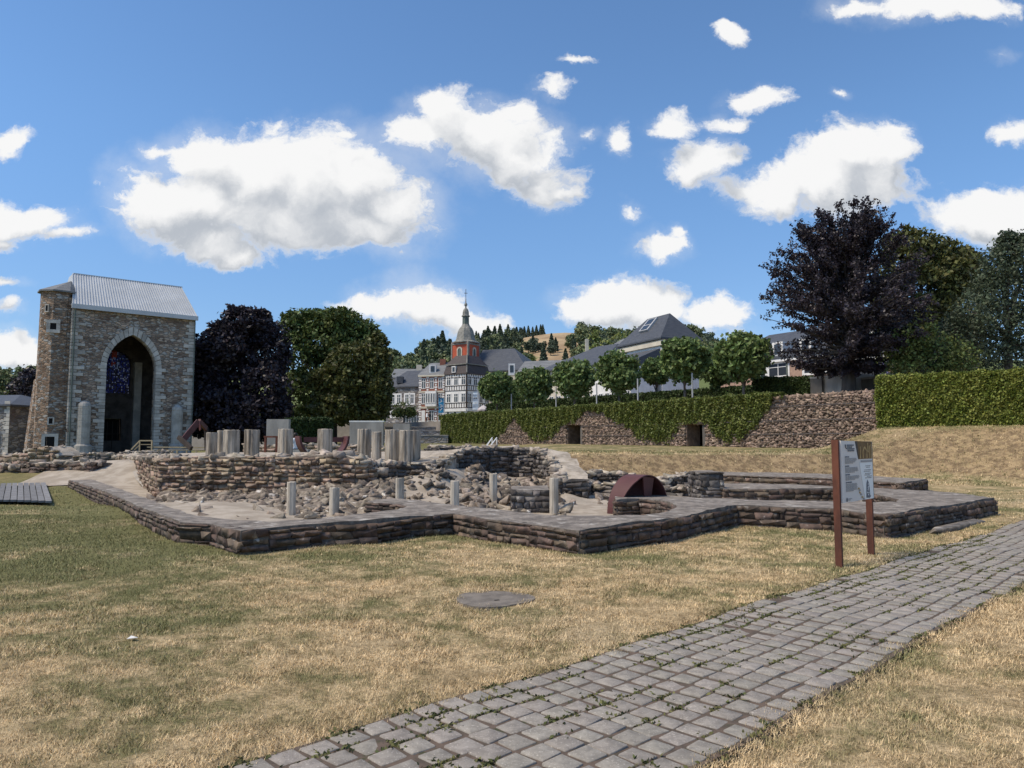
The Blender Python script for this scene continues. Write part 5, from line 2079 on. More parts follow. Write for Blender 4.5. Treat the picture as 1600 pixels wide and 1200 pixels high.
def window(parent, fr_, u, z, w_, h_, fm=None, cross=True, surround=None, gm_=None, lintel=False):
    """window centred at u along the facade, sill at z"""
    fm = fm or M_WHITE
    b_ = 0.09
    m = MB()
    if surround:
        m2 = MB()
        fbox(m2, fr_, u - w_ / 2 - .16, u - w_ / 2, z - .12, z + h_ + .14, .0, .045)
        fbox(m2, fr_, u + w_ / 2, u + w_ / 2 + .16, z - .12, z + h_ + .14, .0, .045)
        fbox(m2, fr_, u - w_ / 2, u + w_ / 2, z + h_, z + h_ + .14, .0, .045)
        fbox(m2, fr_, u - w_ / 2, u + w_ / 2, z - .12, z, .0, .07)
        m2.build('window_surround', surround, parent)
    fbox(m, fr_, u - w_ / 2, u - w_ / 2 + b_, z, z + h_, .005, .06)
    fbox(m, fr_, u + w_ / 2 - b_, u + w_ / 2, z, z + h_, .005, .06)
    fbox(m, fr_, u - w_ / 2 + b_, u + w_ / 2 - b_, z, z + b_, .005, .06)
    fbox(m, fr_, u - w_ / 2 + b_, u + w_ / 2 - b_, z + h_ - b_, z + h_, .005, .06)
    if cross:
        fbox(m, fr_, u - .04, u + .04, z + b_, z + h_ - b_, .008, .055)
        fbox(m, fr_, u - w_ / 2 + b_, u - .04, z + h_ * .66, z + h_ * .66 + .06, .008, .055)
        fbox(m, fr_, u + .04, u + w_ / 2 - b_, z + h_ * .66, z + h_ * .66 + .06, .008, .055)
    o = m.build('window', fm, parent)
    m = MB()
    fbox(m, fr_, u - w_ / 2 + b_ * .5, u + w_ / 2 - b_ * .5, z + b_ * .5, z + h_ - b_ * .5, .002, .022)
    m.build('pane', gm_ or M_GLASS, o)
    return o


def prism_part(name, poly, z0, z1, m_, parent):
    m = MB()
    m.prism(poly, z0, z1)
    return m.build(name, m_, parent)


def poly_part(name, v, f, m_, parent):
    return part(name, v, f, m_, parent)


def gable_roof(name, parent, corners, ze, zr, over, m_, hip0=0.0, hip1=0.0, th=0.18):
    """corners: front-left, front-right, back-right, back-left (xy); ridge runs left to right"""
    fl, fr_, br, bl = [Vector(c[:2]) for c in corners]
    d = (fr_ - fl).normalized()
    e = (bl - fl).normalized()
    fl, fr_, br, bl = fl - d * over - e * over, fr_ + d * over - e * over, br + d * over + e * over, bl - d * over + e * over
    r0, r1 = (fl + bl) / 2 + d * hip0, (fr_ + br) / 2 - d * hip1
    v = [(fl.x, fl.y, ze), (fr_.x, fr_.y, ze), (br.x, br.y, ze), (bl.x, bl.y, ze), (r0.x, r0.y, zr), (r1.x, r1.y, zr)]
    v += [(x, y, z - th) for x, y, z in v[:4]]
    f = [(0, 1, 5, 4), (1, 2, 5), (2, 3, 4, 5), (3, 0, 4), (6, 9, 8, 7), (0, 6, 7, 1), (1, 7, 8, 2), (2, 8, 9, 3), (3, 9, 6, 0)]
    return part(name, v, f, m_, parent)


def rect_house(A, B, depth):
    A, B = Vector(A[:2]), Vector(B[:2])
    d = (B - A).normalized()
    e = Vector((-d.y, d.x))
    if e.dot(A) < 0:
        e = -e
    return [A, B, B + e * depth, A + e * depth]


ST = 4.28     # street level

# half-timbered house on the corner
dC = 112.0
C0 = D(729, 640, dC)
L0 = D(694.5, 640, dC + 2.5)
R0 = D(764, 640, dC + 4.0)
dl, dr = Vector((L0.x - C0.x, L0.y - C0.y)), Vector((R0.x - C0.x, R0.y - C0.y))
back = Vector((L0.x, L0.y)) + dr
t = thing('half_timbered_house', 'white half timbered corner house with dark beams and brown mansard roof', 'house', (C0.x, C0.y, ST))
ZE = zat(582.5, dC)
prism_part('wall', [C0, R0, back, L0], ST - .5, ZE, M_WHITE, t)
frL, frR = facade_frame(L0, C0), facade_frame(C0, R0)
LL, LR = frL[3], frR[3]
floors = [ST, ST + 2.5, ST + 2.5 + (ZE - ST - 2.5) * .5, ZE]
for fi, fr_, L in ((0, frL, LL), (1, frR, LR)):
    m = MB()
    for z in (floors[1], floors[1] + .75, floors[2], floors[2] + .75, floors[3] - .62):
        fbox(m, fr_, 0, L, z - .05, z + .05, 0, .05)
    n = 9 if fi == 0 else 10
    for i in range(n + 1):
        u = L * i / n
        fbox(m, fr_, max(0, u - .05), min(L, u + .05), floors[1], floors[1] + .75, 0.003, .047)
        fbox(m, fr_, max(0, u - .05), min(L, u + .05), floors[2] + .12, floors[2] + .75, 0.003, .047)
        fbox(m, fr_, max(0, u - .05), min(L, u + .05), ZE - .62, ZE - .1, 0.003, .047)
    for u in (0.08, L - .08):
        fbox(m, fr_, u - .07, u + .07, floors[1], ZE, .004, .044)
    m.build('timber_frame', M_TIMBER, t)
    for f_ in (1, 2):
        for k in range(3 if fi == 0 else 4):
            u = L * (k + .5) / (3 if fi == 0 else 4) + (.12 if fi == 0 else 0)
            hgt = (floors[2] - floors[1]) - 1.0
            window(t, fr_, u, floors[f_] + .80, .85, hgt * .86, M_WHITE)
m = MB()
fbox(m, frL, 0, LL, floors[1] - .55, floors[1] - .12, 0, .18)
fbox(m, frR, 0, LR, floors[1] - .55, floors[1] - .12, 0, .16)
m.build('shop_cornice', M_WHITE, t)
for k in range(3):
    window(t, frL, LL * (k + .55) / 3.1, ST + .5, .7, 1.5, M_WHITE, cross=False)
for k in range(3):
    m = MB()
    fbox(m, frR, LR * (k + .12) / 3, LR * (k + .88) / 3, ST + .3, ST + 1.9, 0, .04)
    m.build('shop_window', M_GLASS, t)
# mansard roof: steep lower part, hipped upper part
def ring(z, grow):
    cen_ = (Vector((C0.x, C0.y)) + back) / 2
    out = []
    for p in (Vector((L0.x, L0.y)), Vector((C0.x, C0.y)), Vector((R0.x, R0.y)), back):
        q_ = cen_ + (p - cen_) * grow
        out.append((q_.x, q_.y, z))
    return out


r_a, r_b, r_c, r_d, r_e = ring(ZE, 1.06), ring(zat(569.5, dC), .93), ring(zat(568.5, dC), .97), ring(zat(556.5, dC + 3), .52), ring(ZE - .15, 1.06)
v = r_e + r_a + r_b
f = [(3, 2, 1, 0)] + [(i, (i + 1) % 4, 4 + (i + 1) % 4, 4 + i) for i in range(4)] + [(4 + i, 4 + (i + 1) % 4, 8 + (i + 1) % 4, 8 + i) for i in range(4)] + [(8, 9, 10, 11)]
part('mansard', v, f, M_SLATEBR, t)
v = r_c + r_d
f = [(3, 2, 1, 0)] + [(i, (i + 1) % 4, 4 + (i + 1) % 4, 4 + i) for i in range(4)] + [(4, 5, 6, 7)]
rf_ = part('roof', v, f, M_SLATEBR, t)
m = MB()
for a, b_ in ((r_c[0], r_c[1]), (r_c[1], r_c[2]), (r_c[1], r_d[1]), (r_b[1], r_a[1])):
    m.bar(Vector(a) + Vector((0, 0, .05)), Vector(b_) + Vector((0, 0, .05)), .16, .14)
m.build('ridge_trim', M_LEAD, rf_)
m = MB()
cd = frL[0] + frL[1] * LL * .45 + Vector((0, 0, zat(576, dC)))
M3 = Matrix((frL[1], frL[2], Vector((0, 0, 1)))).transposed()
m.box(cd - frL[2] * .2, (.75, .9, 1.0), M=M3)
m.build('dormer', M_WHITE, t)
m = MB()
m.box(cd + frL[2] * .26, (.45, .04, .7), M=M3)
m.build('dormer_pane', M_GLASS, t)

# brick and white stone house to its left
A, B = D(655, 640, 116), D(694.3, 640, 114.6)
hs = rect_house(A, B, 9)
t = thing('brick_house', 'narrow house of red brick and white stone bands with a white bay window', 'house', (A.x, A.y, ST))
ZE = zat(586, 115.5)
prism_part('wall', hs, ST - .5, ZE, M_BRICK, t)
fr_ = facade_frame(A, B)
L = fr_[3]
m = MB()
for u in (.14, L * .33, L * .66, L - .14):
    k = 0
    z = ST
    while z < ZE - .3:
        fbox(m, fr_, u - (.24 if k % 2 else .14), u + (.24 if k % 2 else .14), z, z + .26, 0, .05)
        z += .38
        k += 1
m.build('white_quoins', M_WHITE, t, kind='stuff')
m = MB()
fbox(m, fr_, 0, L, ST + 2.5, ST + 2.8, .0, .12)
fbox(m, fr_, 0, L, ST + 5.0, ST + 5.25, 0, .1)
fbox(m, fr_, -.1, L + .1, ZE - .25, ZE - .02, 0, .3)
m.build('cornice', M_CREAM, t)
m = MB()
fbox(m, fr_, L * .30, L * .72, ST + 2.81, ST + 5.2, .02, .6)
m.build('bay', M_WHITE, t)
frB = (fr_[0] + fr_[2] * .6, fr_[1], fr_[2], L)
for k in range(4):
    window(t, frB, L * (.355 + .10 * k), ST + 3.3, .38, 1.6, M_WHITE, cross=False)
for f_, zz_ in ((1, ST + 3.2), (2, ST + 5.6)):
    for u in (L * .17, L * .5, L * .84):
        if f_ == 1 and abs(u - L * .5) < .1:
            continue
        window(t, fr_, u, zz_, .72, 1.7, M_WHITE)
window(t, fr_, L * .5, ST + .5, .8, 1.7, M_WHITE)
window(t, fr_, L * .84, ST + .5, .8, 1.7, M_WHITE)
m = MB()
fbox(m, fr_, L * .10, L * .24, ST, ST + 2.2, 0, .05)
m.build('door', M_WHITE, t)
rf_ = gable_roof('roof', t, hs, ZE, zat(566, 119), .25, M_SLATEGR)
m = MB()
c = D(692, 570, 119)
m.box((c.x, c.y, c.z), (.9, .9, 1.8))
m.build('chimney', M_BRICK, rf_)
m = MB()
c = D(676.5, 577, 116.5)
m.box(c, (1.1, 1.2, 1.3))
m.build('dormer', M_WHITE, t)
m = MB()
m.box((c.x, c.y - .62, c.z), (.6, .04, .9))
m.build('dormer_pane', M_GLASS, t)

# slate house further left
A, B = D(602, 640, 119), D(655.2, 640, 116.6)
hs = rect_house(A, B, 9)
t = thing('slate_house', 'grey stone house with dark slate roof and white windows left of the brick house', 'house', (A.x, A.y, ST))
ZE = zat(604, 118)
prism_part('wall', hs, ST - .5, ZE, M_GREYSTONE, t)
fr_ = facade_frame(A, B)
L = fr_[3]
for zz_ in (ST + 3.3,):
    for u in (L * .09, L * .23, L * .40, L * .64, L * .79):
        window(t, fr_, u, zz_, .75, 1.6, M_WHITE, surround=M_WHITE)
for u in (L * .23, L * .40):
    window(t, fr_, u, ST + 1.2, .7, 1.1, M_WHITE, surround=M_WHITE)
for u in (L * .62, L * .85):
    window(t, fr_, u, ST + .3, 1.1, 1.5, M_WHITE)
m = MB()
fbox(m, fr_, L * .45, L * .98, ST + 2.0, ST + 2.2, 0, .9)
m.build('awning', M_WHITE, t)
rf_ = gable_roof('roof', t, hs, ZE, zat(579, 122), .3, M_SLATE, hip0=1.6)
m = MB()
c = D(625.5, 594, 119)
m.box(c, (1.0, 1.3, 1.1))
m.build('dormer', M_SLATE, rf_)
m = MB()
m.bar(D(641, 599, 119.2), D(645, 594.5, 120), .7, .06, up=(0, -1, .6))
m.build('skylight', M_METAL, rf_)
# grey roof further behind
A, B = D(612, 640, 133), D(668, 640, 133)
hs = rect_house(A, B, 9)
t = thing('grey_roofed_house', 'pale grey roofed house showing just above the slate house', 'house', (A.x, A.y, ST))
prism_part('wall', hs, ST - .5, zat(590, 133), M_CREAM, t)
rf_ = gable_roof('roof', t, hs, zat(590, 133), zat(576, 137), .3, M_SLATEGR)
m = MB()
c = D(655, 577, 136)
m.box(c, (1.0, .8, 1.6))
m.build('chimney', M_CREAM, rf_)

# church tower with bulbous spire, red belfry
dS = 134.0
KX = dS / F
cS_ = D(727.5, 540, dS)
t = thing('belfry_tower', 'small red belfry with grey onion spire and cross above the half timbered house', 'church tower', (cS_.x, cS_.y, ST))
ang = R(63)
zE = zat(536, dS)
m = MB()
hw = 16.2 * KX
sq = [(cS_.x + hw * math.sqrt(2) * math.cos(ang + R(45 + 90 * k) + R(-4)), cS_.y + hw * math.sqrt(2) * math.sin(ang + R(45 + 90 * k) + R(-4))) for k in range(4)]
m.prism(sq, ST, zE)
m.build('belfry', M_REDPAINT, t)
sqv = [Vector(p) for p in sq]
edges = [(sqv[i], sqv[(i + 1) % 4]) for i in range(4)]
vis = []
for a, b_ in edges:
    fr_ = facade_frame(a, b_)
    mid = (a + b_) / 2
    d = (b_ - a).normalized()
    nrm = Vector((d.y, -d.x))
    if nrm.dot(mid - Vector((cS_.x, cS_.y))) < 0:
        nrm = -nrm
    if nrm.dot(-mid) > 0:
        vis.append((Vector((a.x, a.y, 0)), Vector((d.x, d.y, 0)), Vector((nrm.x, nrm.y, 0)), (b_ - a).length))
for fr_ in vis:
    L = fr_[3]
    m = MB()
    zlo = zE - 4.2
    fbox(m, fr_, 0, .28, ST, zE, 0, .06)
    fbox(m, fr_, L - .28, L, ST, zE, 0, .06)
    fbox(m, fr_, .28, L - .28, zE - .5, zE - .2, 0, .07)
    m.build('corner_trim', M_LEAD, t)
    m = MB()
    u, z, w_, h_ = L * .5, zE - 2.6, .78, 1.1
    fbox(m, fr_, u - w_ / 2 - .17, u - w_ / 2, z, z + h_, 0, .09)
    fbox(m, fr_, u + w_ / 2, u + w_ / 2 + .17, z, z + h_, 0, .09)
    for k in range(7):
        th = math.pi * (k + .5) / 7
        fbox(m, fr_, u + (w_ / 2 + .08) * math.cos(th) - .13, u + (w_ / 2 + .08) * math.cos(th) + .13, z + h_ + (w_ / 2 + .08) * math.sin(th) - .13, z + h_ + (w_ / 2 + .08) * math.sin(th) + .13, .002 * k, .085 + .001 * k)
    fbox(m, fr_, u - w_ / 2 - .17, u + w_ / 2 + .17, z - .15, z, 0, .1)
    o = m.build('window_surround', M_CREAM, t)
    m = MB()
    fbox(m, fr_, u - w_ / 2, u + w_ / 2, z, z + h_ + w_ * .3, .0, .03)
    m.build('louvre', M_COPPER, o)
m = MB()
q_ = 22.5 * KX
zz0 = zE
prof = [(q_, -.12), (q_, .05), (16.8 * KX, 3 * KX), (14.9 * KX, 8 * KX), (13.9 * KX, 13 * KX), (12.6 * KX, 18.5 * KX), (10.4 * KX, 23 * KX), (7.4 * KX, 26.5 * KX), (5.9 * KX, 29 * KX), (5.7 * KX, 30 * KX)]
m.lathe((cS_.x, cS_.y, zz0), prof, 8, ang + R(18.5))
m.build('bulb_roof', M_LEAD, t)
m = MB()
m.lathe((cS_.x, cS_.y, zz0), [(5.4 * KX, 30 * KX), (5.2 * KX, 42 * KX)], 8, ang + R(18.5))
m.build('lantern', M_COPPER, t)
m = MB()
m.lathe((cS_.x, cS_.y, zz0), [(6.8 * KX, 42 * KX), (6.8 * KX, 43.4 * KX), (5.2 * KX, 44 * KX), (5.0 * KX, 49 * KX), (4.0 * KX, 53 * KX), (1.3 * KX, 56 * KX), (1.2 * KX, 58 * KX), (2.6 * KX, 60.5 * KX), (2.4 * KX, 62 * KX), (.9 * KX, 64.5 * KX), (.35 * KX, 74 * KX)], 8, ang + R(18.5))
m.build('lantern_cap', M_LEAD, t)
m = MB()
m.tube([(cS_.x, cS_.y, zz0 + 73 * KX), (cS_.x, cS_.y, zz0 + 86 * KX)], .05, 5)
m.bar((cS_.x - .3, cS_.y, zz0 + 79.5 * KX), (cS_.x + .3, cS_.y, zz0 + 79.5 * KX), .07, .09)
m.build('cross', M_TIMBER, t)

# long slate roof right of it
A, B = D(736, 600, 131), D(822, 600, 127)
hs = rect_house(A, B, 12)
t = thing('long_roofed_house', 'long dark slate roofed building just right of the red belfry', 'house', (A.x, A.y, ST))
prism_part('wall', hs, ST - .5, zat(580, 129), M_CREAM, t)
rf_ = gable_roof('roof', t, hs, zat(579, 129), zat(544, 134), .4, M_SLATE, hip1=5.0)
m = MB()
c = D(799.5, 578, 125.5)
m.box(c, (1.1, 1.8, 2.0))
m.build('dormer', M_WHITE, rf_)
m = MB()
m.box((c.x, c.y - .92, c.z + .1), (.6, .04, 1.2))
m.build('pane', M_GLASS, rf_)
fr_ = facade_frame(A, B)
for k in range(6):
    window(t, fr_, fr_[3] * (k + .5) / 6, ST + 3.0, .9, 1.7, M_WHITE)

# white row with low grey roofs between the trees
A, B = D(808, 600, 110), D(868, 600, 108)
hs = rect_house(A, B, 9)
t = thing('white_house', 'low white house with grey roof showing between the round trees', 'house', (A.x, A.y, ST))
prism_part('wall', hs, ST - .5, zat(585, 108), M_WHITE, t)
gable_roof('roof', t, hs, zat(584, 108), zat(562, 112), .3, M_SLATEGR)
fr_ = facade_frame(A, B)
for k in range(5):
    window(t, fr_, fr_[3] * (k + .5) / 5, ST + 1.6, .9, 1.8, M_WHITE, gm_=M_GLASS)

# hipped slate roofed building
A, B = D(846, 600, 99), D(938, 600, 90)
hs = rect_house(A, B, 12)
t = thing('hip_roofed_building', 'long cream building under a dark hipped slate roof left of the steep roof', 'building', (A.x, A.y, ST))
prism_part('wall', hs, ST - .5, zat(575, 94), M_CREAM, t)
rf_ = gable_roof('roof', t, hs, zat(574, 94), zat(540, 98), .4, M_SLATE, hip0=5.0, hip1=3.2)
m = MB()
c = D(917, 540, 101)
m.box(c, (.45, .45, 1.8))
m.build('chimney', M_CREAM, rf_)
fr_ = facade_frame(A, B)
for k in range(8):
    window(t, fr_, fr_[3] * (k + .5) / 8, ST + 1.4, .9, 1.9, M_WHITE)

# steep tower-like roof
A, B = D(970, 600, 92), D(1035, 600, 84)
hs = rect_house(A, B, 5.2)
t = thing('steep_roofed_building', 'big building with tall steep dark hip roof and glazed dormer', 'building', (A.x, A.y, ST))
ZE = zat(536.5, 88)
prism_part('wall', hs, ST - .5, ZE, M_WHITE, t)
ins = [hs[0] * .97 + hs[2] * .03, hs[1] * .97 + hs[3] * .03, hs[2] * .97 + hs[0] * .03, hs[3] * .97 + hs[1] * .03]
rf_ = gable_roof('roof', t, hs, ZE + .15, zat(491, 87.5), .4, M_SLATE, hip0=2.6, hip1=2.3)
fr_ = facade_frame(A, B)
m = MB()
fbox(m, fr_, -.3, fr_[3] + .3, ZE - .75, ZE - .25, 0, .25)
m.build('cornice', M_CREAM, t)
# glazed dormer lying on the front slope, and a lower pent roof in front
zr_ = zat(491, 87.5)


def on_slope(u, f_, o=0.0):
    """u along the eaves, f_ 0..1 from the eaves to the ridge, o off the slope"""
    p = fr_[0] + fr_[1] * u + fr_[2] * (.4 - (2.6 + .4) * f_)
    n_ = Vector((0, 0, 2.6 + .4)) + fr_[2] * (zr_ - ZE)
    n_.normalize()
    return p + Vector((0, 0, ZE + .15 + (zr_ - ZE - .15) * f_)) + n_ * o


ud = min((abs(800 + F * on_slope(k * .05, .6).x / on_slope(k * .05, .6).y - 1015), k * .05) for k in range(400))[1]
nup = (on_slope(0, .5, 1) - on_slope(0, .5, 0))
m = MB()
m.bar(on_slope(ud, .40, .1), on_slope(ud, .88, .1), 1.9, .3, up=nup)
o_ = m.build('dormer', M_METAL, rf_)
m = MB()
m.bar(on_slope(ud, .64, .13), on_slope(ud, .85, .13), 1.3, .3, up=nup)
m.bar(on_slope(ud, .43, .13), on_slope(ud, .60, .13), 1.3, .3, up=nup)
m.build('pane', M_GLASS, rf_)
m = MB()
a, b_ = Vector((A.x, A.y, 0)), Vector((B.x, B.y, 0))
n = fr_[2]
zt1, zt0 = ZE - 1.1, zat(568, 84)
m.add([a + n * .2 + Vector((0, 0, zt1)), b_ + n * .2 + Vector((0, 0, zt1)), b_ + n * 4.5 + Vector((0, 0, zt0)), a + n * 4.5 + Vector((0, 0, zt0)),
       a + n * .2 + Vector((0, 0, zt0 - .3)), b_ + n * .2 + Vector((0, 0, zt0 - .3)), b_ + n * 4.5 + Vector((0, 0, zt0 - .3)), a + n * 4.5 + Vector((0, 0, zt0 - .3))],
      [(0, 3, 2, 1), (0, 4, 7, 3), (1, 2, 6, 5), (3, 7, 6, 2), (4, 5, 6, 7)])
m.build('lower_roof', M_SLATE, t)
frw = (fr_[0] + n * 4.2, fr_[1], fr_[2], fr_[3])
m = MB()
fbox(m, frw, .1, fr_[3] - .1, ST - .3, zt0 - .32, -3.6, 0)
m.build('front_wall', M_WHITE, t)
for k in range(6):
    window(t, frw, fr_[3] * (k + .5) / 6, ST + 1.2, 1.0, 1.9, M_WHITE)
A, B = D(942, 600, 104), D(990, 600, 100)
hs = rect_house(A, B, 10)
t = thing('grey_gabled_house', 'house with plain grey roof peeking out left of the steep roof', 'house', (A.x, A.y, ST))
prism_part('wall', hs, ST - .5, zat(548, 102), M_CREAM, t)
gable_roof('roof', t, hs, zat(547, 102), zat(527, 106), .3, M_SLATEGR)

# brick building on the right, with dormers
A, B = D(1118, 600, 78), D(1420, 600, 60)
hs = rect_house(A, B, 11)
t = thing('pale_brick_building', 'long pale brick building with slate roof and white dormers behind the copper beech', 'building', (A.x, A.y, ST))
fr_ = facade_frame(A, B)
L = fr_[3]
pB = (D(1209, 600, 72.5) - fr_[0]).dot(fr_[1])
ZE = zat(562, 72)
prism_part('wall', hs, ST - .5, ZE, M_BRICKPALE, t)
rf_ = gable_roof('roof', t, hs, ZE + .1, zat(518, 76), .4, M_SLATE, hip0=3.0)
m = MB()
fbox(m, fr_, -.2, L + .2, ZE - .35, ZE - .02, 0, .35)
m.build('eaves_board', M_WHITE, t)


def u_at(px):
    best = min((abs(800 + F * (fr_[0] + fr_[1] * (L * k / 400)).x / (fr_[0] + fr_[1] * (L * k / 400)).y - px), L * k / 400) for k in range(401))
    return best[1]


for px, w_ in ((1150, 1.4), (1190, 1.4), (1218, 2.3), (1272, 1.9), (1295, 1.2), (1312, 1.2), (1340, 1.6), (1372, 1.6), (1400, 1.6)):
    window(t, fr_, u_at(px), zat(588.5, 71), w_, 1.35, M_WHITE, surround=M_WHITE)
for px in (1218, 1262, 1310, 1360):
    u = u_at(px)
    base_ = fr_[0] + fr_[1] * u
    M3 = Matrix((fr_[1], fr_[2], Vector((0, 0, 1)))).transposed()
    m = MB()
    m.box(base_ - fr_[2] * .9 + Vector((0, 0, ZE + .85)), (1.25, 1.9, 1.5), M=M3)
    o = m.build('dormer', M_WHITE, t)
    m = MB()
    m.box(base_ + fr_[2] * .06 + Vector((0, 0, ZE + .9)), (.75, .04, 1.0), M=M3)
    m.build('pane', M_GLASS, o)
m = MB()
fbox(m, fr_, u_at(1232), u_at(1232) + .12, ST, ZE, .02, .14)
m.build('downpipe', M_COPPER, t)

# stone house cut by the left edge
A, B = D(-60, 660, 73), D(14.5, 660, 72)
hs = rect_house(A, B, 9)
t = thing('stone_house', 'grey stone house with slate roof cut off by the left edge', 'house', (B.x, B.y, 0))
ZE = zat(632, 72)
prism_part('wall', hs, -.5, ZE, M_GREYSTONE, t)
gable_roof('roof', t, hs, ZE, zat(616, 76), .3, M_SLATE, hip1=3.5)
fr_ = facade_frame(A, B)
m = MB()
for k in range(14):
    fbox(m, fr_, fr_[3] - (.6 if k % 2 else .35), fr_[3] + .02, k * .4, k * .4 + .36, 0, .04)
m.build('quoins', M_LIME, t, kind='stuff')
window(t, fr_, fr_[3] - 1.35, 1.2, .8, 1.5, M_WHITE)

# concrete shelter and walls on the terrace, slabs by the street
def slab_thing(name, label, cat, a, b_, thick, z0, z1, m_, cap=None):
    a, b_ = Vector(a[:2]), Vector(b_[:2])
    hs_ = rect_house(a, b_, thick)
    t_ = thing(name, label, cat, (a.x, a.y, z0))
    prism_part('slab', hs_, z0, z1, m_, t_)
    if cap:
        c0 = (hs_[0] + hs_[2]) / 2
        prism_part('coping', [c0 + (p - c0) * 1.03 for p in hs_], z1, z1 + .12, cap, t_)
    return t_


slab_thing('concrete_shelter', 'weathered grey concrete block behind the copper beech trunk', 'shelter', D(1286, 600, 47.2), D(1323, 600, 45.5), 2.5, TZ - .1, zat(587, 46), M_CONC, M_CONC)
slab_thing('concrete_wall', 'long dark concrete wall right of the copper beech trunk', 'wall', D(1333, 600, 46.5), D(1400, 600, 44), .4, TZ - .1, zat(591, 45), M_CONCDARK, M_CONC)
slab_thing('concrete_bench', 'raised concrete bench slab left of the concrete shelter', 'bench', D(1266, 600, 47.5), D(1284, 600, 47), 1.0, TZ + .3, zat(591, 47), M_CONCDARK, M_CONC)
a = D(416, 680, 46)
slab_thing('concrete_slab', 'upright pale concrete slab wall behind the left pillars', 'wall', a, D(450.5, 680, 46), .4, hz(a.x, a.y) - .3, zat(655, 46), M_CONC)
a = D(546, 680, 62)
slab_thing('concrete_slab', 'long low white concrete wall near the street, right of the short hedge', 'wall', a, D(598.5, 680, 62), .5, hz(a.x, a.y) - .5, zat(659.5, 62), M_CONC, M_WHITE)
a = D(614, 680, 66)
slab_thing('concrete_slab', 'small grey concrete block standing before the street houses', 'wall', a, D(640, 680, 66), 1.2, hz(a.x, a.y) - .5, zat(662, 66), M_CONC)
for i, (xa, xb, yt, d, lab) in enumerate(((598, 700, 679.5, 80, 'lowest grey stone step wall below the street'), (600, 702, 672.5, 86, 'middle grey stone step wall below the street'), (602, 704, 666.5, 92, 'top grey stone step wall along the street'))):
    a, b_ = D(xa, 680, d), D(xb, 680, d)
    t = thing('step_wall', lab, 'wall', (a.x, a.y, 1.5))
    z1 = zat(yt, d)
    prism_part('wall', rect_house(a, b_, .8), hz(a.x, a.y) - .8, z1 - .1, M_GREYSTONE, t)
    prism_part('coping', rect_house(D(xa - .5, 680, d - .06), D(xb + .5, 680, d - .06), .95), z1 - .1, z1, M_CONC, t)
    prism_part('terrace_fill', rect_house(D(xa, 680, d + .9), D(xb, 680, d + .9), 5.2 if i < 2 else 16), hz(a.x, a.y) - .8, z1 - .15, M_ROAD, t)

# white pipe rails on the lawn
t0_ = D(765, 692, 34)
for lab, off_ in (('left thin white pipe rail rising from the apse wall', 0.0), ('right thin white pipe rail rising from the apse wall', 5.5)):
    a, b_ = D(757 + off_, 699, 30.0), D(769 + off_ * 1.3, 684, 33.5)
    m = MB()
    a.z = min(a.z, 1.3)
    gz_ = hz(b_.x, b_.y)
    m.tube([a, b_, (b_.x, b_.y, gz_)], .03, 6)
    tag(m.build('pipe_rail', M_WHITE), lab, 'railing')

# ------------------------------------------------------------------ poles, banners, parasols
pole0 = None
PL = [(799, 617, 78), (869, 588, 66), (932.5, 580, 60), (997, 592, 55.5), (1082.5, 588, 50.0)]
labs = ['slim pale pole between the two leftmost round trees', 'slim pale pole between the second and third round trees', 'slim pale pole left of the fourth round tree',
        'slim pale pole between the fourth round tree and the small tree behind', 'slim pale pole right of the tall middle round tree']
for i, (px, pt, d) in enumerate(PL):
    b_ = D(px, 640, d)
    while (Vector((b_.x, b_.y)) - W0).dot(-WN) < 2.4:
        d += .5
        b_ = D(px, 640, d)
    if pole0 is None:
        t = thing('street_pole', labs[i], 'pole', (b_.x, b_.y, TZ), 'slim poles along the avenue')
        m = MB()
        m.tube([(b_.x, b_.y, TZ - .05), (b_.x, b_.y, TZ + 2.5)], .06, 8)
        m.build('post', M_METAL, t)
        m = MB()
        m.lathe((b_.x, b_.y, TZ - .02), [(.14, 0), (.14, .08), (.08, .12)], 10)
        m.build('base', M_METAL, t)
        pole0 = t
    else:
        copy_thing(pole0, (b_.x, b_.y, TZ), labs[i])


def banner(name, label, px0, px1, y0, y1, d, col, marks):
    a, b_ = D(px0, y0, d), D(px1, y0, d)
    z1, z0 = zat(y0, d), zat(y1, d)
    t_ = thing(name, label, 'banner', (a.x, a.y, ST))
    m = MB()
    m.tube([(b_.x + .08, b_.y, ST), (b_.x + .08, b_.y, z1 + .15)], .05, 6)
    m.build('pole', M_METAL, t_)
    m = MB()
    n = 8
    v, f = [], []
    for i in range(n + 1):
        z = z0 + (z1 - z0) * i / n
        wv = .06 * math.sin(i * 1.3)
        v += [(a.x, a.y + wv, z), (b_.x, b_.y + wv * .3, z), (a.x, a.y + wv + .02, z), (b_.x, b_.y + wv * .3 + .02, z)]
    for i in range(n):
        q_ = i * 4
        f += [(q_, q_ + 1, q_ + 5, q_ + 4), (q_ + 3, q_ + 2, q_ + 6, q_ + 7), (q_ + 2, q_, q_ + 4, q_ + 6), (q_ + 1, q_ + 3, q_ + 7, q_ + 5)]
    cl = part('cloth', v, f, col, t_)
    if marks:
        m = MB()
        for (u0, u1, w0, w1) in marks:
            xa, xb = a.x + (b_.x - a.x) * u0, a.x + (b_.x - a.x) * u1
            za, zb = z0 + (z1 - z0) * w0, z0 + (z1 - z0) * w1
            m.bar((xa, a.y - .075, za), (xb, a.y - .075, zb), .01, .09, up=(0, 0, 1))
        m.build('lettering', M_WHITE, cl)
    return t_


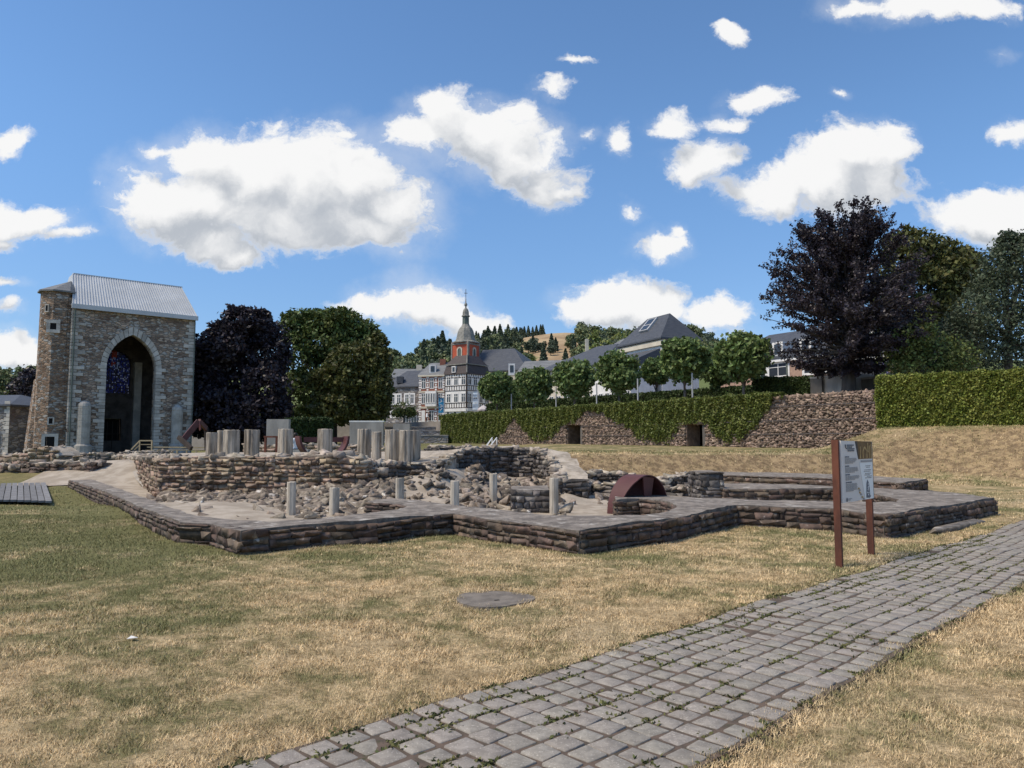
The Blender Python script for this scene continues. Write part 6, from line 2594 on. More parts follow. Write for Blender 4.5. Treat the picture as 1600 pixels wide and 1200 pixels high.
M_BLUE = mat('blue_cloth', (0.03, 0.22, 0.40), rough=0.8)
M_PALEBLUE = mat('pale_cloth', (0.52, 0.60, 0.66), rough=0.8)
M_LILAC = mat('lilac_cloth', (0.38, 0.34, 0.66), rough=0.8)
M_PARASOL = mat('black_parasol_cloth', (0.03, 0.032, 0.036), rough=0.8)
banner('blue_banner', 'blue banner with white lettering hanging on a pole before the brick house', 685.5, 693.5, 622, 645, 104, M_BLUE, [(.25, .7, .15, .30), (.2, .8, .38, .42), (.25, .75, .55, .50), (.2, .7, .70, .80), (.35, .6, .88, .84)])
banner('white_banner', 'pale banner in front of the right side of the half timbered house', 738.5, 747.5, 623, 640, 103, M_PALEBLUE, [(.3, .7, .6, .6)])
banner('white_banner', 'small pale upper banner on the half timbered house corner pole', 739.5, 746, 611, 621, 104, M_PALEBLUE, None)


def parasol(label, c, r_, hgt, rise, m_, seg=8):
    t_ = thing('parasol', label, 'parasol', c)
    m = MB()
    m.tube([c, (c[0], c[1], c[2] + hgt + rise)], .05, 6)
    m.build('pole', M_METAL, t_)
    m = MB()
    m.lathe((c[0], c[1], c[2] + hgt), [(r_, -.18), (r_, 0), (r_ * .5, rise * .6), (.05, rise), (.05, rise - .06), (r_ * .5, rise * .6 - .06), (r_ - .05, -.05)], seg, .3, cap=False)
    m.build('canopy', m_, t_)
    return t_


c = D(1366, 600, 52)
parasol('wide black parasol behind the concrete wall at right', (c.x, c.y, TZ), 1.7, 1.95, .75, M_PARASOL)
c = D(755.5, 640, 100)
parasol('pale closed-in small parasol on the street before the half timbered house', (c.x, c.y, ST), .85, 1.7, .55, mat('pale_parasol_cloth', (0.5, 0.46, 0.46)))
c0, c1 = D(1377, 560, 50), D(1384, 582, 50)
t = thing('lilac_flag', 'small lilac flag hanging beside the black parasol', 'flag', (c0.x, c0.y, TZ))
m = MB()
m.tube([(c0.x - .02, c0.y + .05, TZ), (c0.x - .02, c0.y + .05, zat(558, 50))], .03, 6)
m.build('pole', M_METAL, t)
m = MB()
za, zb = zat(561, 50), zat(583, 50)
for i in range(5):
    t0, t1 = i / 5, (i + 1) / 5
    m.bar((c0.x + .16 + .12 * t0, c0.y + .04 * math.sin(i), za + (zb - za) * t0), (c0.x + .16 + .12 * t1, c0.y + .04 * math.sin(i + 1), za + (zb - za) * t1), .26, .02, up=(0, 1, 0))
m.build('cloth', M_LILAC, t)

# ------------------------------------------------------------------ information panel
s0, s1 = G(1311.5, 882, 0), G(1361.5, 866, 0)
s0.z, s1.z = hz(s0.x, s0.y), hz(s1.x, s1.y)
sd_ = Vector((s1.x - s0.x, s1.y - s0.y, 0))
SL = sd_.length
sd_.normalize()
sn = Vector((sd_.y, -sd_.x, 0))        # faces the path and the camera
panel = thing('information_panel', 'information panel on two rust steel posts beside the sett path', 'sign', (s0.x, s0.y, s0.z))


def SP(u, z, o=0.0):
    return Vector((s0.x, s0.y, 0)) + sd_ * u + sn * o + Vector((0, 0, z))


ztop = zat(688.5, s0.y)
zbot = zat(786, s0.y)
for (p, zt, zb_) in ((s0, ztop + .01, s0.z), (s1, zat(693, s1.y), s1.z)):
    m = MB()
    M3 = Matrix((sd_, sn, Vector((0, 0, 1)))).transposed()
    m.box((p.x, p.y, (zt + zb_) / 2 - .1), (.05, .085, zt - zb_ + .2), M=M3)
    m.build('post', M_RUST, panel)


def sheet(name, poly, o, th, m_, parent):
    v = [SP(u, z, o) for u, z in poly] + [SP(u, z, o - th) for u, z in poly]
    n = len(poly)
    f = [tuple(range(n)), tuple(range(n, 2 * n))[::-1]] + [(i, n + i, n + (i + 1) % n, (i + 1) % n) for i in range(n)]
    return part(name, v, f, m_, parent)


PU0, PU1 = 0.03, SL + .0
H_ = ztop - zbot


def pu(a):
    return PU0 + (PU1 - PU0) * a


def pz(b_):
    return ztop - H_ * b_


M_PRINT = mat('panel_grey_print', (0.66, 0.64, 0.60), rough=0.5, spec=0.3)
M_PRINT2 = mat('panel_pale_print', (0.80, 0.83, 0.80), rough=0.5, spec=0.3)
M_INK = mat('panel_ink', (0.13, 0.145, 0.17), rough=0.6)
M_INK2 = mat('panel_grey_ink', (0.33, 0.325, 0.32), rough=0.6)
M_SEPIA = mat('panel_sepia', (0.12, 0.068, 0.018), (0.18, 0.105, 0.03), 8.0, 0.6)
M_SEPIA2 = mat('panel_light_sepia', (0.52, 0.36, 0.15), (0.33, 0.22, 0.085), 14.0, 0.6)
M_STRIPE = mat('panel_black', (0.02, 0.018, 0.02), rough=0.5)
board = sheet('board', [(PU0, zbot), (PU1, zbot), (PU1, ztop - .012), (PU0, ztop)], .062, .03, M_PRINT, panel)
sheet('photo', [(pu(.50), pz(.0) - .006), (pu(.985), pz(.0) - .013), (pu(.985), pz(.31)), (pu(.53), pz(.31))], .066, .003, M_SEPIA, board)
sheet('black_stripe', [(pu(.43), pz(.0) - .005), (pu(.50), pz(.0) - .006), (pu(.53), pz(.31)), (pu(.52), pz(.31))], .067, .003, M_STRIPE, board)
for (u0, u1, b0, b1) in ((.57, .60, .10, .30), (.88, .905, .08, .30), (.94, .96, .06, .30)):
    sheet('photo_column', [(pu(u0), pz(b1)), (pu(u1), pz(b1)), (pu(u1), pz(b0)), (pu(u0), pz(b0))], .069, .002, M_SEPIA2, board)
ap = [(.66, .30), (.66, .17), (.69, .125), (.735, .095), (.78, .125), (.81, .17), (.81, .30), (.785, .30), (.785, .18), (.735, .13), (.685, .18), (.685, .30)]
sheet('photo_arch', [(pu(a), pz(b_)) for a, b_ in ap], .069, .002, M_SEPIA2, board)
sheet('photo_arch', [(pu(.82), pz(.20)), (pu(.86), pz(.20)), (pu(.845), pz(.035)), (pu(.83), pz(.035))], .0695, .002, M_SEPIA2, board)
sheet('header_bar', [(pu(.60), pz(.365)), (pu(.98), pz(.365)), (pu(.98), pz(.335)), (pu(.60), pz(.335))], .066, .002, M_INK2, board)
sheet('pale_field', [(pu(.55), pz(.375)), (pu(.985), pz(.375)), (pu(.985), pz(.995)), (pu(.70), pz(.995))], .066, .003, M_PRINT2, board)
rng = random.Random(9)


def text_rows(rows, mk, o=.069, hgt=.012):
    """rows of words: (left, right, height on the board)"""
    for (a, b_, y) in rows:
        x = a
        m = MB()
        while x < b_ - .015:
            w_ = min(rng.uniform(.03, .085), b_ - x)
            M3 = Matrix((sd_, sn, Vector((0, 0, 1)))).transposed()
            m.box(SP(pu(x + w_ / 2), pz(y), o - .001), ((PU1 - PU0) * w_, .002, hgt), M=M3)
            x += w_ + .014
        m.build('text_line', mk, board, kind='stuff')


text_rows([(.17, .38, .075), (.17, .33, .105), (.18, .40, .135), (.19, .40, .165)], M_INK, hgt=.019)
m = MB()
m.bar(SP(pu(.115), pz(.06), .069), SP(pu(.125), pz(.115), .069), .012, .004)
m.bar(SP(pu(.125), pz(.115), .069), SP(pu(.155), pz(.135), .069), .012, .004)
m.build('emblem', M_INK, board)
for (y0, n, hd, r_) in ((.265, 5, .20, .46), (.415, 5, .16, .50), (.555, 4, .17, .53), (.68, 7, .24, .46)):
    text_rows([(.10, .10 + hd * .75, y0)], M_INK, hgt=.016)
    text_rows([(.10, r_ - (.12 if k == n - 1 else rng.uniform(0, .03)), y0 + .028 + .019 * k) for k in range(n)], M_INK2, hgt=.010)
text_rows([(.74, .93, .43), (.76, .90, .455), (.70, .92, .50), (.68, .90, .525), (.72, .93, .56), (.70, .88, .585), (.78, .95, .61), (.72, .93, .635)], M_INK2, hgt=.011)
sheet('lancet_drawing', [(pu(.735), pz(.97)), (pu(.745), pz(.80)), (pu(.755), pz(.72)), (pu(.79), pz(.665)), (pu(.83), pz(.72)), (pu(.85), pz(.80)), (pu(.86), pz(.92)), (pu(.89), pz(.955)), (pu(.84), pz(.98))], .069, .002, M_INK, board)
for k in range(9):
    a, b_ = rng.uniform(.755, .82), rng.uniform(.72, .94)
    sheet('lancet_light', [(pu(a), pz(b_ + .02)), (pu(a + .022), pz(b_ + .025)), (pu(a + .018), pz(b_)), (pu(a + .004), pz(b_ - .004))], .0705, .0015, M_PRINT2, board)
for k, (a, b_) in enumerate(((.47, .78), (.50, .81), (.50, .85), (.54, .88), (.58, .93), (.62, .96))):
    sheet('plan_drawing', [(pu(a), pz(b_ + .03)), (pu(a + .05), pz(b_ + .035)), (pu(a + .055), pz(b_ + .012)), (pu(a + .01), pz(b_))], .069, .002, M_INK2 if k % 2 else M_SEPIA2, board)
text_rows([(.16, .27, .945), (.16, .25, .965)], M_INK2, hgt=.010)
sheet('emblem', [(pu(.10), pz(.985)), (pu(.14), pz(.985)), (pu(.13), pz(.925)), (pu(.105), pz(.925))], .069, .002, M_INK, board)
sheet('board_edge', [(pu(.99), pz(1.0)), (pu(1.02), pz(1.0)), (pu(1.02), pz(.02)), (pu(.99), pz(.02))], .060, .034, M_STRIPE, panel)


# ------------------------------------------------------------------ people
def person(label, foot, face_az, pose, shirt, trousers, hair_c, hgt=1.68, group=None):
    """one continuous skinned body; pose: stand, walk or sit"""
    t_ = thing('person', label, 'person', foot, group)
    k = hgt / 1.75
    J = {'hip': (0, 0, .95), 'waist': (0, 0, 1.08), 'chest': (0, .01, 1.32), 'neck': (0, .0, 1.47), 'head0': (0, .02, 1.55), 'head1': (0, .03, 1.70)}
    st_ = {'stand': 0.0, 'walk': .24, 'sit': 0}[pose]
    for s, sg in ((1, 'l'), (-1, 'r')):
        J['sh' + sg] = (.17 * s, 0, 1.42)
        J['el' + sg] = (.23 * s, -.05 + .10 * s * (st_ > 0), 1.14)
        J['wr' + sg] = (.22 * s, .06 + .16 * s * (st_ > 0), .92)
        J['hd' + sg] = (.21 * s, .09 + .18 * s * (st_ > 0), .83)
        J['th' + sg] = (.09 * s, 0, .90)
        J['kn' + sg] = (.10 * s, .04 - st_ * .5 * s, .50)
        J['an' + sg] = (.10 * s, -.02 - st_ * s, .09)
        J['to' + sg] = (.11 * s, .14 - st_ * s, .03)
    if pose == 'sit':
        dz = -.47
        for n_ in ('hip', 'waist', 'chest', 'neck', 'head0', 'head1'):
            x, y, z = J[n_]
            J[n_] = (x, y + (z - .95) * .12, z + dz)
        for s, sg in ((1, 'l'), (-1, 'r')):
            J['sh' + sg] = (.17 * s, .05, 1.42 + dz)
            J['el' + sg] = (.25 * s, .06, 1.14 + dz)
            J['wr' + sg] = (.20 * s, .26, 1.02 + dz)
            J['hd' + sg] = (.16 * s, .34, 1.02 + dz)
            J['th' + sg] = (.10 * s, .04, .92 + dz)
            J['kn' + sg] = (.12 * s, .46, .50)
            J['an' + sg] = (.12 * s, .44, .09)
            J['to' + sg] = (.12 * s, .60, .03)
    names = list(J)
    E = [('hip', 'waist'), ('waist', 'chest'), ('chest', 'neck'), ('neck', 'head0'), ('head0', 'head1')]
    for sg in 'lr':
        E += [('chest', 'sh' + sg), ('sh' + sg, 'el' + sg), ('el' + sg, 'wr' + sg), ('wr' + sg, 'hd' + sg), ('hip', 'th' + sg), ('th' + sg, 'kn' + sg), ('kn' + sg, 'an' + sg), ('an' + sg, 'to' + sg)]
    rad = {'hip': .145, 'waist': .135, 'chest': .155, 'neck': .06, 'head0': .085, 'head1': .085, 'sh': .075, 'el': .048, 'wr': .036, 'hd': .04, 'th': .095, 'kn': .06, 'an': .042, 'to': .035}
    me_ = bpy.data.meshes.new('body')
    me_.from_pydata([tuple(c_ * k for c_ in J[n_]) for n_ in names], [(names.index(a), names.index(b_)) for a, b_ in E], [])
    tmp = bpy.data.objects.new('body', me_)
    COL.objects.link(tmp)
    sk = tmp.modifiers.new('skin', 'SKIN')
    for i, n_ in enumerate(names):
        r_ = rad.get(n_, rad.get(n_[:2], .05)) * k
        me_.skin_vertices[0].data[i].radius = (r_ * (1.25 if n_ in ('chest', 'hip', 'waist') else 1), r_)
    me_.skin_vertices[0].data[0].use_root = True
    sb = tmp.modifiers.new('sub', 'SUBSURF')
    sb.levels = sb.render_levels = 2
    dg = bpy.context.evaluated_depsgraph_get()
    dg.update()
    me2 = bpy.data.meshes.new_from_object(tmp.evaluated_get(dg))
    bpy.data.objects.remove(tmp)
    me2.materials.clear()
    for m_ in (mat('skin', (0.45, 0.28, 0.20), rough=.6), shirt, trousers, M_TIMBER):
        me2.materials.append(m_)
    hipz = J['hip'][2] * k
    for p in me2.polygons:
        x, y, z = p.center
        if z > J['neck'][2] * k + .0:
            mi_ = 0
        elif min((Vector((x, y, z)) - Vector(J['hd' + sg]) * k).length for sg in 'lr') < .10 * k:
            mi_ = 0
        elif z < .10 * k:
            mi_ = 3
        elif z < hipz - .02 or (pose == 'sit' and y > .16 * k and z < hipz + .12 * k and abs(x) < .19 * k and z < .62 * k):
            mi_ = 2
        else:
            mi_ = 1
        p.material_index = mi_
        p.use_smooth = True
    o_ = link('body', me2, t_)
    o_.rotation_euler = (0, 0, face_az)
    m = MB()
    hx, hy, hz_ = [c_ * k for c_ in J['head1']]
    m.lathe((hx, hy - .02, hz_ - .10), [(.07, -.10), (.105, -.02), (.11, .06), (.09, .13), (.04, .165)], 10)
    h_ = part('hair', [Vector(p) + Vector(foot) for p in m.v], m.f, hair_c, t_, smooth=True)
    h_.rotation_euler = (0, 0, face_az)
    return t_


M_HAIR = mat('dark_hair', (0.02, 0.014, 0.011), rough=.5)
M_SHIRT = mat('white_shirt', (0.75, 0.76, 0.80), rough=.8)
M_JEANS = mat('blue_jeans', (0.07, 0.10, 0.17), rough=.85)
M_DKCLOTH = mat('dark_clothes', (0.03, 0.03, 0.035), rough=.85)
pw = D(463, 708, 38)
gz = hz(pw.x, pw.y)
t = thing('stone_bench', 'low stone block on which the person in white sits', 'bench', (pw.x, pw.y, gz))
m = MB()
m.box((pw.x, pw.y + .05, gz + .16), (1.3, .5, .36))
m.build('seat', M_CONC, t)
person('seated person with long dark hair in a white shirt behind the platform', (pw.x, pw.y - .0, gz - .04), R(60), 'sit', M_SHIRT, M_JEANS, M_HAIR)
for (px, d, pose, sh, tr, rz, lab) in ((667, 106, 'stand', M_SHIRT, M_DKCLOTH, 2.0, 'person in a white top standing before the brick house door'),
                                       (671.5, 105, 'walk', M_DKCLOTH, M_DKCLOTH, -1.2, 'person in dark clothes walking before the brick house')):
    b_ = D(px, 660, d)
    person(lab, (b_.x, b_.y, max(hz(b_.x, b_.y), zat(666.5, 92) - .15 if d < 108.8 else 0)), rz, pose, sh, tr, M_HAIR)
b_ = D(758, 650, 98)
person('person in dark clothes standing under the pale parasol', (b_.x, b_.y, TZ - .03), .5, 'stand', M_DKCLOTH, M_DKCLOTH, M_HAIR)

# ------------------------------------------------------------------ trees
def lollipop(label, group, loc, r_, trunk_h, seed):
    rr = random.Random(seed)
    bl = [(0, 0, trunk_h + r_ * .95, r_ * .80, r_ * .80, r_ * .84, 2.6)]
    for k in range(9):
        a = k * 2.4 + rr.random()
        zz_ = rr.uniform(-.55, .75)
        q_ = math.sqrt(max(.1, 1 - zz_ * zz_))
        bl.append((math.cos(a) * r_ * .52 * q_, math.sin(a) * r_ * .52 * q_, trunk_h + r_ * (.95 + zz_ * .55), r_ * .46, r_ * .46, r_ * .44, .8))
    return make_tree('avenue_tree', label, 'tree', loc, trunk_h + .2, .11, bl, .34, M_LEAF_AV, M_BARK, group, clumps=60, per=22, spread=.12, seed=seed, asp=.8, inner=.62)


AV = [(777, 605, 27, 78, 'leftmost round clipped avenue tree, in front of the half timbered house'),
      (835, 602, 29, 72, 'second round avenue tree from the left on the terrace'),
      (898, 591, 33, 64, 'third round avenue tree from the left, in front of the hipped roof'),
      (967, 581, 34.5, 60, 'fourth round avenue tree from the left, left of the steep roof'),
      (1026, 579, 22, 66, 'small round tree half hidden behind the tall middle avenue tree'),
      (1070, 562, 38, 52, 'tall round avenue tree in front of the steep roof right side'),
      (1122, 574, 30, 60, 'round avenue tree half hidden behind the rightmost one'),
      (1163, 556, 42, 47.5, 'rightmost and largest round avenue tree beside the dark hedge'),
      (803, 612, 20, 92, 'small round tree half hidden between the two leftmost avenue trees')]
for i, (px, py, rp, d, lab) in enumerate(AV):
    r_ = rp / F * d * 1.13
    b_ = D(px, 640, d)
    while (Vector((b_.x, b_.y)) - W0).dot(-WN) < 3.2:
        d += .5
        b_ = D(px, 640, d)
    r_ = rp / F * d * 1.1
    zc = zat(py, d)
    lollipop(lab, 'round avenue trees on the terrace', (b_.x, b_.y, TZ), r_ * .98, max(.8, zc - r_ * .95 - TZ), 100 + i)
b_ = D(631, 660, 100)
zb = ST - .2
make_tree('street_tree', 'small dark round tree on a thin trunk before the slate house', 'tree', (b_.x, b_.y, zb), zat(650, 100) - zb, .12,
          [(0, 0, zat(641, 100) - zb, 1.55, 1.4, 1.15), (-.7, 0, zat(645, 100) - zb, .8, .8, .6), (.8, 0, zat(643, 100) - zb, .8, .8, .6)], .3, M_LEAF_GRN, M_BARKDK, clumps=40, per=22, spread=.18, seed=5)


def px_blobs(loc, lobes, d):
    """lobes given as (photo x, photo y, half width, half height, depth offset[, weight]) at distance d -> metres from the foot"""
    out = []
    for L in lobes:
        px, py, rx, ry, dy = L[:5]
        p = D(px, py, d + dy)
        k = (d + dy) / F
        out.append((p.x - loc[0], p.y - loc[1], p.z - loc[2], rx * k, max(rx, ry) * k * .9, ry * k, L[5] if len(L) > 5 else 1.0))
    return out


# left copper beech and the green trees beside it
b_ = D(378, 690, 82)
loc = (b_.x, b_.y, hz(b_.x, b_.y))
lobes = [(385, 505, 38, 24, 0), (400, 520, 36, 28, 1), (352, 525, 30, 24, -1), (345, 545, 42, 28, -2), (400, 560, 45, 40, 2), (430, 555, 22, 42, 1, .7), (330, 570, 38, 26, -1), (320, 605, 32, 28, -2), (365, 590, 50, 40, 0),
         (415, 610, 36, 42, -2), (345, 640, 48, 34, -3), (400, 650, 50, 34, -3), (325, 650, 30, 32, -1, .8), (375, 672, 62, 20, -2), (335, 620, 30, 14, -4, .6), (315, 540, 14, 9, -2, .35), (372, 487, 20, 10, 0, .4), (409, 492, 12, 9, 0, .4), (432, 640, 20, 30, -2, .7)]
make_tree('copper_beech', 'broad black purple copper beech with drooping branches between tower and green trees', 'tree', loc, 5.0, .5, px_blobs(loc, lobes, 82), .50, M_LEAF_PURP, M_BARKDK, clumps=150, per=17, spread=.125, seed=201)
b_ = D(520, 690, 92)
loc = (b_.x, b_.y, hz(b_.x, b_.y))
lobes = [(465, 510, 28, 26, 0), (500, 505, 34, 22, 1), (530, 498, 30, 18, 0), (505, 530, 45, 35, 0), (550, 520, 34, 26, 1), (575, 530, 24, 22, 1), (470, 560, 35, 48, 0), (520, 570, 50, 40, 2), (470, 620, 40, 40, -1), (540, 610, 40, 46, 2), (455, 500, 14, 12, 0, .5), (520, 640, 60, 24, 0)]
make_tree('green_tree', 'tall dark green tree right beside the left copper beech', 'tree', loc, 5.0, .5, px_blobs(loc, lobes, 92), .52, M_LEAF_GRN, M_BARKDK, clumps=150, per=17, spread=.12, seed=202)
b_ = D(560, 690, 86)
loc = (b_.x, b_.y, hz(b_.x, b_.y))
lobes = [(555, 560, 38, 24, 0), (585, 570, 26, 28, 0), (530, 590, 36, 30, -1), (570, 605, 40, 34, 0), (595, 610, 18, 36, 0), (530, 635, 40, 26, -1), (580, 640, 30, 22, 0), (600, 560, 12, 14, 0, .5), (505, 600, 26, 22, 0, .7), (590, 535, 16, 14, 1, .5)]
make_tree('green_tree', 'olive green rounded tree in front, right edge of the left tree group', 'tree', loc, 4.0, .4, px_blobs(loc, lobes, 86), .50, M_LEAF_OLV, M_BARKDK, clumps=150, per=17, spread=.12, seed=203)
# behind the stair turret
b_ = D(36, 700, 95)
loc = (b_.x, b_.y, 0.5)
lobes = [(42, 595, 14, 18, 0), (32, 620, 18, 24, 0), (40, 650, 22, 34, 0), (28, 680, 24, 22, 0), (20, 640, 16, 20, 1), (52, 620, 12, 40, 0)]
make_tree('dark_tree', 'dark purple drooping tree behind the stair turret on the left', 'tree', loc, 4.0, .4, px_blobs(loc, lobes, 95), .5, M_LEAF_PURP, M_BARKDK, clumps=34, per=22, spread=.2, seed=204)
b_ = D(8, 690, 120)
loc = (b_.x, b_.y, 1.0)
lobes = [(6, 595, 16, 14, 0), (20, 600, 14, 14, 0), (-10, 605, 20, 20, 0), (10, 625, 26, 24, 0), (48, 596, 10, 14, 6), (310, 655, 1, 1, 0, .02)][:5]
make_tree('green_tree', 'light green tree above the stone house on the far left', 'tree', loc, 4.0, .3, px_blobs(loc, lobes, 120), .55, M_HILL_A, M_BARKDK, clumps=34, per=20, spread=.2, seed=205)


# right copper beech: ascending fan of feathery branches
def fan_tree(name, label, loc, height, half, trunk_h, tr, n_br, leaf, lmat, bmat, seed):
    rr = random.Random(seed)
    nrr = np.random.default_rng(seed)
    t_ = thing(name, label, 'tree', loc)
    og = Vector(loc)
    m = MB()
    fork = og + Vector((0, 0, trunk_h))
    m.tube([og + Vector((0, 0, -.2)), og + Vector((0, 0, .2)), og + Vector((.05, 0, trunk_h * .6)), fork, og + Vector((.1, .1, height * .5)), og + Vector((.2, .1, height * .72))], [tr * 1.4, tr * 1.05, tr * .95, tr * .9, tr * .5, tr * .14], 10)
    pts = []
    for i in range(n_br):
        t0 = rr.random()
        z0 = trunk_h * .8 + (height * .72 - trunk_h * .8) * t0
        az = rr.uniform(0, 2 * math.pi)
        # low branches spread wide and arch down, high ones rise steeply
        el = R(-6 + 62 * t0 + rr.gauss(0, 9))
        
        d = Vector((math.cos(az) * math.cos(el), math.sin(az) * math.cos(el), math.sin(el)))
        a = og + Vector((.1 * t0, .1 * t0, z0))
        L, zc_ = 0.0, height * .40                      # reach of the branch: up to the crown's outline
        while L < 12:
            q_ = a + d * L - og
            vz = (q_.z - zc_) / (height - zc_ if q_.z > zc_ else zc_ - height * .10)
            if (q_.x / half) ** 2 + (q_.y / half) ** 2 + vz * vz > 1:
                break
            L += .1
        L = max(.8, L * rr.uniform(.72, 1.02))
        P_ = []
        for k in range(7):
            s = k / 6
            p = a + d * L * s + Vector((0, 0, .05 * L * s * s + .12 * L * s * (1 - s)))
            P_.append(p + Vector((rr.gauss(0, .10), rr.gauss(0, .10), rr.gauss(0, .07))) * (s > 0))
        m.tube(P_, [tr * .20 * (1 - .85 * k / 6) * (1.2 - t0 * .5) for k in range(7)], 5, cap=False)
        nside = 18
        for k in range(nside):
            s = rr.uniform(.22, 1.0)
            q_ = P_[min(5, int(s * 6))].lerp(P_[min(6, int(s * 6) + 1)], s * 6 - int(s * 6))
            dd = (d + Vector((rr.gauss(0, .55), rr.gauss(0, .55), rr.gauss(.12, .35)))).normalized()
            l2 = L * .20 * (1.15 - .5 * s) * rr.uniform(.6, 1.25)
            ns = 20
            ss_ = np.linspace(.05, 1, ns)[:, None]
            pp_ = np.array(q_) + np.array(dd) * l2 * ss_ + nrr.normal(size=(ns, 3)) * (.10 - .055 * ss_) * 1.1
            pp_[:, 2] -= .05 * l2 * ss_[:, 0] ** 2
            pts.append(pp_)
    m.build('trunk', bmat, t_, smooth=True)
    v, f = leaf_quads(np.vstack(pts), leaf, nrr, .62)
    part('crown', v, f, lmat, t_)
    return t_


b_ = D(1326, 612, 43.5)
fan_tree('copper_beech', 'great dark copper beech with feathery rising branches on the terrace at right', (b_.x, b_.y, TZ), zat(322, 43.5) - TZ, 4.95, 2.1, .42, 270, .17, M_LEAF_PURP, M_BARKDK, 301)
b_ = D(1440, 620, 56)
loc = (b_.x, b_.y, TZ)
lobes = [(1420, 385, 38, 30, 0), (1460, 400, 36, 32, 1), (1405, 420, 40, 40, -1), (1480, 430, 38, 40, 0), (1440, 450, 60, 46, 0), (1505, 415, 20, 26, 2, .6), (1420, 500, 60, 50, 0), (1480, 510, 46, 60, 0), (1440, 560, 70, 40, -1), (1390, 470, 28, 40, 0, .7)]
make_tree('green_tree', 'broad dark olive tree just right of the great copper beech', 'tree', loc, 4.0, .45, px_blobs(loc, lobes, 56), .36, M_LEAF_OLV, M_BARKDK, clumps=140, per=16, spread=.12, seed=302)
b_ = D(1515, 620, 62)
loc = (b_.x, b_.y, TZ)
lobes = [(1500, 405, 26, 22, 0), (1518, 430, 22, 30, 0), (1495, 450, 30, 36, 0), (1520, 480, 30, 40, 0), (1505, 540, 40, 46, 0)]
make_tree('green_tree', 'olive tree half hidden between the broad olive tree and the pale grey green tree', 'tree', loc, 4.0, .35, px_blobs(loc, lobes, 62), .38, M_LEAF_OLV, M_BARKDK, clumps=44, per=22, spread=.2, seed=303)
b_ = D(1580, 620, 43)
loc = (b_.x, b_.y, TZ)
lobes = [(1575, 395, 22, 26, 0), (1560, 420, 28, 30, 0), (1600, 410, 30, 36, 1), (1545, 455, 28, 30, 0), (1590, 460, 40, 40, 0), (1525, 490, 34, 30, -1), (1560, 510, 44, 40, 0), (1610, 520, 40, 60, 0), (1530, 545, 46, 40, 0), (1590, 560, 50, 36, 0), (1640, 450, 40, 60, 1), (1572, 372, 12, 12, 0, .35), (1592, 378, 10, 14, 0, .35), (1490, 520, 22, 30, 0, .5), (1650, 540, 40, 60, 0)]
make_tree('grey_green_tree', 'tall grey green birch like tree cut by the right edge', 'tree', loc, 4.0, .25, px_blobs(loc, lobes, 43), .20, M_LEAF_BLU, M_BARK, clumps=70, per=26, spread=.22, seed=304)
b_ = D(1440, 610, 41)
loc = (b_.x, b_.y, TZ)
lobes = [(1415, 545, 24, 30, 0), (1440, 530, 24, 34, 0), (1470, 555, 34, 30, 0), (1430, 572, 40, 18, 0), (1500, 565, 30, 26, 0)]
make_tree('conifer_shrub', 'dark shrub like conifer behind the left end of the tall clipped hedge', 'tree', loc, 1.0, .15, px_blobs(loc, lobes, 41), .20, M_LEAF_GRN, M_BARKDK, clumps=50, per=24, spread=.2, seed=305)

# ------------------------------------------------------------------ far hills with woods
SKY_PX = [(-200, 600), (0, 592), (60, 592), (300, 590), (560, 572), (600, 566), (640, 560), (690, 553), (720, 545), (760, 536), (800, 531), (840, 522), (870, 517), (905, 517), (940, 528), (990, 532), (1040, 535), (1100, 538), (1160, 545), (1220, 550), (1400, 560), (1800, 570)]
SX = np.array([q_[0] for q_ in SKY_PX], float)
SZ = np.array([zat(q_[1], 480) for q_ in SKY_PX])


def hill_z(x, y):
    x, y = np.asarray(x, float), np.asarray(y, float)
    px = 800 + F * x / np.maximum(y, 1)
    crest = np.interp(px, SX, SZ)
    t_ = np.clip((y - 165) / (480 - 165), 0, 1)
    return 3.0 + (crest - 3.0) * (t_ ** 1.12) * np.where(y > 480, 1 - .25 * np.clip((y - 480) / 500, 0, 1), 1) + 1.2 * np.sin(x * .035 + y * .02) * t_


hx = np.linspace(-560, 620, 120)
hy = np.concatenate([np.linspace(160, 480, 45), np.linspace(520, 1100, 8)])
HX, HY = np.meshgrid(hx, hy)
HZ = hill_z(HX, HY)
idx = np.arange(len(hx) * len(hy)).reshape(len(hy), len(hx))
q4 = np.stack([idx[:-1, :-1], idx[:-1, 1:], idx[1:, 1:], idx[1:, :-1]], axis=-1).reshape(-1, 4)
part('hill', np.stack([HX, HY, HZ], -1).reshape(-1, 3), q4, M_MEADOW, smooth=True, kind='structure')


def far_tree(name, kind, seed, m_):
    nrr = np.random.default_rng(seed)
    m = MB()
    if kind == 'conifer':
        H, pts = 11.0, []
        n = 1100
        z = nrr.uniform(.08, 1, n) ** .8
        r_ = (1 - z) ** .75 * 3.0 * (0.62 + .38 * np.abs(np.sin(z * 24))) * nrr.uniform(.45, 1.05, n)
        a = nrr.uniform(0, 2 * np.pi, n)
        pts = np.stack([r_ * np.cos(a), r_ * np.sin(a), z * H], -1)
        m.tube([(0, 0, -1), (0, 0, H * .9)], [.25, .03], 6)
        lf = 1.1
    else:
        bl = []
        rr = random.Random(seed)
        for k in range(7):
            a = k * 2.2
            bl.append((math.cos(a) * 1.9 * rr.random(), math.sin(a) * 1.9 * rr.random(), 3.2 + 4.6 * rr.random(), 1.9, 1.9, 1.7))
        pts = blob_points(bl, nrr, 14, 11, .22, .6)
        m.tube([(0, 0, -1), (0, 0, 3.5)], [.3, .2], 6)
        lf = 1.0
    tk = meshdata('trunk', m.v, m.f, M_BARKDK)
    v, f = leaf_quads(pts, lf, nrr, .75)
    return tk, meshdata('crown', v, f, m_)


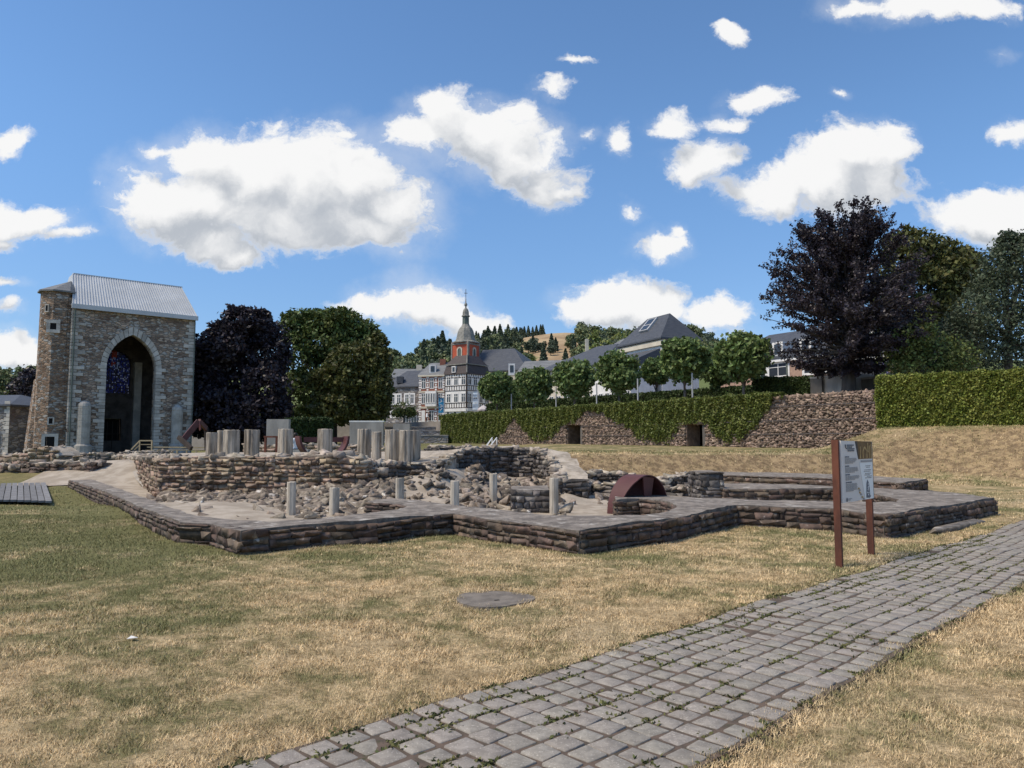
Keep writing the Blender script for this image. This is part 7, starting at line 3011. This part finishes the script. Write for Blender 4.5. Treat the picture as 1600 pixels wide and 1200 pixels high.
PROTO = {k: far_tree(*a) for k, a in {'con': ('x', 'conifer', 1, M_HILL_B), 'con2': ('x', 'conifer', 2, M_HILL_B), 'bro': ('x', 'broad', 3, M_HILL_A), 'bro2': ('x', 'broad', 4, M_HILL_A), 'bush': ('x', 'broad', 6, M_HILL_C), 'dk': ('x', 'broad', 8, M_HILL_B)}.items()}
LBL = {'con': ('hill_conifer', 'slim dark conifer', 'conifers'), 'bro': ('hill_tree', 'leafy mid green tree', 'leafy trees'),
       'bush': ('hill_bush', 'light green bushy tree', 'light green bushes'), 'dk': ('hill_tree', 'dark leafy tree', 'dark leafy trees')}


def put_far(kind, px, d, s, where='in the wood on the far hill'):
    x = (px - 800) / F * d
    z = float(hill_z(np.array([x]), np.array([d]))[0])
    key = 'con' if kind.startswith('con') else 'bro' if kind.startswith('bro') else kind
    n_, lab, grp = LBL[key]
    lab, grp = lab + ' ' + where, grp + ' ' + where
    t_ = link(n_, None, None, (x, d, z - .5))
    t_.empty_display_size = .5
    ORG[t_.name] = Vector((x, d, z - .5))
    tag(t_, lab, 'tree', grp)
    t_.scale = (s, s, s)
    t_.rotation_euler = (0, 0, random.uniform(0, 6.3))
    link('trunk', PROTO[kind][0], t_)
    link('crown', PROTO[kind][1], t_)


rng = random.Random(404)
for _ in range(100):                     # light green slope behind the houses
    put_far(rng.choice(['bush', 'bush', 'bro', 'bro2']), rng.uniform(602, 1000), rng.uniform(180, 300), rng.uniform(.7, 1.15), 'on the light slope behind the houses')
for _ in range(46):                      # tall dark stand left of the belfry
    put_far(rng.choice(['con', 'dk', 'dk', 'bro']), rng.uniform(655, 706), rng.uniform(310, 440), rng.uniform(1.1, 1.6), 'in the dark stand left of the belfry')
for _ in range(26):
    put_far(rng.choice(['bro', 'dk', 'bro2']), rng.uniform(598, 660), rng.uniform(300, 470), rng.uniform(.9, 1.4), 'on the hill at the left end')
for _ in range(84):                      # wood right of the belfry
    put_far(rng.choice(['con', 'con2', 'bro', 'dk', 'bro2', 'dk']), rng.uniform(738, 816), rng.uniform(310, 478), rng.uniform(.8, 1.15), 'in the wood right of the belfry')
for i in range(18):                      # row of conifers on the crest
    put_far(rng.choice(['con', 'con2']), 748 + i * 6.0 + rng.uniform(-2, 2), 484, rng.uniform(.55, .85), 'in the row along the hill crest')
for i in range(17):                      # single trees on the dry meadow
    put_far(rng.choice(['con', 'dk', 'dk', 'bro']), rng.uniform(824, 905), rng.uniform(300, 400), rng.uniform(.6, 1.0), 'on the dry hill meadow')
for _ in range(90):                      # leafy wood towards the steep roof
    put_far(rng.choice(['bro', 'bro2', 'bro', 'dk', 'bush']), rng.uniform(908, 1010), rng.uniform(290, 478), rng.uniform(1.0, 1.4), 'in the leafy wood left of the steep roof')
for _ in range(30):
    put_far(rng.choice(['bro', 'bro2', 'dk']), rng.uniform(1078, 1118) if rng.random() < .5 else rng.uniform(1000, 1240), rng.uniform(330, 470), rng.uniform(1.0, 1.7), 'on the hill behind the steep roof')
for _ in range(30):
    put_far(rng.choice(['bro', 'bro2', 'dk', 'bush']), rng.uniform(-30, 60) if rng.random() < .6 else rng.uniform(290, 330), rng.uniform(240, 470), rng.uniform(1.0, 1.6), 'on the hill left of the tower')
